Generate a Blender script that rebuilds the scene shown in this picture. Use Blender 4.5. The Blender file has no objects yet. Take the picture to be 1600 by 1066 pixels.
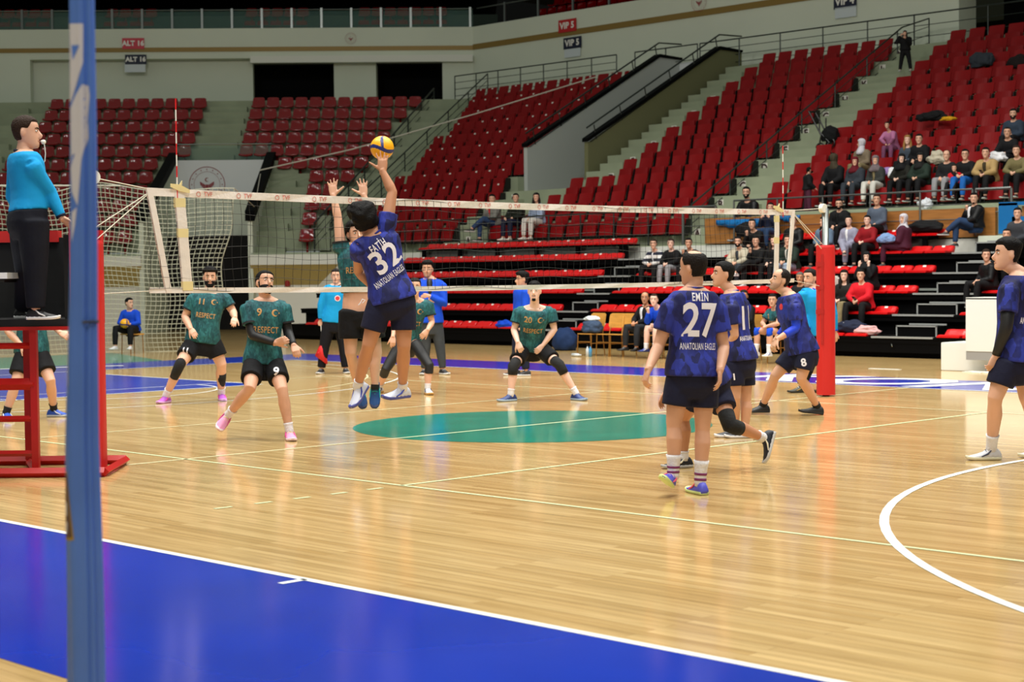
import bpy, bmesh, math, random
from mathutils import Vector, Matrix, Quaternion, noise
from mathutils.bvhtree import BVHTree
PI = math.pi
random.seed(7)
SC = bpy.context.scene
COL = SC.collection

# ------------------------------------------------------------------ camera
CAM = Vector((12.877, -13.085, 1.620))
FW = Vector((-0.70909, 0.70407, -0.03836))
RT = Vector((0.70483, 0.70930, -0.01033))
FW.normalize(); RT = (RT - FW * RT.dot(FW)).normalized(); UP = RT.cross(FW).normalized()
FPX = 2650.7
cd = bpy.data.cameras.new('camera'); cam = bpy.data.objects.new('camera', cd); COL.objects.link(cam)
cam.matrix_world = Matrix(((RT.x, UP.x, -FW.x, CAM.x), (RT.y, UP.y, -FW.y, CAM.y), (RT.z, UP.z, -FW.z, CAM.z), (0, 0, 0, 1)))
cd.sensor_width = 36; cd.lens = 36 * FPX / 1600; cd.clip_end = 300
cd.dof.use_dof = True; cd.dof.focus_distance = 15.5; cd.dof.aperture_fstop = 3.2
SC.camera = cam
# ------------------------------------------------------------------ light
W = bpy.data.worlds.new('world'); SC.world = W; W.use_nodes = True
W.node_tree.nodes['Background'].inputs[0].default_value = (0.90, 1.0, 0.88, 1)
W.node_tree.nodes['Background'].inputs[1].default_value = 0.22
SC.view_settings.view_transform = 'Standard'; SC.view_settings.look = 'None'
SC.view_settings.exposure = -0.06; SC.view_settings.gamma = 1.0; SC.view_settings.use_curve_mapping = False
def area(x, y, z, sx, sy, power, target=None, color=(1, .978, .915), spread=180):
    l = bpy.data.lights.new('arena_light', 'AREA'); l.shape = 'RECTANGLE'; l.size = sx; l.size_y = sy
    l.energy = power; l.color = color; l.spread = math.radians(spread)
    o = bpy.data.objects.new('arena_light', l); COL.objects.link(o); o.location = (x, y, z)
    if target is not None:
        o.rotation_euler = (Vector(target) - Vector((x, y, z))).to_track_quat('-Z', 'Y').to_euler()
    return o
for lx in (-9, 0, 9):
    for ly in (-7, 3, 11):
        area(lx, ly, 17, 3.5, 3.5, 800, target=(lx, ly, 0), spread=120)
for lx in (-22, -8):                      # floodlights reaching the far stands from the catwalk
    area(lx, -2, 15, 3, 3, 90, target=(lx - 1, 17, 0.5), spread=60)
for lx, ly in ((-12, -4), (-4, -8), (3, 0), (8, -10)):                     # small bright fittings that sparkle on the glossy seats
    area(lx, ly, 15, .5, .5, 430, target=(-25, 22, 2), spread=160)
area(16, -16, 12, 4, 4, 450, target=(0, 0, 1), spread=150)      # floodlights behind the photographer's side

# ------------------------------------------------------------------ pixel rays (frame 1600x1066)
def ray(x, y): return FW + RT * ((x - 800) / FPX) + UP * ((533 - y) / FPX)
def atD(x, y, D): return CAM + ray(x, y) * D
def atZ(x, y, z=0.0):
    d = ray(x, y); return CAM + d * ((z - CAM.z) / d.z)
def atY(x, y, Y):
    d = ray(x, y); return CAM + d * ((Y - CAM.y) / d.y)
def atX(x, y, X):
    d = ray(x, y); return CAM + d * ((X - CAM.x) / d.x)
def depth(p): return (Vector(p) - CAM).dot(FW)

# ------------------------------------------------------------------ materials
def s2l(c):
    return tuple(((v / 255) / 12.92 if v <= 10 else (((v / 255) + .055) / 1.055) ** 2.4) for v in c)
MATS = {}
def mat(name, rgb, rough=.6, metal=0.0, spec=.5, noise_amt=0.0, scale=20.0, bump=0.0, bscale=40.0, coat=0.0, trans=0.0, alpha=1.0, stretch=None, sheen=0.0):
    if name in MATS: return MATS[name]
    m = bpy.data.materials.new(name); m.use_nodes = True; nt = m.node_tree; b = nt.nodes['Principled BSDF']
    c = s2l(rgb)
    b.inputs['Base Color'].default_value = (*c, 1); b.inputs['Roughness'].default_value = rough
    b.inputs['Metallic'].default_value = metal; b.inputs['Specular IOR Level'].default_value = spec
    b.inputs['Coat Weight'].default_value = coat; b.inputs['Transmission Weight'].default_value = trans; b.inputs['Alpha'].default_value = alpha
    if noise_amt or bump:
        tc = nt.nodes.new('ShaderNodeTexCoord'); src = tc.outputs['Object']
        if stretch:
            mp = nt.nodes.new('ShaderNodeMapping'); mp.inputs['Scale'].default_value = stretch
            nt.links.new(src, mp.inputs['Vector']); src = mp.outputs['Vector']
    if noise_amt:
        n = nt.nodes.new('ShaderNodeTexNoise'); n.inputs['Scale'].default_value = scale; n.inputs['Detail'].default_value = 4
        nt.links.new(src, n.inputs['Vector'])
        r = nt.nodes.new('ShaderNodeValToRGB'); nt.links.new(n.outputs['Fac'], r.inputs['Fac'])
        r.color_ramp.elements[0].position = .3; r.color_ramp.elements[1].position = .7
        r.color_ramp.elements[0].color = (*[v * (1 - noise_amt) for v in c], 1)
        r.color_ramp.elements[1].color = (*[min(1, v * (1 + noise_amt)) for v in c], 1)
        nt.links.new(r.outputs['Color'], b.inputs['Base Color'])
    if bump:
        n2 = nt.nodes.new('ShaderNodeTexNoise'); n2.inputs['Scale'].default_value = bscale; n2.inputs['Detail'].default_value = 3
        nt.links.new(src, n2.inputs['Vector'])
        bp = nt.nodes.new('ShaderNodeBump'); bp.inputs['Strength'].default_value = bump; bp.inputs['Distance'].default_value = .02
        nt.links.new(n2.outputs['Fac'], bp.inputs['Height']); nt.links.new(bp.outputs['Normal'], b.inputs['Normal'])
    MATS[name] = m; return m

def wood_floor():
    m = bpy.data.materials.new('maple_floor'); m.use_nodes = True; nt = m.node_tree; b = nt.nodes['Principled BSDF']; L = nt.links.new
    g = nt.nodes.new('ShaderNodeNewGeometry')
    def N(t): return nt.nodes.new(t)
    mp = N('ShaderNodeMapping'); mp.inputs['Scale'].default_value = (.55, 12, 1); L(g.outputs['Position'], mp.inputs['Vector'])
    n = N('ShaderNodeTexNoise'); n.inputs['Scale'].default_value = 1.6; n.inputs['Detail'].default_value = 5; n.inputs['Roughness'].default_value = .65
    L(mp.outputs[0], n.inputs['Vector'])
    br = N('ShaderNodeTexBrick'); br.offset = .37; br.inputs['Scale'].default_value = 1; br.inputs['Brick Width'].default_value = 1.7
    br.inputs['Row Height'].default_value = .07; br.inputs['Mortar Size'].default_value = .0012; br.inputs['Bias'].default_value = 0
    br.inputs['Color1'].default_value = (*s2l((192, 160, 106)), 1); br.inputs['Color2'].default_value = (*s2l((216, 186, 132)), 1)
    br.inputs['Mortar'].default_value = (*s2l((146, 110, 64)), 1)
    L(g.outputs['Position'], br.inputs['Vector'])
    r = N('ShaderNodeValToRGB'); r.color_ramp.elements[0].position = .3; r.color_ramp.elements[1].position = .68
    r.color_ramp.elements[0].color = (.70, .66, .58, 1); r.color_ramp.elements[1].color = (1.08, 1.06, 1.02, 1)
    L(n.outputs['Fac'], r.inputs['Fac'])
    mx = N('ShaderNodeMix'); mx.data_type = 'RGBA'; mx.blend_type = 'MULTIPLY'; mx.inputs[0].default_value = 1
    L(br.outputs['Color'], mx.inputs[6]); L(r.outputs['Color'], mx.inputs[7]); L(mx.outputs[2], b.inputs['Base Color'])
    b.inputs['Roughness'].default_value = .125; b.inputs['Specular IOR Level'].default_value = .55
    n3 = N('ShaderNodeTexNoise'); n3.inputs['Scale'].default_value = 1.0; mp3 = N('ShaderNodeMapping'); mp3.inputs['Scale'].default_value = (.6, 9, 1)
    L(g.outputs['Position'], mp3.inputs['Vector']); L(mp3.outputs[0], n3.inputs['Vector'])
    bp = N('ShaderNodeBump'); bp.inputs['Strength'].default_value = .04; bp.inputs['Distance'].default_value = .01
    L(n3.outputs['Fac'], bp.inputs['Height']); L(bp.outputs['Normal'], b.inputs['Normal'])
    return m
def jersey(name, base, alt, dark, scale=5.0, vor=True):
    m = bpy.data.materials.new(name); m.use_nodes = True; nt = m.node_tree; b = nt.nodes['Principled BSDF']; L = nt.links.new
    tc = nt.nodes.new('ShaderNodeTexCoord')
    v = nt.nodes.new('ShaderNodeTexVoronoi'); v.inputs['Scale'].default_value = scale * (2.2 if vor else 6); v.distance = 'MANHATTAN' if vor else 'EUCLIDEAN'
    mp = nt.nodes.new('ShaderNodeMapping'); mp.inputs['Scale'].default_value = (1, 1, .55) if vor else (1.4, 1.4, .7)
    L(tc.outputs['Object'], mp.inputs['Vector']); L(mp.outputs[0], v.inputs['Vector'])
    n = nt.nodes.new('ShaderNodeTexNoise'); n.inputs['Scale'].default_value = scale; n.inputs['Detail'].default_value = 5; L(mp.outputs[0], n.inputs['Vector'])
    ad = nt.nodes.new('ShaderNodeMath'); ad.operation = 'MULTIPLY_ADD'; ad.inputs[1].default_value = .45 if vor else .3
    sep = nt.nodes.new('ShaderNodeSeparateColor'); L(v.outputs['Color'], sep.inputs[0]); L(sep.outputs[0], ad.inputs[0]); L(n.outputs['Fac'], ad.inputs[2])
    r = nt.nodes.new('ShaderNodeValToRGB'); e = r.color_ramp.elements; e[0].position = .38; e[1].position = .95
    e[0].color = (*s2l(dark), 1); e[1].color = (*s2l(alt), 1); k = e.new(.66); k.color = (*s2l(base), 1)
    L(ad.outputs[0], r.inputs['Fac']); L(r.outputs['Color'], b.inputs['Base Color'])
    b.inputs['Roughness'].default_value = .7; b.inputs['Specular IOR Level'].default_value = .3
    n2 = nt.nodes.new('ShaderNodeTexNoise'); n2.inputs['Scale'].default_value = 9; n2.inputs['Detail'].default_value = 2; n2.inputs['Distortion'].default_value = 1.2
    L(mp.outputs[0], n2.inputs['Vector'])
    bp = nt.nodes.new('ShaderNodeBump'); bp.inputs['Strength'].default_value = .55; bp.inputs['Distance'].default_value = .03
    L(n2.outputs['Fac'], bp.inputs['Height']); L(bp.outputs['Normal'], b.inputs['Normal'])
    MATS[name] = m; return m
def cloth(name, rgb, bump=.5, rough=.8, noise_amt=.12): return mat(name, rgb, rough, spec=.25, bump=bump, bscale=8, noise_amt=noise_amt, scale=7)

# ------------------------------------------------------------------ helpers
def link(name, me, m=None, parent=None, smooth=False):
    o = bpy.data.objects.new(name, me); COL.objects.link(o)
    if m is not None and not me.materials:
        for mm in (m if isinstance(m, (list, tuple)) else [m]): me.materials.append(mm)
    if smooth: me.shade_smooth()
    if parent is not None:
        o.parent = parent; o.matrix_parent_inverse = Matrix.Translation(parent.location).inverted() if not parent.parent else Matrix.Identity(4)
    return o
def fin(name, bm, m=None, parent=None, smooth=False, recalc=True):
    if recalc: bmesh.ops.recalc_face_normals(bm, faces=bm.faces)
    me = bpy.data.meshes.new(name); bm.to_mesh(me); bm.free()
    return link(name, me, m, parent, smooth)
def tag(o, label=None, cat=None, group=None, kind=None):
    if label: o['label'] = label
    if cat: o['category'] = cat
    if group: o['group'] = group
    if kind: o['kind'] = kind
    return o
def thing(name, label, cat, loc=(0, 0, 0), group=None):
    o = bpy.data.objects.new(name, None); COL.objects.link(o); o.location = loc; o.empty_display_size = .1
    return tag(o, label, cat, group)
def struct(name, bm, m, smooth=False): return tag(fin(name, bm, m, None, smooth), kind='structure')
def box(bm, a, b, M=None):
    x0, y0, z0 = a; x1, y1, z1 = b
    vs = [bm.verts.new((x, y, z) if M is None else M @ Vector((x, y, z))) for z in (z0, z1) for x, y in ((x0, y0), (x1, y0), (x1, y1), (x0, y1))]
    for f in ((3, 2, 1, 0), (4, 5, 6, 7), (0, 1, 5, 4), (1, 2, 6, 5), (2, 3, 7, 6), (3, 0, 4, 7)): bm.faces.new([vs[i] for i in f])
    return vs
def prism(bm, pts, axis, a, b):
    """pts: 2D outline; extruded along axis from a to b"""
    def P(p, t):
        return (t, p[0], p[1]) if axis == 'X' else ((p[0], t, p[1]) if axis == 'Y' else (p[0], p[1], t))
    lo = [bm.verts.new(P(p, a)) for p in pts]; hi = [bm.verts.new(P(p, b)) for p in pts]
    n = len(pts); bm.faces.new(lo[::-1]); bm.faces.new(hi)
    for i in range(n): bm.faces.new((lo[i], lo[(i + 1) % n], hi[(i + 1) % n], hi[i]))
def perp(d):
    d = d.normalized(); a = Vector((0, 0, 1)) if abs(d.z) < .9 else Vector((1, 0, 0))
    u = d.cross(a).normalized(); return u, d.cross(u).normalized()
def tube(bm, pts, r, n=8, cap=True):
    """round tube through points with radius or list of radii"""
    pts = [Vector(p) for p in pts]; rs = r if isinstance(r, (list, tuple)) else [r] * len(pts)
    rings = []; u = None
    for i, p in enumerate(pts):
        d = (pts[min(i + 1, len(pts) - 1)] - pts[max(i - 1, 0)])
        if d.length < 1e-7: d = Vector((0, 0, 1))
        d.normalize()
        if u is None: u, v = perp(d)
        else:
            u = (u - d * u.dot(d)); u = u.normalized() if u.length > 1e-5 else perp(d)[0]; v = d.cross(u)
        rings.append([bm.verts.new(p + (u * math.cos(2 * PI * k / n) + v * math.sin(2 * PI * k / n)) * rs[i]) for k in range(n)])
    for a, b in zip(rings, rings[1:]):
        for k in range(n): bm.faces.new((a[k], a[(k + 1) % n], b[(k + 1) % n], b[k]))
    if cap: bm.faces.new(rings[0][::-1]); bm.faces.new(rings[-1])
def loft(bm, rings, cap=True):
    """rings: lists of points, equal count"""
    R = [[bm.verts.new(p) for p in r] for r in rings]; n = len(R[0])
    for a, b in zip(R, R[1:]):
        for k in range(n): bm.faces.new((a[k], a[(k + 1) % n], b[(k + 1) % n], b[k]))
    if cap: bm.faces.new(R[0][::-1]); bm.faces.new(R[-1])
def ell(c, u, v, a, b, n=20, pw=2.0):
    out = []
    for k in range(n):
        t = 2 * PI * k / n; cs, sn = math.cos(t), math.sin(t); e = 2 / pw
        out.append(c + u * (a * math.copysign(abs(cs) ** e, cs)) + v * (b * math.copysign(abs(sn) ** e, sn)))
    return out
def sphere(bm, c, r, M=None, seg=16, rg=10):
    """ellipsoid r=(rx,ry,rz) in frame M"""
    c = Vector(c); r = (r, r, r) if not isinstance(r, (tuple, list)) else r
    M = M or Matrix.Identity(3)
    rows = []
    for i in range(rg + 1):
        th = PI * i / rg; row = []
        if i in (0, rg): row = [bm.verts.new(c + M @ Vector((0, 0, r[2] * math.cos(th))))] * seg
        else:
            for k in range(seg):
                ph = 2 * PI * k / seg
                row.append(bm.verts.new(c + M @ Vector((r[0] * math.sin(th) * math.cos(ph), r[1] * math.sin(th) * math.sin(ph), r[2] * math.cos(th)))))
        rows.append(row)
    for i in range(rg):
        for k in range(seg):
            a, b, cc, d = rows[i][k], rows[i][(k + 1) % seg], rows[i + 1][(k + 1) % seg], rows[i + 1][k]
            f = []
            for v in (a, b, cc, d):
                if v not in f: f.append(v)
            if len(f) > 2: bm.faces.new(f)
def poly(bm, pts, z=None):
    return bm.faces.new([bm.verts.new(p if z is None else (p[0], p[1], z)) for p in pts])
ORD = 'first second third fourth fifth sixth seventh eighth ninth tenth eleventh twelfth thirteenth fourteenth fifteenth sixteenth seventeenth eighteenth nineteenth twentieth'.split()
for _t in ('twenty', 'thirty', 'forty'):
    ORD += [_t + '-' + s for s in ORD[:9]] + [{'twenty': 'thirtieth', 'thirty': 'fortieth', 'forty': 'fiftieth'}[_t]]
def text_mesh(s, size=1.0, bold=0.0, spacing=1.0, extrude=0.0, align='CENTER'):
    c = bpy.data.curves.new('t', 'FONT'); c.body = s; c.size = size; c.offset = bold; c.space_character = spacing
    c.align_x = align; c.align_y = 'CENTER'; c.extrude = extrude; c.resolution_u = 3
    o = bpy.data.objects.new('t', c); COL.objects.link(o)
    me = bpy.data.meshes.new_from_object(o.evaluated_get(bpy.context.evaluated_depsgraph_get()))
    bpy.data.objects.remove(o); bpy.data.curves.remove(c)
    return me
def put_text(name, s, M, m, size, parent=None, bold=0.0, spacing=1.0, sx=1.0):
    me = text_mesh(s, size, bold, spacing); me.transform(Matrix.Diagonal((sx, 1, 1, 1))); me.transform(M); me.materials.clear(); me.materials.append(m)
    return link(name, me, None, parent)
def frame(o, right, up):
    r = Vector(right).normalized(); u = Vector(up); u = (u - r * u.dot(r)).normalized(); n = r.cross(u)
    return Matrix(((r.x, u.x, n.x, o[0]), (r.y, u.y, n.y, o[1]), (r.z, u.z, n.z, o[2]), (0, 0, 0, 1)))

M_white = mat('white_paint', (225, 224, 214), .7); M_line = mat('line_white', (240, 242, 236), .3); M_liney = mat('line_cream', (232, 224, 180), .3)
M_lineg = mat('line_pale_green', (214, 222, 176), .3)
M_blue = mat('court_blue', (6, 50, 170), .16, noise_amt=.12, scale=.8); M_teal = mat('court_teal', (16, 136, 114), .14, noise_amt=.12, scale=2)
M_black = mat('black_panel', (4, 4, 5), .7, spec=.08); M_blackm = mat('black_metal', (14, 14, 15), .4, spec=.5); M_grey = mat('grey_edge', (150, 152, 150), .45)
M_conc = mat('green_concrete', (150, 158, 132), .85, noise_amt=.10, scale=1.2); M_wall = mat('arena_wall', (212, 217, 200), .9, noise_amt=.03, scale=.5)
M_seat = mat('red_seat_plastic', (130, 5, 10), .5, spec=.2); M_shell = mat('wine_seat_plastic', (136, 6, 12), .1, spec=.6); M_bseat = mat('bleacher_red', (200, 10, 14), .3, spec=.5)
M_num = mat('seat_number_plate', (230, 225, 215), .5); M_rail = mat('steel_rail', (120, 124, 122), .3, metal=.8); M_railk = mat('dark_rail', (48, 54, 50), .4, metal=.5)
M_ply = mat('plywood_panel', (158, 104, 48), .5, noise_amt=.2, scale=2, stretch=(1, 1, 8)); M_red = mat('red_padding', (196, 26, 24), .5, bump=.1, bscale=5)
M_redp = mat('red_steel', (176, 18, 14), .35); M_chrome = mat('chrome', (200, 205, 205), .15, metal=1); M_glass = mat('balustrade_glass', (120, 160, 150), .05, alpha=.16, spec=.5)

# ================================================================== floor and court markings
bm = bmesh.new(); poly(bm, [(-75, -45), (60, -45), (60, 60), (-75, 60)], 0); struct('floor', bm, wood_floor())
def strip(bm, a, b, w, z):
    a = Vector((*a, z)); b = Vector((*b, z)); d = (b - a).normalized(); n = Vector((-d.y, d.x, 0)) * w / 2
    bm.faces.new([bm.verts.new(p) for p in (a - n, b - n, b + n, a + n)])
def arc(bm, c, r, w, a0, a1, z, n=64):
    for i in range(n):
        t0, t1 = a0 + (a1 - a0) * i / n, a0 + (a1 - a0) * (i + 1) / n
        bm.faces.new([bm.verts.new((c[0] + q * math.cos(t), c[1] + q * math.sin(t), z)) for q, t in ((r - w / 2, t0), (r + w / 2, t0), (r + w / 2, t1), (r - w / 2, t1))])
def mark(name, bm, m): return tag(fin(name, bm, m), kind='structure')
bm = bmesh.new()
poly(bm, [(-16, -9.56), (30, -9.56), (30, -7.52), (-14, -7.52), (-14, 4.0), (-16, 5.8)], .002); poly(bm, [(-14, 7.52), (30, 7.52), (30, 9.35), (-16, 9.35), (-16, 5.8), (-14, 4.0)], .002)
poly(bm, [(-14, -2.45), (-8.22, -2.45), (-8.22, 2.45), (-14, 2.45)], .002); poly(bm, [(14, -2.45), (8.22, -2.45), (8.22, 2.45), (14, 2.45)], .002)
mark('floor_border_blue_paint', bm, M_blue)
bm = bmesh.new(); bm.faces.new([bm.verts.new((1.94 * math.cos(t * PI / 48), 1.94 * math.sin(t * PI / 48), .002)) for t in range(96)])
poly(bm, [(-14, -6), (-14, 4.0), (-16, 5.8), (-20.2, 7.2), (-20.2, -6)], .0015)
mark('floor_teal_paint', bm, M_teal)
bm = bmesh.new(); z = .004
strip(bm, (-14, 7.5), (30, 7.5), .05, z); strip(bm, (-14, -7.5), (30, -7.5), .055, z); strip(bm, (-14, -7.5), (-14, 7.5), .05, z)
strip(bm, (-8.2, -2.45), (-8.2, 2.45), .05, z); strip(bm, (-14, 2.45), (-8.2, 2.45), .05, z); strip(bm, (-14, -2.45), (-8.2, -2.45), .05, z)
strip(bm, (5.66, -7.67), (5.66, -7.5), .05, z); arc(bm, (-9, 0), 1.8, .04, -PI / 2, PI / 2, z)
arc(bm, (12.43, 0), 6.72, .062, PI / 2, 1.5 * PI, z); strip(bm, (-16.2, 1.5), (-15.0, 4.25), .22, z)
arc(bm, (-12.43, 0), 6.72, .035, -PI / 2, PI / 2, z); strip(bm, (-9.0, -.5), (-9.0, 2.3), .03, z)
mark('floor_line_white', bm, M_line)
bm = bmesh.new(); z = .003
strip(bm, (0, -7.5), (0, 7.5), .04, z); strip(bm, (-2.95, -4.45), (-2.95, 4.45), .035, z); arc(bm, (-12.43, 0), 6.2, .03, -PI / 2, PI / 2, z)
strip(bm, (-9, 4.45), (9, 4.45), .035, z); strip(bm, (-9, -4.45), (-9, 4.45), .035, z)
mark('floor_line_cream', bm, M_liney)
bm = bmesh.new()
strip(bm, (-9, -4.45), (9, -4.45), .04, z); strip(bm, (2.95, -4.45), (2.95, 4.45), .045, z)
for i in range(5): strip(bm, (2.95, -4.65 - i * .35), (2.95, -4.80 - i * .35), .04, z)
mark('floor_line_pale_green', bm, M_lineg)
o = put_text('floor_lettering', 'KONYA', Matrix.Translation((.55, 8.43, .005)) @ Matrix(((1, .35, 0, 0), (0, 1, 0, 0), (0, 0, 1, 0), (0, 0, 0, 1))), M_line, 2.3, bold=.06, sx=1.0); tag(o, kind='structure')

# ================================================================== retractable bleachers
BX0, BX1, BY, BD, BH = -23.5, 4.0, 14.5, .73, .40
AIS = ((-14.2, -13.18), (-5.2, -3.87))
t = thing('retractable_bleacher', 'black telescopic tribune with six stepped rows on the hall floor', 'bleacher', (BX0, BY, 0))
bm = bmesh.new()
for k in range(5):
    x0 = BX0 - .25 * k if k < 3 else BX0
    box(bm, (x0, BY + BD * k + .02, BH * (k + 1) - .13), (BX1, BY + BD * k + .10, BH * (k + 1) - .02))   # nosing board
    box(bm, (x0, BY + BD * k, BH * (k + 1) - .045), (BX1, BY + BD * (k + 1) + .1, BH * (k + 1) - .002))   # tread
    box(bm, (x0 + .02, BY + BD * k + .16, BH * k if k else .0), (BX1, BY + BD * k + .2, BH * (k + 1) - .05))   # riser
box(bm, (BX0, BY + .03, .1), (BX1, BY + .06, BH - .04))
fin('deck', bm, M_black, t)
bm = bmesh.new()
for k in range(5):
    for a, b in AIS: box(bm, (a, BY + BD * k - .012, BH * (k + 1) - .03), (b, BY + BD * k + .05, BH * (k + 1) + .004))
fin('aisle_edge', bm, M_grey, t)
for a, b in AIS:
    for k in range(4 if a < -10 else 5):
        w = .88 if b - a > 1.2 else .8; c = (a + b) / 2 + .1
        y0 = BY + BD * k + .34; z0 = BH * (k + 1)
        bm = bmesh.new(); x0, x1 = c - w / 2, c + w / 2
        box(bm, (x0 + .02, y0 + .02, z0), (x1 - .02, y0 + .4, z0 + .185)); s = fin('aisle_step', bm, M_black, t)
        bm = bmesh.new()
        for q in ((x0, y0, z0 + .18, x1, y0 + .03, z0 + .205), (x0, y0, z0, x0 + .025, y0 + .02, z0 + .2), (x1 - .025, y0, z0, x1, y0 + .02, z0 + .2), (x0 + .1, y0 + .3, z0 + .205, x1 + .02, y0 + .33, z0 + .235)):
            box(bm, q[:3], q[3:])
        fin('step_edge', bm, M_grey, s)
# top row bench and glazed upstand
bm = bmesh.new(); y5 = BY + BD * 5
for a, b in ((BX0 + 1.2, -14.5), (-11.0, -6.2)): box(bm, (a, y5, 2.32), (b, y5 + .42, 2.37))
for x in [BX0 + 1.4 + 1.45 * i for i in range(6)] + [-14.7, -10.9, -9.2, -7.6, -6.35]: box(bm, (x, y5 + .02, 2.0), (x + .1, y5 + .1, 2.33))
fin('top_bench', bm, M_black, t)
for xa, xb in ((BX0 + 1.4, -15.0), (-11.2, -6.3)):
    bm = bmesh.new(); box(bm, (xa, y5 + .16, 2.01), (xb, y5 + .17, 2.31))
    x = xa + .48
    while x < xb: box(bm, (x, y5 + .15, 2.01), (x + .03, y5 + .165, 2.31)); x += .5
    fin('kick_panel', bm, mat('smoked_panel', (84, 80, 74), .12, spec=.8), t)
bm = bmesh.new(); x = -20.0
while x < -5.4:
    if random.random() < .9: box(bm, (x, BY + BD * 3 + .15, 1.24), (x + random.uniform(.5, 1.1), BY + BD * 3 + .158, 1.285))
    x += 1.2
fin('gap_light', bm, mat('gap_light_grey', (150, 156, 150), .6), t)  # pale strips paint the light that shows through the gap under a row
for x in (-6.3, -4.75): 
    bm = bmesh.new(); tube(bm, [(x, BY - .01, .27), (x + .04, BY - .05, .22)], .008, 6); fin('latch', bm, M_chrome, t)
# bleacher seats
def bleacher_seat_mesh():
    bm = bmesh.new(); w = .235
    prof = [(0.0, .0), (.0, .035), (.05, .055), (.16, .04), (.27, .05), (.34, .125), (.37, .15), (.405, .15), (.40, .10), (.36, .0)]
    rings = []
    for x, s in ((-w, .72), (-w + .015, .93), (-w * .6, 1.0), (0, .97), (w * .6, 1.0), (w - .015, .93), (w, .72)):
        rings.append([Vector((x, p[0], p[1] * s)) for p in prof])
    loft(bm, rings); bmesh.ops.recalc_face_normals(bm, faces=bm.faces)
    me = bpy.data.meshes.new('bleacher_seat'); bm.to_mesh(me); bm.free(); me.materials.append(M_bseat); return me
def plate_mesh(w, h):
    bm = bmesh.new(); box(bm, (-w / 2, -.003, -h / 2), (w / 2, .0, h / 2)); me = bpy.data.meshes.new('number_plate'); bm.to_mesh(me); bm.free(); me.materials.append(M_num); return me
ME_bs = bleacher_seat_mesh(); ME_pl = plate_mesh(.075, .045)
ROWW = ['lowest row', 'second row up', 'third row up', 'fourth row up', 'fifth row up', 'top row']
BLK = [('long block', {0: (-22.6, -14.3), 1: (-22.6, -14.25), 2: (-22.6, -14.25), 3: (-22.3, -14.3), 4: (-22.3, -14.3), 5: (-22.2, -14.5)}),
       ('middle block', {0: (-13.1, -5.25), 1: (-13.1, -5.25), 2: (-13.1, -5.25), 3: (-13.0, -5.3), 4: (-11.0, -5.3), 5: (-11.0, -5.95)}),
       ('block beside the white box', {0: (-3.8, .5), 1: (-3.75, .5), 2: (-3.7, .5), 3: (-1.6, .5)})]
SKIP_BS = {}
for bn, rows in BLK:
    for k, (a, b) in rows.items():
        n = int((b - a) / .5); 
        for i in range(n):
            x = a + .25 + (b - a - .02) / n * i
            o = bpy.data.objects.new('bleacher_seat', ME_bs); COL.objects.link(o); o.location = (x, BY + BD * k - .02, BH * (k + 1) + (.0 if k < 5 else -.03) + .001)
            tag(o, 'red bucket seat, %s in the %s of the %s' % (ORD[i], ROWW[k], bn), 'seat', 'red bucket seats on the black bleachers')
            if (i * 7 + k * 3) % 3:
                p = bpy.data.objects.new('number_plate', ME_pl); COL.objects.link(p); p.parent = o; p.location = (0, .345, .128); p.rotation_euler = (-.55, 0, 0)

# ================================================================== fixed side stand
SY, SD, SH, SZ = 19.2, .9, .485, 2.32      # first riser face, tread depth, rise, floor of row A
def rY(k): return SY + SD * k
def rZ(k): return 2.56 + SH * k if k else SZ        # level in front of riser k
TX0, TX1 = -21.9, -19.5                    # ramp opening
NR = 11
def steps_profile(k0, k1, back):
    if k0 == 0: pts = [(SY - .5, -.3), (SY - .5, SZ)]
    else: pts = [(rY(k0 - 1) + .02, 0.0), (rY(k0 - 1) + .02, rZ(k0))]
    for k in range(k0, k1): pts += [(rY(k), rZ(k)), (rY(k), rZ(k + 1))]
    pts += [(back, rZ(k1)), (back, -.3)]
    return pts
bm = bmesh.new()
prism(bm, steps_profile(0, NR, 30.6), 'X', TX1 + .15, 8)
# left of the ramp: follows the junction line with the corner stand
for k in range(NR):
    xl = -27.3 - .391 * k - .6
    box(bm, (xl, rY(k), -.2), (TX0 - .15, rY(k) + SD + .01, rZ(k + 1)))
box(bm, (-27.6, SY - .5, -.3), (TX0 - .15, SY + .01, SZ)); box(bm, (-33.5, rY(NR) - .01, 0), (TX0 - .15, 30.6, rZ(NR)))
box(bm, (TX0 - .15, SY - .5, -.3), (TX1 + .15, SY, SZ))
box(bm, (-11.75, SY - .5, -.3), (8, rY(1) + .005, 2.95))
for k in range(3): box(bm, (TX0 - .15, rY(k), -.2), (TX1 + .15, rY(k) + (SD + .01 if k < 2 else 8.5), rZ(k + 1)))
struct('terrace_side_stand', bm, M_conc)
# half steps of the aisles
bm = bmesh.new()
def half_steps(bm, x0, x1, k0, k1):
    for k in range(k0, k1):
        box(bm, (x0, rY(k) - SD * .42, rZ(k) - .02), (x1, rY(k) + .01, rZ(k) + SH * .5))
half_steps(bm, -13.1, -11.95, 0, NR); half_steps(bm, TX1 + .2, -18.45, 3, NR); half_steps(bm, TX0 - .0, -20.9, 0, 3)
struct('terrace_aisle_steps', bm, M_conc)
# front wall of the stand: white band, plywood cladding
bm = bmesh.new(); box(bm, (-27.6, SY - .56, 0), (8, SY - .5, SZ - .02)); struct('wall_stand_front', bm, M_white)
bm = bmesh.new(); box(bm, (-12.5, SY - .60, 2.33), (-4.9, SY - .5, 2.93)); box(bm, (-4.3, SY - .60, 2.3), (6, SY - .5, 2.93)); struct('trim_1', bm, M_ply)
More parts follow.
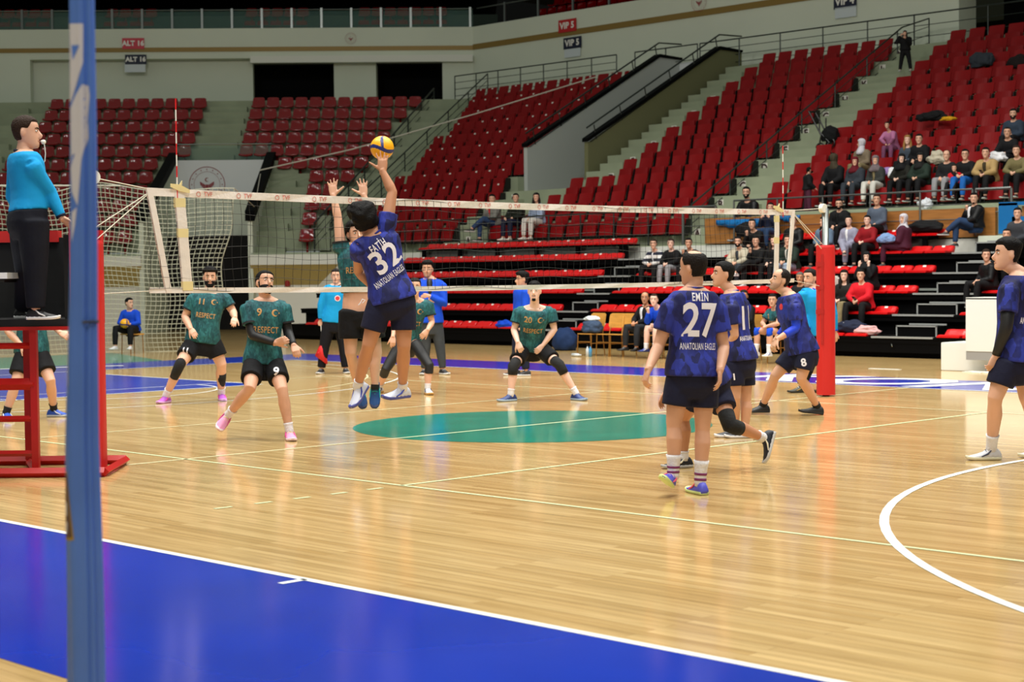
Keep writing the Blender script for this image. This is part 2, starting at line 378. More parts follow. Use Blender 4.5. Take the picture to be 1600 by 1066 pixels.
# ramp walls
cz = lambda y: 5.42 + (y - 22.4) * .54
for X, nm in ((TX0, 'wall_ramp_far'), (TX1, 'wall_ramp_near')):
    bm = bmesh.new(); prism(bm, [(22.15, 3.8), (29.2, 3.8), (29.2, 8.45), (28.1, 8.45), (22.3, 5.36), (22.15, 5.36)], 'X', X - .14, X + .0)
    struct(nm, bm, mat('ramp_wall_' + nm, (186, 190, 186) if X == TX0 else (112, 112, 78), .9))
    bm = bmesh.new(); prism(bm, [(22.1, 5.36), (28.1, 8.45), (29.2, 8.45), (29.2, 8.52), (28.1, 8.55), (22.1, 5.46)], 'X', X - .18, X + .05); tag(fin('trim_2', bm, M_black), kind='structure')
    h = thing('ramp_handrail', 'steel handrail on the %s ramp wall in the side stand' % ('farther' if X == TX0 else 'nearer'), 'handrail', (X, 22.2, 5.5))
    bm = bmesh.new(); tube(bm, [(X, 22.1, 5.75), (X, 28.1, 8.9), (X, 29.2, 8.95)], .025, 6); fin('rail', bm, M_railk, h)
    for i in range(6):
        y = 22.5 + i * 1.1; bm = bmesh.new(); tube(bm, [(X, y, cz(y) - .02), (X, y - .1, cz(y) + .38)], .018, 6); fin('bracket', bm, M_railk, h)
bm = bmesh.new(); box(bm, (TX0, 29.1, 6.6), (TX1 - .1, 29.16, 8.35)); struct('wall_ramp_back', bm, mat('banner_white', (222, 224, 226), .8))
def emblem(name, C, right, R, parent=None, m=None):
    """ring of small marks round a winged figure, printed in red"""
    m = m or mat('emblem_red', (150, 52, 60), .7); F = frame(C, right, (0, 0, 1)); bm = bmesh.new()
    def q(pts): bm.faces.new([bm.verts.new(F @ Vector((a, b, 0))) for a, b in pts])
    for r, w in ((R, .035 * R), (R * .74, .015 * R)):
        for i in range(40):
            a, b = 2 * PI * i / 40, 2 * PI * (i + 1) / 40
            q([(r * math.cos(a), r * math.sin(a)), ((r + w) * math.cos(a), (r + w) * math.sin(a)), ((r + w) * math.cos(b), (r + w) * math.sin(b)), (r * math.cos(b), r * math.sin(b))])
    for i in range(16):
        a = 2 * PI * i / 16; c = (.87 * R * math.cos(a), .87 * R * math.sin(a))
        q([(c[0] + (.05 if j % 2 else .022) * R * math.cos(j * PI / 5 + .3), c[1] + (.05 if j % 2 else .022) * R * math.sin(j * PI / 5 + .3)) for j in range(10)])
    for s in (-1, 1):
        for j in range(4):
            x0 = s * (.08 + .08 * j) * R; q([(x0, -.3 * R + .08 * R * j), (x0 + s * .05 * R, -.3 * R + .08 * R * j), (x0 + s * .09 * R, (.0 + .05 * j) * R), (x0 + s * .02 * R, (.02 + .05 * j) * R)])
    q([(-.06 * R, -.45 * R), (.06 * R, -.45 * R), (.08 * R, .0), (-.08 * R, .0)])
    for i in range(14):
        a, b = .9 + i * .32, .9 + (i + 1) * .32
        q([(.12 * R * math.cos(t) * s + (0 if s == 1 else .03 * R), .28 * R + .12 * R * math.sin(t) * s) for t, s in ((a, 1), (b, 1), (b, .75), (a, .75))])
    return fin(name, bm, m, parent)
o = emblem('wall_emblem_print', ((TX0 + TX1) / 2 - .1, 29.08, 7.45), (1, 0, 0), .82); tag(o, kind='structure')

# flip seats
def flip_seat_meshes():
    bm = bmesh.new()                       # backrest: gently curved board, leaning back
    def board(x0, x1, z0, z1, y0, y1, th, curve):
        rings = []
        for i in range(7):
            s = i / 6; x = x0 + (x1 - x0) * s; cy = curve * (1 - (2 * s - 1) ** 2); e = .012 if i in (0, 6) else 0
            rings.append([Vector((x, y0 + cy, z0 + e)), Vector((x, y1 + cy, z1 - e)), Vector((x, y1 + cy + th, z1 - e)), Vector((x, y0 + cy + th, z0 + e))])
        loft(bm, rings)
    board(-.225, .225, .32, .79, .13, .26, .02, .025); b = bpy.data.meshes.new('flip_backrest')
    bmesh.ops.recalc_face_normals(bm, faces=bm.faces); bm.to_mesh(b); bm.free(); b.materials.append(M_seat)
    bm = bmesh.new(); board(-.22, .22, .14, .52, -.02, .05, .035, -.02); p = bpy.data.meshes.new('flip_pan')
    bmesh.ops.recalc_face_normals(bm, faces=bm.faces); bm.to_mesh(p); bm.free(); p.materials.append(M_seat)
    bm = bmesh.new()
    for s in (-1, 1): prism(bm, [(.02, .08), (.3, .2), (.3, .5), (.12, .5)], 'X', s * .235 - .012, s * .235 + .012)
    box(bm, (-.23, .12, .1), (.23, .2, .14))
    r = bpy.data.meshes.new('flip_bracket'); bmesh.ops.recalc_face_normals(bm, faces=bm.faces); bm.to_mesh(r); bm.free(); r.materials.append(M_blackm)
    return b, p, r
ME_fb, ME_fp, ME_fr = flip_seat_meshes()
SEATS = {}
def put(me, parent=None, name=None, loc=(0, 0, 0), rz=0.0, rx=0.0):
    o = bpy.data.objects.new(name or me.name, me); COL.objects.link(o); o.parent = parent; o.location = loc; o.rotation_euler = (rx, 0, rz); return o
RW = ['row A', 'row B', 'row C', 'row D', 'row E', 'row F', 'row G', 'row H', 'row K', 'row L', 'row N']
def side_block(bn, gr, k, xs, plate=False):
    for i, x in enumerate(xs):
        e = put(ME_fb, None, 'flip_seat', (x, rY(k) - .3, max(rZ(k), 2.5) - .04))
        tag(e, 'folded red seat, %s along %s of the %s' % (ORD[i], RW[k], bn), 'seat', gr)
        put(ME_fp, e, 'seat_pan'); 
        if k < 9: put(ME_fr, e, 'bracket')
        if plate and (i + k) % 4: put(ME_pl, e, 'number_plate', (0, .25, .75), 0, -.25)
        SEATS[(bn, k, i)] = e
P = .575
for k in range(NR):
    xl = -27.3 - .391 * k + .85
    xr = (-22.3 if k >= 3 else -21.6 - .0 * k)
    n = int((xr - xl) / P); side_block('far side block', 'folded red seats of the far side block', k, [xr - P * (j + .5) for j in range(n)][::-1], True)
    x0 = -18.25 if k >= 3 else (-20.4 if k == 0 else -19.3)
    n = int((-13.35 - x0) / P + .3); side_block('centre side block', 'folded red seats of the centre side block', k, [-13.35 - P * (j + .5) for j in range(n)][::-1])
    n = (14 - k // 3 if k < 9 else 9) if k else 0
    side_block('near side block', 'folded red seats of the near side block', k, [-11.65 + P * (j + .5) for j in range(n)])
# row letters on the risers
LET = 'ABCDEFGHKLN'
for k in range(NR):
    for X in (-13.2, -18.4, -21.3):
        if (X == -18.4 and k < 3) or (X == -21.3 and k >= 3): continue
        bm = bmesh.new(); box(bm, (X - .09, rY(k) - .012, rZ(k) + .14), (X + .09, rY(k) - .002, rZ(k) + .4)); pl = tag(fin('row_letter_sign', bm, M_num), 'white sign with the letter %s on a step of the %s aisle' % (LET[k], {-13.2: 'railed', -18.4: 'ramp-side', -21.3: 'far'}[X]), 'sign', 'row letter signs')
        put_text('letter', LET[k], frame((X, rY(k) - .016, rZ(k) + .27), (1, 0, 0), (0, 0, 1)), mat('letter_dark', (60, 30, 30), .6), .26, pl, bold=.01)

# railings
def railing(label, pts, h, posts, wires=3, r=.022, m=None, name='guard_rail', group=None, base=0.0):
    """pts: floor polyline; posts: parameters 0..1 per segment count"""
    m = m or M_railk
    t = thing(name, label, 'railing', pts[0], group)
    up = Vector((0, 0, 1)); pts = [Vector(p) for p in pts]
    bm = bmesh.new(); tube(bm, [p + up * h for p in pts], r, 6); fin('top_rail', bm, m, t)
    for w in range(wires):
        hh = base + (h - base) * (w + 1) / (wires + 1); bm = bmesh.new(); tube(bm, [p + up * hh for p in pts], .011, 5); fin('cross_rail', bm, m, t)
    L = [0]
    for a, b in zip(pts, pts[1:]): L.append(L[-1] + (b - a).length)
    n = max(2, int(round(L[-1] / posts)) + 1)
    for i in range(n):
        s = L[-1] * i / (n - 1); j = max(q for q in range(len(L) - 1) if L[q] <= s + 1e-6) if s < L[-1] else len(L) - 2
        p = pts[j].lerp(pts[j + 1], (s - L[j]) / max(1e-6, L[j + 1] - L[j]))
        bm = bmesh.new(); tube(bm, [p, p + up * h], r * .9, 6); fin('post', bm, m, t)
    return t
yr = SY - .44
railing('dark guard rail before the far and centre seats of the side stand', [(-24.6, yr, SZ), (-14.4, yr, SZ)], .86, 1.13, 2)
railing('galvanised gate frame in the guard rail above the striped shirt man', [(-13.3, yr, SZ), (-12.3, yr, SZ)], .9, 1.3, 1, .04, M_rail, 'rail_gate')
railing('guard rail along the wooden front of the side stand', [(-11.6, yr - .2, 2.4), (-5.4, yr - .2, 2.4)], .92, 1.2, 2, .024, M_rail, base=.0)
railing('rail frame in front of the blue tarpaulin', [(-5.35, yr - .14, 2.36), (-4.55, yr - .14, 2.36)], .95, .8, 1, .035, M_rail, 'rail_gate')
railing('sloping stair rail beside the railed aisle', [(-13.15, rY(0) - .3, SZ + .05), (-13.15, rY(10), rZ(10) + .1), (-13.15, 29.6, rZ(11))], .92, 1.75, 3)
railing('walkway rail behind the centre block up to the pillar', [(-20.9, 28.9, rZ(NR)), (-13.2, 28.9, rZ(NR))], .95, 1.6, 3)
railing('walkway rail behind the far block', [(-32.2, 28.9, rZ(NR)), (-24.4, 28.9, rZ(NR))], .95, 1.1, 3)
railing('short walkway rail over the ramp', [(-23.6, 28.9, rZ(NR)), (-21.0, 28.9, rZ(NR))], .95, 1.2, 1)
railing('walkway rail in front of the dark recess', [(-13.2, 28.9, rZ(NR)), (-4, 28.9, rZ(NR))], .95, 2.1, 2)

# ================================================================== corner stand
CA = math.radians(46.8); CE = Vector((math.cos(CA), math.sin(CA), 0)); CN = Vector((-CE.y, CE.x, 0)); CP = Vector((-27.3, 19.2, 0))
CLAT = -5.42                                  # lateral offset of the junction, metres right of the lens axis
def cp(t, d, z): return CP + CE * (t - CLAT) + CN * d + Vector((0, 0, z))
CM = Matrix(((CE.x, CN.x, 0, 0), (CE.y, CN.y, 0, 0), (0, 0, 1, 0), (0, 0, 0, 1)))
def cbox(bm, t0, t1, d0, d1, z0, z1):
    M = Matrix.Translation(cp(0, 0, 0)) @ CM; box(bm, (t0, d0, z0), (t1, d1, z1), M)
def junc(d): return CLAT + .36 * d + .25
bm = bmesh.new(); TL, TR = -10.95, -7.75
for k in range(NR):
    z = rZ(k + 1); d0, d1 = SD * k, SD * (k + 1) + .01
    a = -30
    if k < 6: cbox(bm, a, TL, d0, d1, z - .6, z); cbox(bm, TR, junc(d1), d0, d1, z - .6, z)
    else: cbox(bm, a, junc(d1), d0, d1, z - .6, z)
cbox(bm, -30, TL, -1, .01, SZ - .3, SZ + .06); cbox(bm, TR, junc(0), -1, .01, SZ - .3, SZ + .06)
cbox(bm, -30, junc(12), SD * NR, 12.0, rZ(NR) - .6, rZ(NR))
struct('terrace_corner_stand', bm, M_conc)
bm = bmesh.new()
for k in range(NR):
    for a, b in (((-10.3, -9.0) if k >= 6 else (-7.9, -6.8)), (-17.6, -16.6)): cbox(bm, a, b, SD * (k - .42), SD * k + .01, rZ(k) - .02, rZ(k) + SH * .5)
struct('terrace_corner_steps', bm, M_conc)
bm = bmesh.new(); cbox(bm, -30, TL - .0, -1.15, -.95, 2.02, SZ + .0); cbox(bm, TR, 2.2, -1.15, -.95, 2.02, SZ + .0); struct('trim_3', bm, M_white)
bm = bmesh.new(); cbox(bm, -30, TL, -.4, -.3, 0, 2.3); cbox(bm, TR, 3.2, -.4, -.3, 0, 2.3); struct('wall_corner_lower', bm, M_white)
for ta, tb_ in ((-30, TL), (TR, 2.6)):  # ochre wedge sloping back under the corner parapet
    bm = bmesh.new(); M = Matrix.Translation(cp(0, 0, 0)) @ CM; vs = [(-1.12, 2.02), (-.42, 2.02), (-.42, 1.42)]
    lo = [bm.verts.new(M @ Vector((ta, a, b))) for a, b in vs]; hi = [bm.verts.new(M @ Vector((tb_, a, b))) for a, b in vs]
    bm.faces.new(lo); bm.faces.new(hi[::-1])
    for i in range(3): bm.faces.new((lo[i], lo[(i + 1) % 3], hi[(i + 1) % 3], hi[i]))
    struct('trim_7', bm, mat('ochre_strip', (196, 176, 112), .8))
bm = bmesh.new()
for tt in (TL, TR): 
    M = Matrix.Translation(cp(tt, 0, 0)) @ CM
    vs = [(-1.0, 0), (5.0, 0), (5.0, 5.5), (4.8, 5.5), (-.9, 3.32), (-1.0, 3.32)]
    for sgn in (-.07,):
        lo = [bm.verts.new(M @ Vector((-.07, a, b))) for a, b in vs]; hi = [bm.verts.new(M @ Vector((.07, a, b))) for a, b in vs]
        bm.faces.new(lo); bm.faces.new(hi[::-1])
        for i in range(6): bm.faces.new((lo[i], lo[(i + 1) % 6], hi[(i + 1) % 6], hi[i]))
struct('wall_tunnel_sides', bm, M_wall)
for tt in (TL, TR):
    bm = bmesh.new(); M = Matrix.Translation(cp(tt, 0, 0)) @ CM; vs = [(-1.05, 3.32), (4.8, 5.5), (5.0, 5.5), (5.0, 5.78), (4.8, 5.78), (-1.05, 3.62)]
    lo = [bm.verts.new(M @ Vector((-.14, a, b))) for a, b in vs]; hi = [bm.verts.new(M @ Vector((.14, a, b))) for a, b in vs]
    bm.faces.new(lo); bm.faces.new(hi[::-1])
    for i in range(6): bm.faces.new((lo[i], lo[(i + 1) % 6], hi[(i + 1) % 6], hi[i]))
    struct('trim_4', bm, M_black)
bm = bmesh.new(); cbox(bm, TL, TR, 4.75, 4.85, 3.85, 5.52); struct('wall_tunnel_banner', bm, mat('banner_white', (222, 224, 226), .8))
bm = bmesh.new(); cbox(bm, TL, TR, 3.9, 4.05, 2.75, 4.25); struct('wall_tunnel_lintel', bm, M_wall)
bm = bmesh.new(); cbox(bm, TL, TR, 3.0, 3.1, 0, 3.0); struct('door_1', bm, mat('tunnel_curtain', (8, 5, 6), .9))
o = emblem('wall_emblem_print', cp(-9.85, 4.72, 4.72), CE, .57); tag(o, kind='structure')
g = thing('glass_balustrade', 'glass balustrade with steel top rail above the tunnel banner', 'railing', cp(TL, 4.95, 5.5))
bm = bmesh.new(); tube(bm, [cp(TL + .1, 4.93, 6.05), cp(TR, 4.93, 6.05)], .02, 6); fin('top_rail', bm, M_chrome, g)
bm = bmesh.new(); cbox(bm, TL + .1, TR, 4.92, 4.94, 5.5, 6.0); fin('glass_panel', bm, M_glass, g)
# shell seats
def shell_mesh():
    bm = bmesh.new(); prof = [(-.24, .40), (-.23, .44), (-.12, .42), (.0, .415), (.09, .45), (.148, .56), (.170, .64), (.179, .69), (.183, .73), (.184, .757), (.200, .787), (.24, .79)]
    out = [(-.22, .38), (-.2, .40), (-.1, .385), (0, .38), (.12, .42), (.17, .55), (.19, .63), (.2, .68), (.205, .72), (.207, .75), (.215, .775), (.235, .782)]
    def row(pf, dy, dz):
        R = []
        for (y, z) in pf:
            w = .225 if z < .6 else .225 - .03 * (z - .6) / .2
            r = []
            for i in range(9):
                s = -1 + 2 * i / 8; e = s * s
                r.append(bm.verts.new((w * s, y - (.05 * e if z > .46 else 0) + dy, z + (.035 * e if z < .5 else -.03 * e ** 3) + dz)))
            R.append(r)
        return R
    A, B = row(prof, 0, 0), row(out, .01, -.012)
    for R in (A, B):
        for a, b in zip(R, R[1:]):
            for i in range(8): bm.faces.new((a[i], a[i + 1], b[i + 1], b[i]))
    for i in range(8):
        bm.faces.new((A[0][i], A[0][i + 1], B[0][i + 1], B[0][i])); bm.faces.new((A[-1][i], A[-1][i + 1], B[-1][i + 1], B[-1][i]))
    for j in range(len(A) - 1):
        for i in (0, 8): bm.faces.new((A[j][i], A[j + 1][i], B[j + 1][i], B[j][i]))
    box(bm, (-.03, .1, .0), (.03, .2, .4)); bmesh.ops.recalc_face_normals(bm, faces=bm.faces)
    me = bpy.data.meshes.new('shell_seat'); bm.to_mesh(me); bm.free(); me.materials.append(M_shell); me.shade_smooth(); return me
ME_sh = shell_mesh()
def shells(bn, gr, k, ts, rowname=None, loc=None):
    for i, tt in enumerate(ts):
        p = cp(tt, SD * k - .28, rZ(k) - .20 + (.2 if k == 0 else 0)) if loc is None else cp(tt, loc[0], loc[1])
        o = put(ME_sh, None, 'shell_seat', p, CA)
        tag(o, 'wine-red shell seat, %s along %s of the %s' % (ORD[i], rowname or RW[k], bn), 'seat', gr)
for k in range(NR):
    r = CLAT + .36 * SD * k - .55; l = -8.85 if k >= 6 else (-7.5 if k == 5 else -6.4)
    n = max(1, int((r - l) / .5)); sh = .0 if k % 2 else .0
    shells('corner block nearer the side stand', 'wine-red seats of the inner corner block', k, [l + .25 + .5 * j for j in range(n)])
    r = -10.4 if k >= 6 else TL - .4; n = int((r + 16.4) / .5)
    shells('corner block behind the referee', 'wine-red seats of the corner block behind the referee', k, [r - .25 - .5 * j for j in range(n)][::-1])
    if k < 9: shells('corner block by the far-end rail', 'wine-red seats by the far-end rail', k, [-17.7 - .25 - .5 * j for j in range(5)])
railing('dark stair rail between corner stand and side stand', [tuple(cp(CLAT - .45, -.9, SZ)), tuple(cp(CLAT + .36 * 9.5 - .45, 9.5, rZ(10)))], .92, 1.5, 3, .03)
railing('dark stair rail rising to the walkway beside the far block', [(-27.3 + .55, SY - .5, SZ), (-27.3 - 3.9 + .5, rY(NR), rZ(NR))], .92, 1.9, 3)
railing('curved dark rail at the far end of the corner stand', [tuple(cp(-21.5, 8.5, rZ(9))), tuple(cp(-18.3, 8.5, rZ(9))), tuple(cp(-17.6, 7.5, rZ(8)))], 1.0, 1.2, 2)

# ================================================================== upper walls and balcony
def wallseg(bm, p0, p1, d0, d1, z0, z1, nrm):
    p0 = Vector((*p0, 0)); p1 = Vector((*p1, 0)); n = Vector((*nrm, 0))
    vs = [p + n * d + Vector((0, 0, z)) for z in (z0, z1) for p, d in ((p0, d0), (p1, d0), (p1, d1), (p0, d1))]
    v = [bm.verts.new(q) for q in vs]
    for f in ((3, 2, 1, 0), (4, 5, 6, 7), (0, 1, 5, 4), (1, 2, 6, 5), (2, 3, 7, 6), (3, 0, 4, 7)): bm.faces.new([v[i] for i in f])
WB = (-32.9, 30.5); DW = (Vector((*WB, 0)) - CP).dot(CN); TW = (Vector((*WB, 0)) - CP).dot(CE) + CLAT
n0 = (0, 1); XP = -13.42
bm = bmesh.new(); wallseg(bm, WB, (XP, 30.5), 0, .4, 7.8, 10.85, n0)
wallseg(bm, (XP, 30.5), (12, 30.5), 0, .4, 9.95, 10.85, n0)
box(bm, (XP, 30.45, 7.8), (-12.7, 31.4, 9.95)); struct('wall_side_upper', bm, M_wall)
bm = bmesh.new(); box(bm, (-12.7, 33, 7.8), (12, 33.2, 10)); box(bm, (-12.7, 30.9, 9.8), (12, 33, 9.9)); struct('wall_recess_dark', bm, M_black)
bm = bmesh.new(); cbox(bm, TW - 16.3, TW, DW, DW + .4, 9.75, 10.85); cbox(bm, TW - 26, TW - 8.2, DW + .5, DW + .9, 7.8, 9.8); cbox(bm, TW - 26, TW - 16.3, DW, DW + .4, 7.8, 10.85)
cbox(bm, TW - 1.15, TW + .2, DW + .02, DW + .5, 7.6, 9.75); struct('wall_corner_upper', bm, M_wall)
bm = bmesh.new(); cbox(bm, TW - 8.2, TW - .02, DW - .25, DW + .02, 9.55, 9.8); struct('trim_5', bm, M_white)
bm = bmesh.new(); cbox(bm, TW - 5.18, TW - 3.62, DW + .3, DW + 1.6, 7.6, 9.6); struct('wall_pillar_upper', bm, M_wall)
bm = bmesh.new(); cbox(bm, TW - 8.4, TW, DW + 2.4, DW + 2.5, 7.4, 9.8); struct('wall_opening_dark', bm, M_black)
M_gold = mat('gold_stripe', (140, 112, 52), .5, metal=.2)
bm = bmesh.new(); wallseg(bm, WB, (12, 30.5), -.03, 0, 10.0, 10.2, n0); cbox(bm, TW - 26, TW, DW - .03, DW, 10.0, 10.16); struct('trim_6', bm, M_gold)
bm = bmesh.new(); wallseg(bm, (WB[0] - 2, WB[1]), (12, 30.5), .3, 12, 10.6, 10.8, n0); cbox(bm, TW - 30, TW + 1, DW + .3, DW + 12, 10.6, 10.8)
wallseg(bm, (WB[0], WB[1] + .8), (12, 31.3), 1.5, 12, 10.8, 11.35, n0); cbox(bm, TW - 30, TW + .5, DW + 3.0, DW + 12, 10.8, 11.4); cbox(bm, TW - 30, TW + 1, DW + 3.9, DW + 12, 11.4, 11.9)
struct('terrace_balcony', bm, mat('balcony_concrete', (60, 74, 64), .9))
bm = bmesh.new(); wallseg(bm, (-45, 44), (12, 44), 0, .3, 10, 20, n0); cbox(bm, TW - 40, TW + 20, DW + 12, DW + 12.3, 10, 20); struct('wall_back_dark', bm, mat('far_dark_wall', (22, 22, 22), .95))
bm = bmesh.new(); cbox(bm, TW - 40, TW + 1, DW - .2, DW + 12, 12.5, 12.8); wallseg(bm, (WB[0] - 2, WB[1]), (12, 30.5), -.2, 13, 12.5, 12.8, n0); struct('balcony_light_blocker', bm, M_black)  # unseen slab added above the balcony to block world light and darken its seats
gb = thing('balcony_balustrade', 'glass and steel balustrade along the corner balcony', 'railing', cp(TW - 20, DW + .2, 10.85))
bm = bmesh.new(); tube(bm, [cp(TW - 22, DW + .2, 11.55), cp(TW, DW + .2, 11.55)], .025, 6); fin('top_rail', bm, M_chrome, gb)
bm = bmesh.new(); cbox(bm, TW - 22, TW, DW + .19, DW + .21, 10.85, 11.5); fin('glass_panel', bm, M_glass, gb)
for i in range(20):
    bm = bmesh.new(); cbox(bm, TW - .1 - 1.1 * i - .04, TW - .1 - 1.1 * i + .04, DW + .14, DW + .2, 10.8, 11.6); fin('post', bm, M_rail, gb)
gb = thing('balcony_balustrade', 'steel posts of the balustrade along the straight side balcony', 'railing', (WB[0], 30.7, 10.85))
bm = bmesh.new(); tube(bm, [(WB[0], 30.7, 11.55), (-12, 30.7, 11.55)], .025, 6); fin('top_rail', bm, M_rail, gb)
for i in range(12):
    bm = bmesh.new(); x = WB[0] + 1.5 + i * 1.7; box(bm, (x - .04, 30.66, 10.8), (x + .04, 30.72, 11.6)); fin('post', bm, M_rail, gb)
for j, (dd, zz) in enumerate(((2.9, 10.8), (3.6, 11.4))):
    for bn, a, b in (('balcony middle block', TW - 8.6, TW - 5.9), ('balcony bend block', TW - 4.2, TW - .6), ('balcony end block', TW - 20, TW - 16), ('small balcony block above the sign', TW - 14, TW - 11.8)):
        n = int((b - a) / .5); shells(bn, 'wine-red seats on the upper balcony', 0, [a + .5 * i for i in range(n)], ('front row', 'back row')[j], (DW + dd, zz))
for j in range(2):
    for i in range(14):
        o = put(ME_sh, None, 'shell_seat', (-31.5 + i * .5, 32.6 + j * .9, 10.8 + .55 * j), 0)
        tag(o, 'wine-red shell seat, %s in the %s of the straight side balcony' % (ORD[i], ('front row', 'back row')[j]), 'seat', 'wine-red seats on the straight side balcony')
# signs
def sign(label, C, right, w, h, rgb, txt, size, tw=None):
    F = frame(C, right, (0, 0, 1)); bm = bmesh.new()
    box(bm, (-w / 2, -h / 2, -.03), (w / 2, h / 2, 0), F); o = tag(fin('wall_sign', bm, mat('sign_%d_%d' % (rgb[0], rgb[2]), rgb, .6)), label, 'sign')
    put_text('lettering', txt, F @ Matrix.Translation((0, 0, .006)), mat('sign_white', (236, 232, 226), .6), size, o, bold=.012, spacing=1.05)
    return o
def onS(x, y): return atY(x, y, 30.44)
def onC(x, y):
    d = ray(x, y); n = CN; t = (cp(0, DW - .06, 0) - CAM).dot(n) / d.dot(n); return CAM + d * t
sign('red sign reading ALT 16 on the balcony front', onC(208, 68), CE, .80, .40, (200, 62, 78), 'ALT 16', .25)
sign('dark blue sign reading ALT 16 below the gold stripe', onC(212, 93), CE, .78, .36, (22, 30, 54), 'ALT 16', .23)
sign('red sign reading VIP 5 on the balcony front', onS(886, 40), (1, 0, 0), .84, .44, (186, 22, 28), 'VIP 5', .30)
sign('dark blue sign reading VIP 5 below the gold stripe', onS(894, 67), (1, 0, 0), .84, .40, (18, 24, 52), 'VIP 5', .30)
sign('dark blue sign reading VIP 4 near the top rail', onS(1320, 2), (1, 0, 0), .80, .42, (18, 24, 52), 'VIP 4', .30)
for (x, y, lb) in ((894, 82, 'pale notice on the wall beside the ramp, below two signs'), (1321, 19, 'pale notice above the top walkway rail near the pillar'), (211, 106, 'pale notice on the corner wall behind the referee stand')):
    F = frame(onS(x, y) if x > 700 else onC(x, y), (1, 0, 0) if x > 700 else CE, (0, 0, 1)); bm = bmesh.new(); box(bm, (-.38, -.16, -.02), (.38, .16, 0), F)
    tag(fin('wall_notice', bm, mat('pale_notice', (205, 212, 216), .7)), lb, 'notice')
o = emblem('wall_roundel_print', onC(548, 60), CE, .2); tag(o, kind='structure')
o = emblem('wall_roundel_print', onS(1092, 3), (1, 0, 0), .3); tag(o, kind='structure')
# ================================================================== net, posts, antennas
PN = (0.05, -5.43); PF = (0.0, 5.5); NT, NB = 2.43, 1.50
def netpt(y, z):                       # slight sag and pull
    return Vector((0.0, y, z - .03 * (1 - (y / 4.8) ** 2)))
net = thing('volleyball_net', 'black volleyball net with white bands stretched across the court', 'net', (0, 0, 0))
M_band = mat('net_band', (222, 214, 206), .75, noise_amt=.05, scale=9, bump=.2); M_cord = mat('net_cord_black', (12, 12, 12), .7)
M_rope = mat('pale_rope', (214, 208, 192), .8); M_tape = mat('masking_tape', (222, 206, 150), .6)
YA, YB = -4.80, 4.80
def band(z0, z1, name, th=.006):
    bm = bmesh.new(); R = []
    for i in range(33):
        y = YA + (YB - YA) * i / 32; w = .004 * math.sin(i * 2.3)
        a = netpt(y, z0); b = netpt(y, z1)
        R.append([a + Vector((-th + w, 0, 0)), a + Vector((th + w, 0, 0)), b + Vector((th - w, 0, 0)), b + Vector((-th - w, 0, 0))])
    loft(bm, R); return fin(name, bm, M_band, net)
tb = band(NT - .07, NT, 'top_band'); band(NB, NB + .05, 'bottom_band')
bm = bmesh.new()
def cord(bm, a, b, r):
    a = Vector(a); b = Vector(b); u, v = perp(b - a)
    A = [bm.verts.new(a + u * r), bm.verts.new(a - u * r * .5 + v * r * .87), bm.verts.new(a - u * r * .5 - v * r * .87)]
    B = [bm.verts.new(b + u * r), bm.verts.new(b - u * r * .5 + v * r * .87), bm.verts.new(b - u * r * .5 - v * r * .87)]
    for i in range(3): bm.faces.new((A[i], A[(i + 1) % 3], B[(i + 1) % 3], B[i]))
def wob(y, z): return Vector((.012 * math.sin(y * 1.7 + z * 2), .012 * math.sin(z * 9 + y * 3), .014 * math.sin(y * 5.1 + z * 4)))
ys = [YA + (YB - YA) * i / 96 for i in range(97)]; zs = [NB + .03 + (NT - .05 - NB) * j / 9 for j in range(10)]
for i in range(97):
    for j in range(10):
        p = netpt(ys[i], zs[j]) + wob(ys[i], zs[j])
        if i < 96: cord(bm, p, netpt(ys[i + 1], zs[j]) + wob(ys[i + 1], zs[j]), .0022)
        if j < 9: cord(bm, p, netpt(ys[i], zs[j + 1]) + wob(ys[i], zs[j + 1]), .0022)
fin('mesh_netting', bm, M_cord, net)
for y0, y1, w, nm in ((-4.48, -4.40, .05, 'sleeve_near'), (4.44, 4.42, .035, 'sleeve_far'), (-4.79, -4.60, .03, 'e'), (4.79, 4.66, .028, 'e')):
    bm = bmesh.new(); a, b = netpt(y0, NT), netpt(y1, NB); n = Vector((0, w, 0)); x = Vector((.012, 0, 0))
    loft(bm, [[p - n - x, p + n - x, p + n + x, p - n + x] for p in (a, a.lerp(b, .3) + Vector((.005, 0, 0)), a.lerp(b, .7), b)])
    s = fin('side_band' if nm == 'e' else 'antenna_sleeve', bm, M_band, net)
    if nm != 'e':
        for f in (.13, .42, .93):
            bm = bmesh.new(); c = a.lerp(b, f); box(bm, (c.x - .016, c.y - w - .004, c.z - .04), (c.x + .016, c.y + w + .004, c.z + .04)); fin('tape_patch', bm, M_tape, s)
        bm = bmesh.new(); c = a + Vector((.012, 0, .01))
        for q in ((-.1, .02), (.1, -.03), (.02, .05)): loft(bm, [[c + Vector((0, 0, -.03)), c + Vector((.012, 0, -.03)), c + Vector((.012, 0, .03)), c + Vector((0, 0, .03))], [c + Vector((.01, q[0], q[1] - .015)), c + Vector((.02, q[0], q[1] - .015)), c + Vector((.02, q[0], q[1] + .015)), c + Vector((.01, q[0], q[1] + .015))]])
        fin('tape_knot', bm, M_tape, s)
for y in (-4.50, 4.56):
    an = None
    for i in range(9):
        bm = bmesh.new(); z0 = NT - .1 + i * .1
        tube(bm, [(.01, y, z0), (.01, y, z0 + .1)], .006, 8); an = fin('antenna_stripe', bm, mat('antenna_red', (214, 20, 24), .4) if i % 2 == 0 else mat('antenna_white', (232, 230, 220), .4), net)
bm = bmesh.new()
me_all = []
M_tvf = mat('band_print', (196, 110, 96), .8)
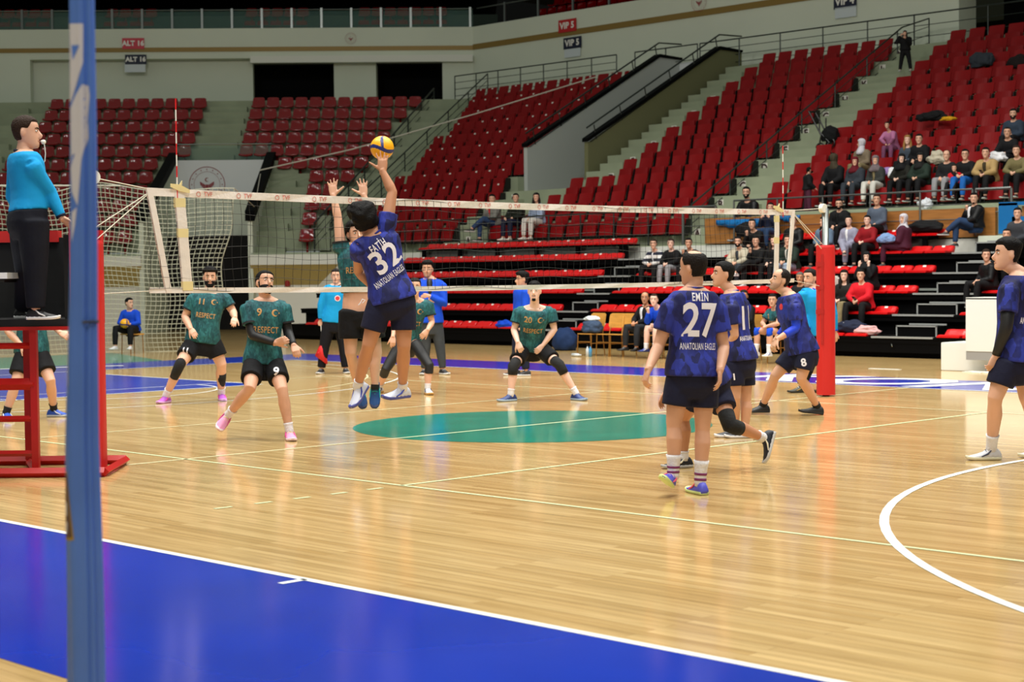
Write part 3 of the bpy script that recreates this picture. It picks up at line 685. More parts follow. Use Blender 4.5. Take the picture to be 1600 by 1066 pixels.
for i in range(21):
    y = -4.2 + i * .44
    for s in (1,):
        F = frame((.013, y, netpt(y, NT - .037).z), (0, 1, 0), (0, 0, 1))
        me = text_mesh('TVF', .055, .0008); me.transform(F @ Matrix.Translation((.03, 0, 0))); bm.from_mesh(me); bpy.data.meshes.remove(me)
        for k in range(14):
            a, b = 2 * PI * k / 14, 2 * PI * (k + 1) / 14
            bm.faces.new([bm.verts.new(F @ Vector((-.075 + r * math.cos(t), r * math.sin(t), 0))) for r, t in ((.018, a), (.024, a), (.024, b), (.018, b))])
fin('printed_lettering', bm, M_tvf, tb, recalc=False)
for sgn, P0, end in ((-1, PN, YA), (1, PF, YB)):
    py = P0[1] - sgn * .03
    for a, b, r in ((netpt(end, NT - .01), (P0[0], py, 2.50 if sgn < 0 else 2.46), .005), (netpt(end, NT - .05), (P0[0], P0[1], 2.03 if sgn < 0 else 1.95), .0045),
                    (netpt(end, NT - .06), (P0[0] + .03, P0[1], 1.92 if sgn < 0 else 1.84), .0045), (netpt(end, NB + .02), (P0[0], P0[1], 1.50 if sgn < 0 else 1.43), .004)):
        bm = bmesh.new(); tube(bm, [a, b], r, 6); fin('tension_rope', bm, M_rope, net)
def post(P0, ztop, zpad, lab, sgn):
    t = thing('net_post', lab, 'post', (P0[0], P0[1], 0)); x, y = P0
    bm = bmesh.new(); tube(bm, [(x, y, 0), (x, y, ztop)], .045, 16); fin('pole', bm, M_rail, t, True)
    bm = bmesh.new(); tube(bm, [(x - .03, y - sgn * .055, ztop), (x + .03, y - sgn * .055, ztop)], .058, 20); fin('pulley', bm, M_white, t)
    bm = bmesh.new(); rr = .125
    pr = [Vector((x + rr * math.cos(a) * (1 + .05 * math.cos(4 * a)), y + rr * math.sin(a) * (1 + .05 * math.cos(4 * a)), 0)) for a in [2 * PI * i / 28 for i in range(28)]]
    loft(bm, [[p + Vector((0, 0, z)) for p in pr] for z in (.02, .05, .6, 1.2, zpad - .03)] + [[Vector((x, y, 0)) + (p - Vector((x, y, 0))) * .93 + Vector((0, 0, zpad)) for p in pr]])
    pd = fin('padding', bm, M_red, t)
    bm = bmesh.new()                    # closing flap with straps
    f = Vector((CAM.x - x, CAM.y - y, 0)).normalized(); f = Vector((f.x * .8 - .2, f.y, 0)).normalized(); r = Vector((-f.y, f.x, 0))
    M = Matrix(((r.x, f.x, 0, x), (r.y, f.y, 0, y), (0, 0, 1, 0), (0, 0, 0, 1)))
    box(bm, (-.02, .118, .68), (.012, .135, zpad - .12), M)
    for z in (zpad - .28, zpad - .58, zpad - .9): box(bm, (-.09, .11, z), (.02, .137, z + .06), M)
    fin('strap', bm, mat('red_strap', (170, 22, 22), .5), pd)
    return t
post(PF, 2.46, 1.98, 'net post in red padding standing beside the turquoise-shirted referee', 1)
post(PN, 2.50, 1.96, 'net post in red padding mostly hidden behind the tall blue banner', -1)

# ================================================================== volleyball
def volleyball(name, label, c, r, up, side):
    bm = bmesh.new(); bmesh.ops.create_icosphere(bm, subdivisions=5, radius=r); a = Vector(up).normalized(); b = Vector(side); b = (b - a * b.dot(a)).normalized(); n = a.cross(b)
    for f in bm.faces:
        d = f.calc_center_median().normalized(); A, B_, C_ = d.dot(a), d.dot(b), d.dot(n)
        lon = math.atan2(C_, B_); wave = A + .16 + .16 * math.sin(2 * lon + .6)
        navy = abs(wave) < .15 or (wave > 0 and abs(math.sin(lon * 1.5 + .35 * A + .2)) < .17 + .2 * A * A and A < .97)
        f.material_index = 1 if navy else 0; f.smooth = True
    o = tag(fin(name, bm, [mat('ball_yellow', (240, 172, 8), .4), mat('ball_navy', (24, 40, 112), .4)], None, False, False), label, 'ball'); o.data.shade_smooth(); o.location = c
    return o
BALL = atD(597, 231, 15.24)
volleyball('volleyball', 'yellow and blue volleyball above the net at the striker\'s fingertips', BALL, .106, UP + RT * .1, -FW + RT * .25)

# ================================================================== referee stand
t = thing('referee_stand', 'red steel referee ladder stand with black platform beside the net', 'stand', (-.2, -6.0, 0))
def S(x, y, D): return atD(x, y, D)
D0, D1 = 13.35, 14.3
def bar(pts, r, name, m=M_redp, n=4):
    bm = bmesh.new(); tube(bm, pts, r, n); return fin(name, bm, m, t)
zt = 1.24
ux = Vector((RT.x, RT.y, 0)).normalized(); uy = Vector((FW.x, FW.y, 0)).normalized()
def G(x, y, D): 
    p = atZ(x, y); return p
A0 = atZ(57, 742); A0.z = 0; B0 = A0 - ux * .27 + uy * .75     # near upright and its far partner
A1 = A0 - ux * .80; B1 = B0 - ux * .80
for p, h in ((A0, zt + .02), (A1, zt + .02), (B0, zt), (B1, zt)): bar([p, p + Vector((0, 0, h))], .040, 'upright')
for z in (.18, .47, .76, 1.08): bar([A1 + Vector((0, 0, z)), A0 + Vector((0, 0, z))], .026 if z != .76 else .05, 'rung')
for p, q in ((A0, B0), (A1, B1)): bar([p + Vector((0, 0, .03)), q + Vector((0, 0, .03))], .035, 'foot_rail'); bar([p + Vector((0, 0, .74)), q + Vector((0, 0, .74))], .025, 'side_brace')
bar([A1 - uy * .2 + ux * -.2 + Vector((0, 0, .04)), A0 - uy * .2 + ux * .62 + Vector((0, 0, .04))], .04, 'foot_rail')
bar([B1 + Vector((0, 0, .04)), B0 + ux * .85 + Vector((0, 0, .04))], .04, 'foot_rail'); bar([A0 - uy * .2 + ux * .62 + Vector((0, 0, .04)), B0 + ux * .85 + Vector((0, 0, .04))], .035, 'foot_rail')
PB = Matrix(((ux.x, uy.x, 0, A0.x), (ux.y, uy.y, 0, A0.y), (0, 0, 1, 0), (0, 0, 0, 1)))
bm = bmesh.new(); box(bm, (-1.1, -.05, zt), (.34, .95, zt + .06), PB); fin('platform', bm, M_blackm, t)
bm = bmesh.new(); box(bm, (-1.1, -.07, zt - .03), (.35, -.04, zt), PB); fin('platform_edge', bm, M_redp, t)
bm = bmesh.new(); box(bm, (-1.1, .86, zt + .06), (.3, .92, 2.0), PB); box(bm, (.27, -.02, zt + .06), (.32, .92, 2.0), PB); fin('guard_curtain', bm, mat('black_curtain', (6, 6, 8), .8, bump=.3, bscale=6), t)
bm = bmesh.new(); box(bm, (-1.1, .82, 1.96), (.0, .95, 2.06), PB); box(bm, (.32, -.04, zt + .0), (.38, .04, 2.06), PB); box(bm, (.3, .84, zt), (.37, .95, 2.06), PB); fin('guard_padding', bm, M_red, t)
bm = bmesh.new(); box(bm, (-1.0, -.30, 1.64), (-.12, .12, 1.69), PB); d = fin('desk_top', bm, mat('white_desk', (232, 234, 236), .4), t)
bm = bmesh.new(); box(bm, (-.98, -.28, 1.61), (-.15, .1, 1.64), PB); box(bm, (-.26, -.25, zt), (-.22, -.2, 1.56), PB); fin('desk_leg', bm, M_blackm, t)

# ================================================================== rolled blue banner on a pole, close to the lens
t = thing('banner_pole', 'tall blue rolled banner with white lettering standing close to the camera', 'banner', tuple(atD(128, 1066, 5.45).xy) + (0,))
bx = Vector(t.location)
bm = bmesh.new(); tube(bm, [bx, bx + Vector((0, 0, 3.1)) + ux * .05], .014, 10); fin('pole', bm, M_rail, t)
bm = bmesh.new(); box(bm, (bx.x - .2, bx.y - .2, 0), (bx.x + .2, bx.y + .2, .03)); fin('base_plate', bm, M_blackm, t)
# silhouette half-widths against height, the cloth hangs in deep folds around the pole
def bw(z):
    pts = [(0, .064), (.3, .060), (.7, .057), (1.1, .053), (1.5, .045), (1.9, .041), (2.3, .038), (2.7, .036), (3.15, .035)]
    for (a, wa), (b, wb) in zip(pts, pts[1:]):
        if z <= b: return wa + (wb - wa) * (z - a) / (b - a)
    return .044
def bctr(z):
    pts = [(0, .006), (.6, .004), (1.1, -.004), (1.7, .004), (2.1, .006), (2.5, .004), (3.15, 0)]
    for (a, wa), (b, wb) in zip(pts, pts[1:]):
        if z <= b: return wa + (wb - wa) * (z - a) / (b - a) + .016 * z
    return .016 * z
def cloth_ring(z, n=72):
    out = []
    for i in range(n):
        a = 2 * PI * i / n            # a=0 -> right as seen, -pi/2 -> towards the lens
        w = bw(z); fold = .10 * math.sin(3 * a + 1.1 * z) + .06 * math.sin(7 * a + 2.2 * z + 1) + .07 * math.exp(-((a - 5.55) / .13) ** 2) - .30 * math.exp(-((a - 5.28) / .10) ** 2) - .22 * math.exp(-((a - 5.80) / .09) ** 2)
        r = w * (1 + fold)
        out.append(bx + ux * (bctr(z) + r * math.cos(a)) + uy * (r * math.sin(a) * .9) + Vector((0, 0, z)))
    return out
bm = bmesh.new(); loft(bm, [cloth_ring(.06 + 3.08 * i / 90) for i in range(91)])
M_ban = mat('banner_blue', (84, 126, 212), .5, noise_amt=.1, scale=3, bump=.25, bscale=5, sheen=.2)
bc = fin('banner_cloth', bm, M_ban, t, True)
# white letter fragments and brown patch laid on the folded cloth
bvh = None
def on_cloth(pts, name, m, off=.0025):
    global bvh
    if bvh is None:
        b2 = bmesh.new(); b2.from_mesh(bc.data); bvh = BVHTree.FromBMesh(b2)
    bm = bmesh.new(); vs = [bm.verts.new((p[0], p[1], 0)) for p in pts]; f = bm.faces.new(vs)
    bmesh.ops.triangulate(bm, faces=[f])
    for _ in range(6):
        es = [e for e in bm.edges if e.calc_length() > 3.5]
        if es: bmesh.ops.subdivide_edges(bm, edges=es, cuts=1); bmesh.ops.triangulate(bm, faces=bm.faces)
    nrm = bc.location
    for v in bm.verts:
        rr_ = ray(v.co.x, v.co.y); p = CAM + rr_ * ((bx - uy * .03 - CAM).dot(uy) / rr_.dot(uy)); q = p - bx; lx = q.dot(ux); z = p.z
        o0 = bx + ux * lx + Vector((0, 0, z)) - uy * .4
        h = bvh.ray_cast(o0 - Vector(t.location) * 0, uy)
        if h[0] is None:
            lx = max(-bw(z) * .93, min(bw(z) * .93, lx - bctr(z))) + bctr(z); o0 = bx + ux * lx * .97 + Vector((0, 0, z)) - uy * .4; h = bvh.ray_cast(o0, uy)
        v.co = (h[0] if h[0] is not None else bx + ux * lx) - uy * off
    o = fin(name, bm, m, bc); return o
for wb in (bc,): wb.data.transform(Matrix.Identity(4))
M_bw = mat('banner_white_print', (214, 212, 220), .6)
frag = [[(108, 37), (130, 37), (130, 98), (112, 158), (109, 160), (109, 70)], [(112, 71), (125, 71), (114, 94)],
        [(129, 132), (138, 134), (140, 150), (136, 190), (131, 200), (127, 235), (113, 243), (112, 266), (110, 170), (118, 150)],
        [(131, 200), (137, 190), (138, 215), (132, 232), (128, 250), (124, 300), (122, 322), (113, 300), (111, 262), (116, 246), (127, 238)],
        [(113, 332), (121, 324), (118, 352), (113, 380)], [(150, 178), (151, 240), (151.5, 245), (150, 245)], [(106, 520), (108, 600), (104, 618), (103, 560)]]
for i, fr in enumerate(frag):
    on_cloth(fr, 'white_lettering', M_bw if i != 1 else M_ban, .0028 if i != 1 else .0045)
on_cloth([(101, 738), (106, 738), (119, 842), (98, 846)], 'brown_patch', mat('banner_gold', (170, 140, 50), .6))
on_cloth([(101, 742), (105, 742), (116, 838), (99, 842)], 'brown_patch', mat('banner_brown', (92, 62, 54), .6), .003)
on_cloth([(100, 786), (104, 786), (105, 806), (102, 806)], 'patch_lettering', M_bw, .0045); on_cloth([(100, 812), (106, 818), (104, 836), (101, 828)], 'patch_lettering', M_bw, .0045)
bm = bmesh.new(); z = atD(147, 502, depth(bx)).z; tube(bm, [bx + ux * (bctr(z) + bw(z) * 1.12 * math.cos(a)) + uy * bw(z) * 1.05 * math.sin(a) + Vector((0, 0, z)) for a in [-1.35 + .12 * i for i in range(12)]], .005, 6); fin('tie_cord', bm, M_blackm, t)

# ================================================================== drawn-back end net
E0 = atZ(335, 549); E1 = atZ(163, 553); E0 += Vector((-.45, .45, 0)); E1 += Vector((-.45, .45, 0)); ed = (E1 - E0); ed.z = 0; ed.normalize()
net2 = thing('safety_net', 'white square-mesh safety net hanging behind the end line', 'net', (E0.x, E0.y, 0))
def zprof(s):       # top height along the net, s metres from its open edge
    if s < 0: return 0
    return 3.66 + (0.75 * max(0, 1 - s / 1.8)) * 0
bm = bmesh.new(); GS = .105; nx, nz = 66, 36
def npnt(i, j):
    s = i * GS; z = j * GS; q = min(1, z / 3.5)
    lean = .42 * q ** 2.2 * max(0, 1 - s / 2.2); bulge = .25 * math.sin(s * 1.9 + q) * (1 - .4 * q) + .1 * math.sin(s * 5)
    zz = z * (1 - .02 * math.sin(s * 2)) + .05 * math.sin(s * 3) * q
    return E0 + ed * (s - lean + .05 * math.sin(z * 4)) + Vector((-ed.y, ed.x, 0)) * bulge + Vector((0, 0, max(.01, zz)))
for i in range(nx):
    for j in range(nz):
        p = npnt(i, j)
        if i < nx - 1: cord(bm, p, npnt(i + 1, j), .0075 if j < nz - 1 else .012)
        if j < nz - 1: cord(bm, p, npnt(i, j + 1), .0075 if i else .014)
fin('mesh_netting', bm, mat('net_white', (196, 196, 172), .8), net2)
bm = bmesh.new(); tube(bm, [npnt(0, nz - 1), cp(TR + .1, -.6, 3.75), cp(TR - .05, 2.2, 4.9)], .012, 5); tube(bm, [npnt(20, nz - 1), npnt(64, nz - 1) + Vector((0, 0, .02))], .02, 5); fin('edge_rope', bm, M_rope, net2)
for p, q in (((415, 262), (805, 150)),):
    bm = bmesh.new(); a = cp(TR - .05, 2.0, 5.0); b = atY(958, 112, 28.6); tube(bm, [a, a.lerp(b, .25) + Vector((0, 0, -.15)), a.lerp(b, .6) + Vector((0, 0, -.12)), b], .02, 5)
    tag(fin('guy_rope', bm, M_rope), 'thin pale rope strung from the tunnel wall across the far seats', 'rope')

# ================================================================== white boxes, chairs, bench things
def simple_box(name, label, cat, a, b, m, bev=.01):
    bm = bmesh.new(); box(bm, a, b); bmesh.ops.bevel(bm, geom=bm.edges[:], offset=bev, segments=2, affect='EDGES'); return tag(fin(name, bm, m), label, cat)
M_lam = mat('white_laminate', (226, 228, 224), .35)
c = atZ(1470, 579); simple_box('white_box', 'low white box on the floor under the taller white desk', 'box', (c.x, c.y, 0), (c.x + 2.6, c.y + .8, .46), M_lam)
c2 = atD(1510, 475, depth((c.x + .7, c.y, 0)) - .35)
t = thing('scorer_desk', 'white scorer desk with a grey lower edge beside the seated black-shirted man', 'desk', (c2.x, c2.y, 0))
yy = c.y - .12; x0 = atY(1509, 500, yy - .1).x; bm = bmesh.new(); box(bm, (x0, yy - .1, .34), (x0 + 1.9, yy - .04, 1.19)); box(bm, (x0, yy - .1, 1.17), (x0 + 1.9, yy + .5, 1.2)); fin('front_panel', bm, M_lam, t)
bm = bmesh.new(); box(bm, (x0, yy - .09, .2), (x0 + 1.9, yy - .04, .34)); box(bm, (x0 + .02, yy - .05, .465), (x0 + .08, yy + .45, 1.18)); fin('grey_plinth', bm, mat('grey_laminate', (150, 150, 150), .5), t)
bm = bmesh.new()
for i in range(7): box(bm, (c.x + .55 + i * .1, c.y - .28 - .03 * (i % 3), 0.0), (c.x + .72 + i * .1, c.y - .12, .012 + .01 * (i % 2)))
tag(fin('paper_scrap', bm, M_white), 'torn white paper lying in front of the low white box', 'paper')
simple_box('floor_tape', 'short strip of white tape on the floor between bleachers and lettering', 'tape', (-3.1, 11.2, .001), (-2.5, 11.28, .006), M_line, .001)
M_chair = mat('chair_ply', (196, 142, 62), .4, noise_amt=.15, scale=4, stretch=(1, 1, 6)); M_cleg = mat('chair_steel_brown', (150, 104, 40), .35, metal=.3)
def chair(label, x, y, rz):
    t = thing('wooden_chair', label, 'chair', (x, y, 0), 'wooden team bench chairs'); t.rotation_euler = (0, 0, rz)
    def part(nm, bm, m):
        o = fin(nm, bm, m); o.parent = t; o.matrix_parent_inverse = Matrix.Identity(4); return o
    bm = bmesh.new(); R = []
    for i in range(9):
        s = -1 + 2 * i / 8; e = .03 if abs(s) == 1 else 0; R.append([Vector((.2 * s, -.2 + e, .43)), Vector((.2 * s, .18 - e, .42)), Vector((.2 * s, .18 - e, .438)), Vector((.2 * s, -.2 + e, .448))])
    loft(bm, R); part('seat', bm, M_chair)
    bm = bmesh.new(); R = []
    for i in range(9):
        s = -1 + 2 * i / 8; e = .03 if abs(s) == 1 else 0; c = .03 * (1 - s * s)
        R.append([Vector((.2 * s, .2 + c, .56 + e)), Vector((.2 * s, .25 + c, .85 - e)), Vector((.2 * s, .265 + c, .85 - e)), Vector((.2 * s, .215 + c, .56 + e))])
    loft(bm, R); part('backrest', bm, M_chair)
    for sx in (-1, 1):
        bm = bmesh.new(); tube(bm, [(sx * .19, -.19, 0), (sx * .18, -.17, .42)], .011, 6); part('leg', bm, M_cleg)
        bm = bmesh.new(); tube(bm, [(sx * .19, .22, 0), (sx * .17, .18, .42), (sx * .15, .235, .62)], .011, 6); part('leg', bm, M_cleg)
        bm = bmesh.new(); tube(bm, [(sx * .185, -.18, .25), (sx * .185, .2, .25)], .009, 5); part('stretcher', bm, M_cleg)
    bm = bmesh.new(); tube(bm, [(-.185, -.18, .28), (.185, -.18, .28)], .009, 5); part('stretcher', bm, M_cleg)
    return t
CH = []
for i, (px, lb) in enumerate(((905, 'wooden chair piled with a dark jacket and white cloth'), (952, 'empty wooden chair between the jacket chair and another empty one'), (983, 'empty wooden chair right beside the man in the black suit'))):
    p = atZ(px + 8, 556); CH.append(chair(lb, p.x, 12.15, .0))
CH += [chair('wooden chair under the seated man in the black suit', atZ(1010, 561).x, 12.15, 0), chair('wooden chair under the crouched coach in the blue sweatshirt', atZ(1046, 561).x, 12.0, 0)]
def lump(name, label, cat, c, r, m, seed=0, amp=.25, parent=None, flat=.0):
    """soft crumpled heap"""
    bm = bmesh.new(); bmesh.ops.create_icosphere(bm, subdivisions=4, radius=1)
    for v in bm.verts:
        d = v.co.copy(); n = noise.noise(d * 1.6 + Vector((seed, 0, 0))) + .5 * noise.noise(d * 4 + Vector((0, seed, 0)))
        v.co = Vector((d.x * r[0], d.y * r[1], max(d.z, -.6 + flat) * r[2])) * (1 + amp * n)
    bmesh.ops.translate(bm, verts=bm.verts, vec=Vector(c))
    o = fin(name, bm, m, parent, True); return tag(o, label, cat) if parent is None else o
c = CH[0].location
lump('jacket', 'dark blue jacket heaped on the end wooden chair', 'jacket', (c.x + .05, c.y, .56), (.24, .2, .15), cloth('jacket_blue', (52, 68, 92)), 3)
lump('towel', 'white cloth lying on top of the heaped dark jacket', 'towel', (c.x, c.y + .05, .74), (.17, .12, .06), cloth('white_cloth', (214, 222, 222)), 5)
pb = atZ(878, 548); lump('sports_bag', 'dark blue sports bag on the floor behind player number 20', 'bag', (pb.x, pb.y + .1, .19), (.3, .24, .3), cloth('bag_blue', (22, 44, 82)), 8, .15)
for px, rgb, lb in ((918, (196, 204, 210), 'clear water bottle standing in front of the wooden chairs'), (922.5, (70, 140, 190), 'blue drink bottle standing next to the clear water bottle')):
    p = atZ(px, 558); tt = thing('bottle', lb, 'bottle', (p.x, p.y, 0)); bm = bmesh.new(); tube(bm, [p, p + Vector((0, 0, .15)), p + Vector((0, 0, .19)), p + Vector((0, 0, .21))], [.034, .034, .014, .014], 12); fin('bottle_body', bm, mat('bottle_%d' % rgb[0], rgb, .2), tt, True)
    bm = bmesh.new(); tube(bm, [p + Vector((0, 0, .21)), p + Vector((0, 0, .25))], .016, 10); fin('cap', bm, M_blackm, tt)
p = atZ(901, 557.5); tt = thing('bottle', 'empty clear bottle lying on the floor by the chairs', 'bottle', (p.x, p.y, 0)); bm = bmesh.new(); tube(bm, [p + Vector((-.12, 0, .034)), p + Vector((.04, 0, .034)), p + Vector((.09, 0, .034)), p + Vector((.12, 0, .034))], [.033, .033, .013, .013], 12); fin('bottle_body', bm, mat('bottle_196', (196, 204, 210), .2), tt, True)
# blue tarpaulins and plywood front details
def drape(name, label, pts, sag, m, th=.012):
    bm = bmesh.new(); R = []
    a, b, h = pts; a = Vector(a); b = Vector(b)
    for i in range(17):
        s = i / 16; p = a.lerp(b, s); w = .02 * math.sin(i * 1.9); hh = h * (.65 + .35 * math.sin(PI * s)) + sag * math.sin(PI * s)
        R.append([p + Vector((0, -th + w, 0)), p + Vector((0, th + w, 0)), p + Vector((0, th - w, -hh)), p + Vector((0, -th - w * 2, -hh))])
    loft(bm, R); return tag(fin(name, bm, m, None, True), label, 'tarpaulin')
M_tarp = mat('blue_tarpaulin', (14, 104, 168), .35, bump=.4, bscale=6)
yt = SY - .66
def tY(x, y): return atY(x, y, yt)
drape('tarpaulin', 'blue tarpaulin hanging over the plywood below the crouching man', (tY(1119, 344), tY(1203, 341), .16), .06, M_tarp)
drape('tarpaulin', 'small blue tarpaulin end hanging behind the antenna sleeve', (tY(1218, 338), tY(1250, 336), .1), .04, M_tarp)
bm = bmesh.new(); a = atY(1561, 324, yt); box(bm, (a.x, yt - .02, 2.38), (a.x + .42, yt + .02, 3.0)); box(bm, (a.x + .3, yt - .02, 2.38), (a.x + .62, yt + .02, 2.72)); box(bm, (a.x, yt - .02, 2.95), (a.x + 1.6, yt + .02, 3.02)); tag(fin('blue_screen', bm, M_tarp), 'blue sheeting fixed to the plywood at the stand\'s gate', 'sheeting')
a = atY(1530, 400, 18.35); simple_box('white_ledge', 'white sloping wall piece beside the top bleacher bench', 'ledge', (a.x, 18.3, 2.02), (a.x + 1.4, 18.6, 2.34), M_wall)
# ================================================================== people
REM = []
def remesh(o, vox, smooth=2): REM.append((o, vox, smooth)); return o
def bake():
    for o, vox, sm in REM:
        m = o.modifiers.new('r', 'REMESH'); m.mode = 'VOXEL'; m.voxel_size = vox; m.use_smooth_shade = True
        if sm:
            s = o.modifiers.new('s', 'SMOOTH'); s.factor = .5; s.iterations = sm
    dg = bpy.context.evaluated_depsgraph_get()
    for o, vox, sm in REM:
        me = bpy.data.meshes.new_from_object(o.evaluated_get(dg)); old = o.data
        me.materials.clear()
        for mm in old.materials: me.materials.append(mm)
        me.name = old.name; o.modifiers.clear(); o.data = me; me.shade_smooth(); bpy.data.meshes.remove(old)
    REM.clear()
def onray(px, py, P, L, s):
    d = ray(px, py)
    if s == 0: return CAM + d * depth(P)
    q = CAM - Vector(P); a = d.dot(d); b = 2 * d.dot(q); c = q.dot(q) - L * L; disc = b * b - 4 * a * c
    if disc <= 0: return CAM + d * (-b / (2 * a))
    r = math.sqrt(disc); return CAM + d * ((-b + (r if s > 0 else -r)) / (2 * a))
def lerp(a, b, t): return a + (b - a) * t
HEADP = [(-.121, .012, .070, .040), (-.116, .027, .082, .022), (-.105, .038, .089, .0), (-.088, .048, .090, -.035), (-.064, .058, .088, -.062), (-.035, .0655, .088, -.078),
         (-.005, .070, .084, -.088), (.022, .074, .089, -.096), (.05, .0745, .089, -.098), (.076, .069, .079, -.090), (.097, .055, .06, -.070), (.112, .036, .036, -.047), (.1195, .014, .012, -.018)]
def headprof(z):
    P = HEADP
    if z <= P[0][0]: return P[0][1:]
    for a, b in zip(P, P[1:]):
        if z <= b[0]:
            t = (z - a[0]) / (b[0] - a[0]); t = t * t * (3 - 2 * t) * .35 + t * .65
            return tuple(lerp(a[i], b[i], t) for i in (1, 2, 3))
    return P[-1][1:]
def head_surface(bm, M, sc, disp=None, n=36, zr=None):
    """closed skull surface in local frame (x = own left, y forward, z up); disp(phi, z) pushes it outward"""
    zs = [HEADP[0][0] + (HEADP[-1][0] - HEADP[0][0]) * (0.5 - 0.5 * math.cos(PI * i / 26)) for i in range(27)]; R = []
    for z in zs:
        w, f, b = headprof(z); c = (f + b) / 2; h = (f - b) / 2; ring = []
        for k in range(n):
            a = 2 * PI * k / n; sx, cy = math.sin(a), math.cos(a)
            e = 2 / 2.3
            x = w * math.copysign(abs(sx) ** e, sx); y = c + h * math.copysign(abs(cy) ** e, cy)
            if disp:
                phi = abs(math.atan2(x, y - c)); d = disp(phi, z, x, y)
                nv = Vector((x / max(w, .02), (y - c) / max(h, .02), z / .12 * .9)).normalized(); p = Vector((x, y, z)) + nv * d
            else: p = Vector((x, y, z))
            ring.append(M @ (p * sc))
        R.append(ring)
    loft(bm, R)
def sstep(a, b, x):
    t = max(0, min(1, (x - a) / (b - a))); return t * t * (3 - 2 * t)
def hairline(phi, front=.066, side=.012, back=-.075):
    if phi < .75: return front + .0 * phi
    if phi < 1.25: return lerp(front, side, sstep(.75, 1.25, phi))
    if phi < 1.75: return lerp(side, .016, sstep(1.25, 1.75, phi))
    return lerp(.016, back, sstep(1.75, 2.2, phi))
def add_hair(t, M, sc, style, m, seed=0):
    th = {'short': .009, 'fade': .013, 'curly': .020, 'mop': .038, 'thin': .008, 'bald_top': .009, 'receding': .009, 'long': .016, 'tied': .010, 'shaved': .002, 'quiff': .016}.get(style, .011)
    def disp(phi, z, x, y):
        fr = .060 if style not in ('receding', 'bald_top') else .088
        if style == 'bald_top': fr = .078
        zl = hairline(phi, fr, .012, -.07 if style != 'long' else -.12)
        mk = sstep(zl - .006, zl + .022, z)
        if style == 'bald_top': mk *= 1 - (1 - sstep(.030, .062, math.hypot(x, y + .02))) * sstep(.06, .08, z)
        if style == 'receding': mk *= 1 - .9 * sstep(.06, .09, z) * sstep(.0, .05, y)
        d = th
        if style == 'fade': d = .004 + .018 * sstep(.03, .085, z)
        if style == 'quiff': d = .004 + .022 * sstep(.02, .08, z) * (1 + .5 * sstep(0, .08, y))
        if style in ('curly', 'mop'): d += (.022 if style == 'mop' else .012) * noise.noise(Vector((x, y, z)) * 30 + Vector((seed, 0, 0)))
        d += .0025 * noise.noise(Vector((x, y, z)) * 70 + Vector((seed, 0, 0)))
        return -.013 + mk * (.013 + d)
    bm = bmesh.new(); head_surface(bm, M, sc, disp, 48)
    if style == 'long':
        for sx in (-1, 1):
            P = [M @ (Vector(q) * sc) for q in ((sx * .055, -.02, .03), (sx * .075, -.02, -.06), (sx * .085, .01, -.14), (sx * .08, .05, -.22), (sx * .075, .06, -.28))]
            tube(bm, P, [.03 * sc, .034 * sc, .036 * sc, .03 * sc, .012 * sc], 10)
        P = [M @ (Vector(q) * sc) for q in ((0, -.06, .03), (0, -.075, -.07), (0, -.085, -.16), (0, -.085, -.24))]; tube(bm, P, [.06 * sc, .07 * sc, .07 * sc, .04 * sc], 14)
    if style == 'tied': 
        P = [M @ (Vector(q) * sc) for q in ((0, -.09, .05), (0, -.125, .03), (0, -.13, -.04), (0, -.115, -.12))]; tube(bm, P, [.02 * sc, .03 * sc, .026 * sc, .008 * sc], 10)
    return fin('hair', bm, m, t, True)
def add_scarf(t, M, sc, m, torso=None):
    def disp(phi, z, x, y):
        face = (1 - sstep(.62, .85, phi)) * (1 - sstep(.045, .065, z)) * sstep(-.115, -.10, z)
        return -.014 + (1 - face) * (.030 + .004 * math.sin(9 * phi + 30 * z))
    bm = bmesh.new(); head_surface(bm, M, sc, disp, 48)
    R = []
    for q, w, d in (((0, -.01, -.07), .075, .085), ((0, .0, -.12), .085, .095), ((0, .01, -.17), .12, .115), ((0, .02, -.23), .165, .13), ((0, .03, -.29), .17, .12)):
        R.append([M @ ((Vector(q) + Vector((w * math.cos(a), d * math.sin(a) * .9, .01 * math.sin(5 * a)))) * sc) for a in [2 * PI * i / 24 for i in range(24)]])
    loft(bm, R); return fin('headscarf', bm, m, t, True)
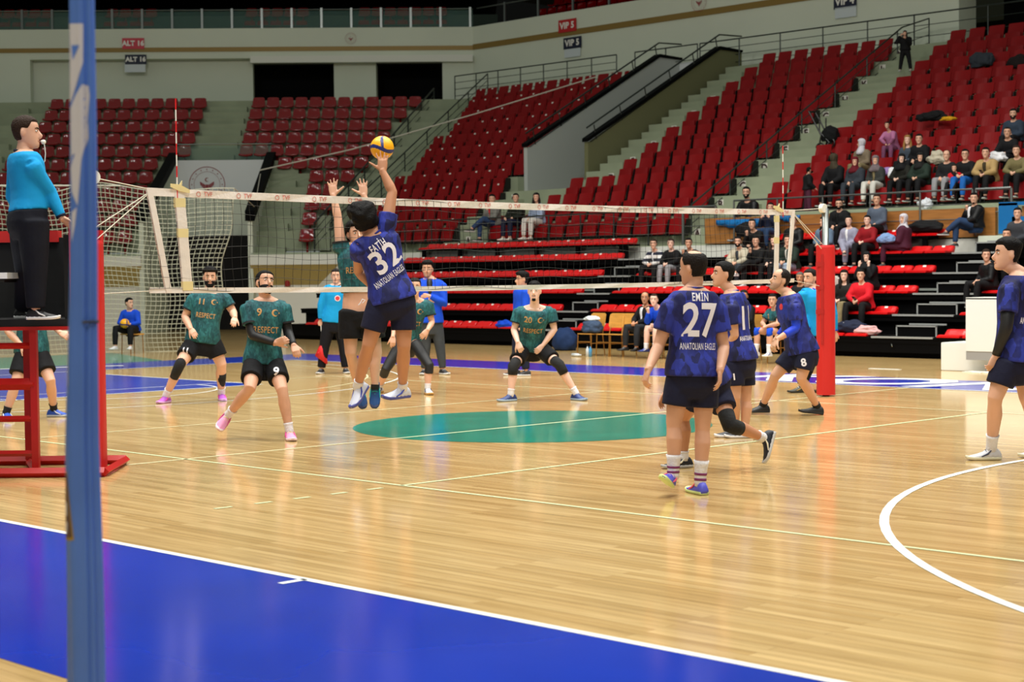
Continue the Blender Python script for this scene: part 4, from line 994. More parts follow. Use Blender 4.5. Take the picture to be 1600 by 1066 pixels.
def add_face(t, M, sc, skin, detail, brow_m, beard=None, beard_m=None, glasses=False, closed_eye=False):
    if detail:
        for sx in (-1, 1):
            bm = bmesh.new(); sphere(bm, M @ (Vector((sx * .0315, .0775, .004)) * sc), (.0135 * sc, .009 * sc, .0075 * sc), M.to_3x3(), 12, 8)
            e = fin('eye', bm, mat('eye_white', (214, 206, 198), .3), t, True)
            bm = bmesh.new(); sphere(bm, M @ (Vector((sx * .031, .0845, .0045)) * sc), (.0058 * sc, .004 * sc, .006 * sc), M.to_3x3(), 10, 6); fin('iris', bm, mat('eye_dark', (28, 18, 12), .2), e, True)
        bm = bmesh.new(); P = [M @ (Vector((x * .024, .089 - .006 * x * x, -.0675 - .002 * x * x)) * sc) for x in (-1, -.5, 0, .5, 1)]
        tube(bm, P, [.002 * sc, .0055 * sc, .006 * sc, .0055 * sc, .002 * sc], 8); fin('lips', bm, mat('lips_' + skin[0], tuple(int(v * .78) if i else int(v * .86) for i, v in enumerate(skin[1])), .5), t, True)
    for sx in (-1, 1):
        bm = bmesh.new(); P = [M @ (Vector(q) * sc) for q in ((sx * .012, .089, .0215), (sx * .03, .0875, .0275), (sx * .05, .073, .0215))]
        tube(bm, P, [.004 * sc, .0048 * sc, .0022 * sc], 6); fin('eyebrow', bm, brow_m, t, True)
    if beard:
        def disp(phi, z, x, y):
            mk = (1 - sstep(-.05, -.03, z)) * (1 - sstep(1.5, 1.75, phi)) if beard in ('full', 'stubble') else 0
            if beard in ('full', 'stubble'):
                mk = max(mk, (1 - sstep(.0, .02, z)) * sstep(1.15, 1.3, phi) * (1 - sstep(1.5, 1.7, phi)))
                mk *= 1 - (1 - sstep(.012, .03, abs(x))) * (1 - sstep(.006, .012, abs(z + .0675))) * (1 if phi < .8 else 0)
            if beard == 'moustache': mk = (1 - sstep(.022, .034, abs(x))) * (1 - sstep(.005, .011, abs(z + .052))) * (1 if phi < .8 else 0)
            if beard == 'goatee': mk = max((1 - sstep(.02, .032, abs(x))) * (1 - sstep(.005, .011, abs(z + .052))), (1 - sstep(.018, .03, abs(x))) * (1 - sstep(-.09, -.08, z))) * (1 if phi < .8 else 0)
            return -.008 + mk * (.008 + (.0042 if beard == 'full' else .0028))
        bm = bmesh.new(); head_surface(bm, M, sc, disp, 56); fin('beard' if beard != 'moustache' else 'moustache', bm, beard_m, t, True)
    if glasses:
        bm = bmesh.new()
        for sx in (-1, 1):
            P = [M @ ((Vector((sx * .033 + .022 * math.cos(a), .094, .004 + .016 * math.sin(a)))) * sc) for a in [2 * PI * i / 14 for i in range(15)]]; tube(bm, P, .002 * sc, 5, False)
            tube(bm, [M @ (Vector((sx * .055, .092, .008)) * sc), M @ (Vector((sx * .078, -.01, .006)) * sc)], .002 * sc, 5)
        tube(bm, [M @ (Vector((-.011, .095, .006)) * sc), M @ (Vector((.011, .095, .006)) * sc)], .002 * sc, 5); fin('glasses', bm, M_blackm, t)
def hand(bm, W, d, n, side, pose, k, seg=8):
    """W wrist, d finger direction, n palm normal, side = +1/-1 picks the thumb side"""
    d = d.normalized(); n = (n - d * n.dot(d)).normalized(); s = d.cross(n) * side
    pl = .095 * k; R = []
    for f, w, th in ((-.25, .027, .021), (0, .030, .019), (.3, .038, .017), (.7, .043, .015), (1.0, .041, .013)):
        R.append(ell(W + d * (pl * f), s, n, w * k, th * k, 14, 2.6))
    loft(bm, R)
    cfg = {'open': ((.05, .05, .05), .20), 'relax': ((.35, .4, .3), .04), 'fist': ((1.35, 1.5, .9), .0), 'hold': ((.75, .8, .5), .03), 'flat': ((.1, .12, .1), .04), 'half': ((.6, .6, .5), .08)}[pose]
    for i, (o, L) in enumerate(((.031, .073), (.0105, .082), (-.0105, .076), (-.030, .060))):
        a = cfg[1] * (1.5 - i) / 1.0; fd = (d * math.cos(a) + s * math.sin(a)).normalized(); p = W + d * (pl * (.97 - .05 * abs(i - 1))) + s * (o * k); pts = [p - fd * .015 * k, p]; ang = 0
        for j, fr in enumerate((.45, .30, .25)):
            ang += cfg[0][j] * (1 + .08 * i); dd = fd * math.cos(ang) + n * math.sin(ang); p = p + dd * (L * fr * k); pts.append(p)
        tube(bm, pts, [.0095 * k, .0095 * k, .0088 * k, .008 * k, .0062 * k], seg)
    a = {'open': .95, 'relax': .5, 'fist': .35, 'hold': .6, 'flat': .5, 'half': .6}[pose]; cl = {'open': .1, 'relax': .5, 'fist': 1.1, 'hold': .8, 'flat': .3, 'half': .6}[pose]
    p = W + d * (pl * .22) + s * (.026 * k); td = (d * math.cos(a) + s * math.sin(a)).normalized(); pts = [p - td * .01 * k]
    for j, L in enumerate((.045, .034, .028)):
        q = (td * math.cos(cl * j * .5) + n * math.sin(cl * j * .5 + .15)).normalized(); 
        if pose == 'fist' and j: q = (q - s * .8).normalized()
        p = p + q * (L * k); pts.append(p)
    tube(bm, pts, [.015 * k, .0125 * k, .0105 * k, .0075 * k], seg)
def shoe(t, A, toe, up, k, m_up, m_sole, m_acc=None, laces=None):
    """A ankle centre, toe tip; sole lies below"""
    u = up.normalized(); f = (toe - A); f = (f - u * f.dot(u)); f.normalize(); s = f.cross(u)
    h = .085 * k; base = A - u * h; L0, L1 = -.075 * k, .205 * k; R = []; S = []
    prof = [(0, .024, .030, .058), (.06, .034, .034, .082), (.2, .038, .036, .100), (.34, .036, .040, .095), (.48, .038, .045, .072), (.64, .044, .049, .053), (.8, .043, .047, .042), (.93, .030, .034, .033), (1.0, .012, .016, .026)]
    for fr, wt, wb, ht in prof:
        c = base + f * lerp(L0, L1, fr); toeup = .012 * k * max(0, (fr - .75) / .25) ** 2
        bot, top = c + u * (.012 * k + toeup), c + u * (ht * k)
        R.append([bot - s * wb * k, bot - s * wb * .5 * k, bot + s * wb * .5 * k, bot + s * wb * k, lerp(bot, top, .55) + s * (wb * .96) * k, top + s * (wt * .62) * k - u * .008 * k, top, top - s * (wt * .62) * k - u * .008 * k, lerp(bot, top, .55) - s * (wb * .96) * k])
        S.append([c + u * toeup - s * (wb + .003) * k, c + u * toeup + s * (wb + .003) * k, c + u * (.026 * k + toeup) + s * (wb + .005) * k, c + u * (.026 * k + toeup) - s * (wb + .005) * k])
    bm = bmesh.new(); loft(bm, R)
    bmesh.ops.recalc_face_normals(bm, faces=bm.faces); bmesh.ops.subdivide_edges(bm, edges=bm.edges[:], cuts=1, smooth=.6)
    sh = fin('shoe', bm, m_up, t, True)
    bm = bmesh.new(); loft(bm, S); bmesh.ops.recalc_face_normals(bm, faces=bm.faces); bmesh.ops.bevel(bm, geom=bm.edges[:], offset=.004 * k, segments=1, affect='EDGES'); fin('sole', bm, m_sole, sh, True)
    if laces:
        bm = bmesh.new()
        for i in range(4):
            fr = .36 + .08 * i; c = base + f * lerp(L0, L1, fr) + u * ((.094 - .016 * i) * k); tube(bm, [c - s * .028 * k - u * .012 * k, c + u * .003, c + s * .028 * k - u * .012 * k], .004 * k, 5)
        fin('laces', bm, laces, sh)
    if m_acc:
        for sg in (-1, 1):
            bm = bmesh.new(); P = [base + f * lerp(L0, L1, q) + u * (z * k) + s * (sg * w * k) for q, z, w in ((.3, .08, .0385), (.42, .05, .0455), (.6, .03, .050))]; tube(bm, P, [.004 * k, .0075 * k, .004 * k], 6); fin('side_stripe', bm, m_acc, sh)
    return sh
SKIN = {'fair': (214, 166, 140), 'mid': (206, 156, 128), 'tan': (186, 132, 100), 'pale': (226, 184, 164)}
def skinmat(k): return mat('skin_' + k, SKIN[k], .5, spec=.4, noise_amt=.05, scale=6)
HAIRC = {'black': (12, 10, 10), 'brown': (46, 32, 24), 'grey': (96, 92, 88), 'blond': (150, 112, 64), 'dark': (26, 20, 18)}
def hairmat(k): return mat('hair_' + k, HAIRC[k], .65, spec=.15, bump=.6, bscale=90)
def torso_rings(J, k, b, infl, z0, z1, hemflare=0, n=28):
    P, N = J['pelvis'], J['neck']; L = (J['shL'] - J['shR']).normalized(); LH = (J['hipL'] - J['hipR']).normalized(); U = (N - P).normalized()
    mid = P.lerp(N, .5) + J.get('bend', Vector()); R = []
    prof = [(-.36, .120, .095, 0), (-.22, .158, .118, -.012), (-.08, .168, .122, -.014), (.08, .160, .112, -.006), (.25, .146, .102, .004), (.4, .140, .100, .008), (.55, .147, .107, .012), (.7, .160, .114, .012), (.82, .166, .110, .008), (.92, .158, .094, 0), (.985, .120, .075, -.004), (1.03, .078, .066, 0)]
    for s, w, d, off in prof:
        if s < z0 - .001 or s > z1 + .001: continue
        q = 1 - abs(2 * s - 1) if 0 < s < 1 else 0
        c = P.lerp(N, s) + J.get('bend', Vector()) * (q * .8)
        lat = LH.lerp(L, max(0, min(1, s))).normalized(); fw = lat.cross(U).normalized(); lat2 = (U.cross(fw)).normalized()
        belly = (b - 1) * .10 * math.exp(-((s - .25) / .28) ** 2)
        e = infl + (hemflare if s < .1 else 0)
        R.append(ell(c + fw * (off + belly * .6) * k, lat2, fw, (w * (b * .6 + .4) * k + e), (d * (b * .5 + .5) + belly * .5) * k + e, n, 2.4))
    return R
def person(label, J, k=1.0, b=1.0, skin='fair', hair=('short', 'black'), beard=None, top=None, bottom=None, detail=1, group=None, shoes=((30, 30, 32), (200, 200, 200), None), socks=None, arms_cloth=None, pads=None, cat='person', glasses=False, scarf=None, female=False, belly_skin=False, name='person'):
    base = Vector((J['pelvis'].x, J['pelvis'].y, min(J['anL'].z, J['anR'].z) - .08 * k))
    t = thing(name, label, cat, base, group); sm = skinmat(skin)
    # ---- body
    bm = bmesh.new(); P, N, H = J['pelvis'], J['neck'], J['head']; U = (N - P).normalized()
    L = (J['shL'] - J['shR']).normalized(); F = L.cross(U).normalized()
    loft(bm, torso_rings(J, k, b, 0, -.36, 1.03))
    hu = J['hup'].normalized(); hf = J['hface']; hf = (hf - hu * hf.dot(hu)).normalized(); hx = hf.cross(hu).normalized() * -1
    hx = hu.cross(hf) * 1.0                    # own left: up x forward
    HM = Matrix(((hx.x, hf.x, hu.x, H.x), (hx.y, hf.y, hu.y, H.y), (hx.z, hf.z, hu.z, H.z), (0, 0, 0, 1))); hs = (1.06 * k if not female else .96 * k) * J.get('hs', 1)
    tube(bm, [N - U * .05 * k, N + U * .02 * k, HM @ (Vector((0, -.018, -.085)) * hs), HM @ (Vector((0, -.01, -.03)) * hs)], [.075 * k, .060 * k * (.9 if female else 1), .054 * k * (.88 if female else 1.04), .055 * k], 18)
    for s in 'LR':
        S = J['sh' + s]; tube(bm, [N + U * .015 * k, N.lerp(S, .55) + U * .004 * k, S], [.056 * k, .060 * k, .056 * k], 12)
        E, Wr = J['el' + s], J['wr' + s]; ab = (.92 if female else 1.0) * (.6 * b + .4)
        tube(bm, [S + (S - E).normalized() * .03 * k, S, S.lerp(E, .3), S.lerp(E, .7), E, E.lerp(Wr, .25), E.lerp(Wr, .6), Wr, Wr + (Wr - E).normalized() * .02 * k],
             [q * k * ab for q in (.036, .058, .053, .046, .041, .043, .036, .027, .026)], 16)
        hd = J.get('hd' + s) or (Wr - E); hn = J.get('hn' + s) or -F
        side = 1 if s == 'L' else -1
        if J.get('th' + s): side = 1 if (Vector(hd).normalized().cross(Vector(hn).normalized())).dot(J['th' + s]) > 0 else -1
        hand(bm, Wr, Vector(hd), Vector(hn), side, J.get('hp' + s, 'relax'), k * (.92 if female else 1.0), 8 if detail else 6)
        Hp, Kn, An = J['hip' + s], J['kn' + s], J['an' + s]; kd = (An - Kn).normalized(); th = (Kn - Hp).normalized(); back = (-(th - kd)); back = back.normalized() if back.length > .15 else -F
        if back.dot(F) > 0 and back.length < .2: back = -F
        lb = .55 * b + .45
        tube(bm, [Hp + (Hp - Kn).normalized() * .05 * k, Hp, Hp.lerp(Kn, .3), Hp.lerp(Kn, .7), Kn, Kn.lerp(An, .12), Kn.lerp(An, .32) + back * .012 * k, Kn.lerp(An, .62) + back * .006 * k, Kn.lerp(An, .9), An],
             [q * k * lb for q in (.06, .088, .084, .068, .057, .052, .058, .047, .036, .037)], 18)
        us = Vector((0, 0, 1)) if not J.get('air' + s) else (Kn - An).normalized()
        if J.get('su' + s) is not None: us = J['su' + s].normalized()
        fs = J['toe' + s] - An; fs = (fs - us * fs.dot(us)).normalized()
        tube(bm, [An + us * .02 * k, An - us * .035 * k, An - us * .05 * k + fs * .04 * k, An - us * .06 * k + fs * .13 * k], [.035 * k, .028 * k, .026 * k, .016 * k], 10)
    head_surface(bm, HM, hs)
    tube(bm, [HM @ (Vector(q) * hs) for q in ((0, .080, .022), (0, .094, -.006), (0, .107, -.030), (0, .098, -.042), (0, .080, -.044))], [.006 * hs, .0085 * hs, .0135 * hs, .012 * hs, .009 * hs], 10)
    for sx in (-1, 1):
        sphere(bm, HM @ (Vector((sx * .0735, -.012, -.006)) * hs), (.010 * hs, .019 * hs, .031 * hs), HM.to_3x3() @ Matrix.Rotation(-.25, 3, 'X') @ Matrix.Rotation(sx * .35, 3, 'Z'), 12, 10)
    body = fin('body', bm, sm, t); remesh(body, .0068 if detail else .0125, 3 if detail else 2)
    hm = hairmat(hair[1]) if hair else None
    if hair and not scarf: add_hair(t, HM, hs, hair[0], hm, len(label))
    if scarf: add_scarf(t, HM, hs, scarf)
    add_face(t, HM, hs, (skin, SKIN[skin]), detail >= 1, hairmat(hair[1] if hair else 'dark'), beard, hairmat(hair[1] if hair else 'dark') if beard != 'stubble' else mat('stubble_' + skin, tuple(int(v * .80) for v in SKIN[skin]), .8), glasses)
    # ---- top
    vox = .0115 if detail else .018
    if top:
        m, sl, inf, hem = top['m'], top.get('sleeve', .55), top.get('infl', .020), top.get('hem', -.25)
        bm = bmesh.new(); loft(bm, torso_rings(J, k, b, inf, hem, .985 if not top.get('high') else 1.03, top.get('flare', .004)))
        for s in 'LR':
            S, E, Wr = J['sh' + s], J['el' + s], J['wr' + s]; up = N + U * .0 * k
            tube(bm, [N.lerp(S, .35) - U * .012 * k, N.lerp(S, .7) - U * .004 * k, S], [.056 * k + inf * .4, .058 * k + inf * .6, .058 * k + inf * .8], 14)
            if sl <= 1: tube(bm, [S + (S - E).normalized() * .035 * k, S, S.lerp(E, sl * .5), S.lerp(E, sl)], [.045 * k + inf, .060 * k + inf, .058 * k + inf * .9, (.054 * k + inf * 1.1) * (1 if sl < .9 else .85)], 16)
            else: tube(bm, [S + (S - E).normalized() * .035 * k, S, S.lerp(E, .5), E, E.lerp(Wr, .5), E.lerp(Wr, min(1.0, sl - 1))], [.038 * k + inf, .059 * k + inf, .052 * k + inf * .8, .046 * k + inf * .8, .040 * k + inf * .6, .031 * k + inf * .45], 16)
        sh = fin(top.get('name', 'shirt'), bm, m, t); remesh(sh, vox); J['_shirt'] = sh
        if top.get('trim') is not None:
            bm = bmesh.new(); c = N + U * .012 * k; lat = L; fw = F
            pts = [c + lat * (.075 * k * math.cos(a)) + fw * (.068 * k * math.sin(a)) - U * (.035 * k * max(0, math.sin(a)) ** 3) for a in [2 * PI * i / 22 for i in range(23)]]
            tube(bm, pts, .009 * k if not top.get('collar') else .016 * k, 7, False); fin('collar', bm, top['trim'], t, True)
            for s in 'LR':
                if not top.get('cuff', True): break
                S, E, Wr = J['sh' + s], J['el' + s], J['wr' + s]; a, bb = (S, E) if sl <= 1 else (E, Wr); f = sl if sl <= 1 else min(1, sl - 1); c = a.lerp(bb, f); d = (bb - a).normalized(); r = (.054 * k + inf * 1.1) if sl <= 1 else (.031 * k + inf * .45)
                bm = bmesh.new(); tube(bm, [c - d * .012, c + d * .006], r + .003, 16, False if sl <= 1 else True); fin('cuff', bm, top['trim'], t, True)
        if top.get('front') is not None:        # open jacket showing the shirt below
            bm = bmesh.new(); w = top.get('fw', .045)
            R = []
            for s_, ww in ((.28, w * .6), (.5, w * .8), (.75, w), (.93, w * 1.1), (1.0, w * .8)):
                c = P.lerp(N, s_) + J.get('bend', Vector()) * ((1 - abs(2 * s_ - 1)) * .8); dd = {.28: .104, .5: .108, .75: .122, .93: .1, 1.0: .072}[s_] * (b * .5 + .5) * k + inf + .004 + (b - 1) * .1 * math.exp(-((s_ - .25) / .28) ** 2)
                R.append([c + F * dd - L * ww * k, c + F * (dd + .006) , c + F * dd + L * ww * k, c + F * (dd - .03)])
            loft(bm, R); fin('shirt_front', bm, top['front'], t, True)
    if bottom:
        m, ln, inf = bottom['m'], bottom.get('len', .72), bottom.get('infl', .016)
        bm = bmesh.new(); loft(bm, torso_rings(J, k, b, inf * .6, -.36, .08 if not bottom.get('low') else -.05))
        for s in 'LR':
            Hp, Kn, An = J['hip' + s], J['kn' + s], J['an' + s]; lb = .55 * b + .45
            if ln <= 1.02: pts = [Hp + (Hp - Kn).normalized() * .04 * k, Hp, Hp.lerp(Kn, ln * .5), Hp.lerp(Kn, ln)]; rs = [.05 * k, .080 * k * lb + inf, .084 * k * lb + inf, (.078 * k + inf * bottom.get('fl', 1.15)) * lb]
            else: pts = [Hp + (Hp - Kn).normalized() * .04 * k, Hp, Hp.lerp(Kn, .5), Kn, Kn.lerp(An, .35), Kn.lerp(An, min(1, ln - 1))]; rs = [.06 * k, .088 * k * lb + inf, .077 * k * lb + inf, .06 * k + inf, .056 * k + inf * .9, (.038 * k + inf) if ln > 1.7 else .054 * k + inf * .5]
            tube(bm, pts, rs, 18)
        sh = fin(bottom.get('name', 'shorts' if ln < 1 else 'trousers'), bm, m, t); remesh(sh, vox); J['_shorts'] = sh
    for s in 'LR':
        Kn, An, El, Wr, S = J['kn' + s], J['an' + s], J['el' + s], J['wr' + s], J['sh' + s]
        if socks:
            c, f0 = socks[0], socks[1]; bm = bmesh.new(); a = Kn.lerp(An, f0)
            kd = (An - Kn).normalized(); th = (Kn - J['hip' + s]).normalized(); back = kd - th; back = back.normalized() if back.length > .15 else -F
            LR_ = ((0, .057, 0), (.12, .052, .004), (.32, .058, .012), (.62, .047, .006), (.9, .036, 0), (1.01, .037, 0))
            def shin(q):
                for (x0, r0, o0), (x1, r1, o1) in zip(LR_, LR_[1:]):
                    if q <= x1: u_ = (q - x0) / (x1 - x0); return Kn.lerp(An, q) + back * lerp(o0, o1, u_) * k, lerp(r0, r1, u_) * k * (.55 * b + .45)
                return An, .037 * k
            qs = [f0 + (1 - f0) * i / 5 for i in range(6)]
            tube(bm, [shin(q)[0] for q in qs] + [An + kd * .03 * k], [shin(q)[1] + .006 + (.004 if i == 0 else 0) for i, q in enumerate(qs)] + [.040 * k], 16); so = fin('sock', bm, c, t, True)
            if len(socks) > 2:
                for q in (.55, .80):
                    bm = bmesh.new(); q0 = lerp(f0, 1, q); q1 = lerp(f0, 1, q + .11); tube(bm, [shin(q0)[0], shin(q1)[0]], [shin(q0)[1] + .0085, shin(q1)[1] + .0085], 16); fin('sock_stripe', bm, socks[2], so, True)
        if shoes:
            up = (Kn - An).normalized() if J.get('air' + s) else Vector((0, 0, 1))
            if J.get('su' + s) is not None: up = J['su' + s]
            shoe(t, An, J['toe' + s], up, k * (.9 if female else 1.0), mat('shoe_%d_%d_%d' % shoes[0], shoes[0], .5), mat('sole_%d_%d_%d' % shoes[1], shoes[1], .6), mat('shoe_acc_%d_%d_%d' % shoes[2], shoes[2], .5) if shoes[2] else None, mat('lace_%d_%d_%d' % (shoes[3] if len(shoes) > 3 else (220, 220, 220)), shoes[3] if len(shoes) > 3 else (220, 220, 220), .7) if detail else None)
        if arms_cloth and s in arms_cloth['s']:
            bm = bmesh.new(); f0, f1 = arms_cloth['r']; pts = []; rs = []
            for q in [f0 + (f1 - f0) * i / 8 for i in range(9)]:
                if q < 1: pts.append(S.lerp(El, q)); rs.append(lerp(.053, .041, q) * k * (.6 * b + .4) + .006)
                else: pts.append(El.lerp(Wr, q - 1)); rs.append(lerp(.044, .027, q - 1) * k * (.6 * b + .4) + .006)
            tube(bm, pts, rs, 16); fin('arm_sleeve', bm, arms_cloth['m'], t, True)
        if pads and s in pads['s']:
            Hp = J['hip' + s]; bm = bmesh.new(); w = pads.get('w', .3); a = Kn.lerp(Hp, w * .75); c = Kn.lerp(An, w * .8); fr = ((Kn - a).normalized() - (c - Kn).normalized()); fr = fr.normalized() * .012 * k if fr.length > .1 else F * .01
            tube(bm, [a, a.lerp(Kn, .5) + fr * .5, Kn + fr, Kn.lerp(c, .5) + fr * .5, c], [.069 * k, .067 * k, .068 * k, .064 * k, .060 * k], 18); fin('knee_pad', bm, pads['m'], t, True)
    J['_t'] = t; J['_F'] = F; J['_L'] = L; J['_U'] = U; J['_k'] = k; J['_HM'] = HM
    return t
def pj(D, k, spec, air=()):
    """joints from frame positions: spec name -> (x, y, sign or depth offset); bones solved from lengths"""
    J = {}; g = spec
    J['pelvis'] = atD(g['pelvis'][0], g['pelvis'][1], D + g['pelvis'][2])
    def at(nm): x, y, o = g[nm]; return atD(x, y, D + o)
    for nm in ('neck', 'shL', 'shR', 'hipL', 'hipR', 'head'): J[nm] = at(nm)
    LN = {'el': .285 * k, 'wr': .255 * k, 'kn': .43 * k, 'an': .41 * k, 'toe': .20 * k}
    for s in 'LR':
        for nm, par in (('el', 'sh'), ('wr', 'el'), ('kn', 'hip'), ('an', 'kn'), ('toe', 'an')):
            x, y, sg = g[nm + s]; J[nm + s] = onray(x, y, J[par + s], LN[nm], sg)
    return J
def cv(r, u, f):     # camera-relative direction helper: right, up, away
    return RT * r + UP * u + FW * f
def feet_ground(J, k):
    z = min(J['anL'].z, J['anR'].z)
def printed(J, txt, u, v, size, m, name='print', side=1, bold=.004, sx=1.0, rot=0.0, spacing=1.0, target='_shirt', off=.0035, org=None, nrm=None, upv=None):
    """lettering laid on the cloth: u along own left, v from pelvis (0) to neck (1); side +1 chest, -1 back"""
    sh = J[target]; b2 = bmesh.new(); b2.from_mesh(sh.data); T = BVHTree.FromBMesh(b2); b2.free(); base = J['_t'].location
    F = J['_F'] * side if nrm is None else nrm.normalized(); U = J['_U'] if upv is None else upv; U = (U - F * U.dot(F)).normalized(); Rr = U.cross(F)
    c = (J['pelvis'].lerp(J['neck'], v) + J['_L'] * u) if org is None else org
    if isinstance(txt, str):
        me = text_mesh(txt, size, bold, spacing); bm = bmesh.new(); bm.from_mesh(me); bpy.data.meshes.remove(me)
    else:
        bm = bmesh.new(); 
        for pl in txt: bm.faces.new([bm.verts.new((p[0] * size, p[1] * size, 0)) for p in pl])
    bmesh.ops.triangulate(bm, faces=bm.faces)
    if sx < 0:
        xs = [w.co.x for w in bm.verts]; sx = -sx / (max(xs) - min(xs))
    lim = max(size * .25, .018)
    for _ in range(2):
        es = [e for e in bm.edges if e.calc_length() > lim]
        if es: bmesh.ops.subdivide_edges(bm, edges=es, cuts=1); bmesh.ops.triangulate(bm, faces=bm.faces)
    cr, sr = math.cos(rot), math.sin(rot); dead = []
    for w in bm.verts:
        x, y = w.co.x * sx, w.co.y; x, y = x * cr - y * sr, x * sr + y * cr
        o0 = c + Rr * x + U * y + F * .5
        h = T.ray_cast(o0 - sh.matrix_world.translation * 0, -F)
        if h[0] is None: dead.append(w)
        else: w.co = h[0] + F * off
    bmesh.ops.delete(bm, geom=dead, context='VERTS')
    return fin(name, bm, m, sh, recalc=False)
# ------------------------------------------------------------------ court figures
JN = jersey('jersey_navy', (28, 33, 92), (42, 54, 152), (13, 14, 46), 6.5); JT = jersey('jersey_teal', (30, 84, 90), (48, 118, 122), (18, 56, 64), 7.0, False)
M_trimk = mat('trim_black', (14, 14, 18), .8); M_shn = cloth('shorts_navy', (22, 24, 48), .7); M_shk = cloth('shorts_black', (14, 14, 18), .7); M_turq = cloth('shirt_turquoise', (16, 146, 206), .45, noise_amt=.04)
M_trk = cloth('trousers_black', (13, 13, 20), .5); M_comp = mat('sleeve_black', (12, 12, 16), .6, bump=.2, bscale=10); M_sock = mat('sock_white', (224, 222, 226), .85, bump=.4, bscale=60); M_sockk = mat('sock_black', (16, 16, 18), .85)
M_roy = cloth('royal_blue', (16, 70, 196), .5); M_prw = mat('print_white', (226, 222, 230), .7); M_pro = mat('print_ochre', (186, 140, 84), .7); M_pad = mat('knee_pad_black', (14, 14, 16), .85, bump=.3, bscale=50); M_prr = mat('print_red', (210, 50, 60), .6)
def face(sp, D, k, f, **kw):
    """fill in depth offsets from the chest direction f=(right, away)"""
    n = math.hypot(*f); r = f[0] / n; fh = kw.pop('fh', f); rh = fh[0] / math.hypot(*fh); lean = kw.pop('lean', 0.0)
    g = dict(sp)
    def put3(nm, o):
        if len(g[nm]) == 2: g[nm] = (*g[nm], o)
    put3('pelvis', 0); put3('neck', lean); put3('head', lean * 1.2 + kw.pop('hd_off', 0))
    for s, sg in (('L', 1), ('R', -1)): put3('sh' + s, lean + sg * r * .185 * k); put3('hip' + s, sg * rh * .095 * k)
    J = pj(D, k, g); J.update(kw); J.setdefault('hup', UP * 1.0); return J
def ground(J, k, which='LR', clr=.087):
    for s in which:
        dz = clr * k - J['an' + s].z; J['an' + s].z += dz; J['toe' + s].z += dz; J['toe' + s].z = max(.03, min(J['toe' + s].z, J['an' + s].z - .03))
PRINTS = []
tee_n = dict(m=JN, sleeve=.62, infl=.026, hem=-.08, flare=.012, trim=JN, cuff=False); tee_t = dict(m=JT, sleeve=.60, infl=.024, hem=-.08, flare=.010, trim=M_trimk)
RED0 = ((34, 34, 38), (210, 210, 210), None)

# number 27, seen from behind
k = 1.0; D = 12.45
J27 = face(dict(pelvis=(1082, 578), neck=(1084, 453), head=(1083, 419), shL=(1049, 481), shR=(1119, 482), elL=(1029, 541, 0), elR=(1131, 543, 0), wrL=(1013, 577, -1), wrR=(1125, 578, -1),
    hipL=(1063, 590), hipR=(1101, 591), knL=(1053, 659, 0), knR=(1098, 663, 0), anL=(1052, 742, 0), anR=(1094, 748, 0), toeL=(1031, 764, -1), toeR=(1078, 764, 1)), D, k, (-.28, .96),
    hface=cv(-.75, .12, .62), hup=cv(-.05, 1, -.05), hdL=cv(-.3, -1, -.1), hdR=cv(-.03, -1, -.1), hnL=cv(.9, 0, .3), hnR=cv(-1, 0, .2), thL=FW, thR=FW, hpL='half', hpR='relax')
ground(J27, k, 'R'); J27['airL'] = True; J27['suL'] = cv(.5, .86, .1)
person('player in the navy jersey number 27 seen from behind, hair thinning on top', J27, k, 1.06, 'mid', ('bald_top', 'dark'), None, tee_n, dict(m=M_shn, len=.64, infl=.024), 1, None, ((86, 88, 204), (212, 228, 150), (230, 90, 110), (230, 190, 200)), (M_sock, .62, mat('stripe_maroon', (120, 40, 90), .8)))
PRINTS += [(J27, 'EMİN', 0, .90, .085, M_prw, 'print', -1, .0015, -.125, 0, 1.1), (J27, '27', 0, .60, .34, M_prw, 'print', -1, .007, -.27), (J27, 'ANATOLIAN EAGLES', 0, .29, .070, M_prw, 'print', -1, .0004, -.28, 0, 1.1)]

# lunging team mate hidden behind number 27
k = 1.0; D = 14.0
J = face(dict(pelvis=(1110, 592, 0), neck=(1092, 520, -.1), head=(1083, 496, -.1), shL=(1078, 532), shR=(1105, 530), elL=(1062, 575, 1), elR=(1112, 575, 1), wrL=(1042, 612, 0), wrR=(1100, 610, 1),
    hipL=(1103, 598), hipR=(1116, 598), knL=(1068, 652, 1), knR=(1141, 664, -1), anL=(1068, 708, 0), anR=(1193, 684, 1), toeL=(1036, 721, -1), toeR=(1212, 712, 0)), D, k, (-.8, .6), hface=cv(-.9, -.1, .4), hup=cv(-.2, 1, 0),
    hdL=cv(-.5, -.85, 0), hpL='relax', hpR='fist')
ground(J, k, 'L'); J['airR'] = True; J['suR'] = cv(-.93, .3, -.1)
person('player lunging low behind number 27, back leg stretched out with a black knee pad', J, k, .98, 'tan', ('short', 'black'), None, tee_n, dict(m=M_shn, len=.62, infl=.028), 1, None, ((22, 26, 38), (190, 190, 190), (226, 216, 190), (40, 40, 50)), (M_sock, .84), None, dict(s='R', m=M_pad, w=.36))
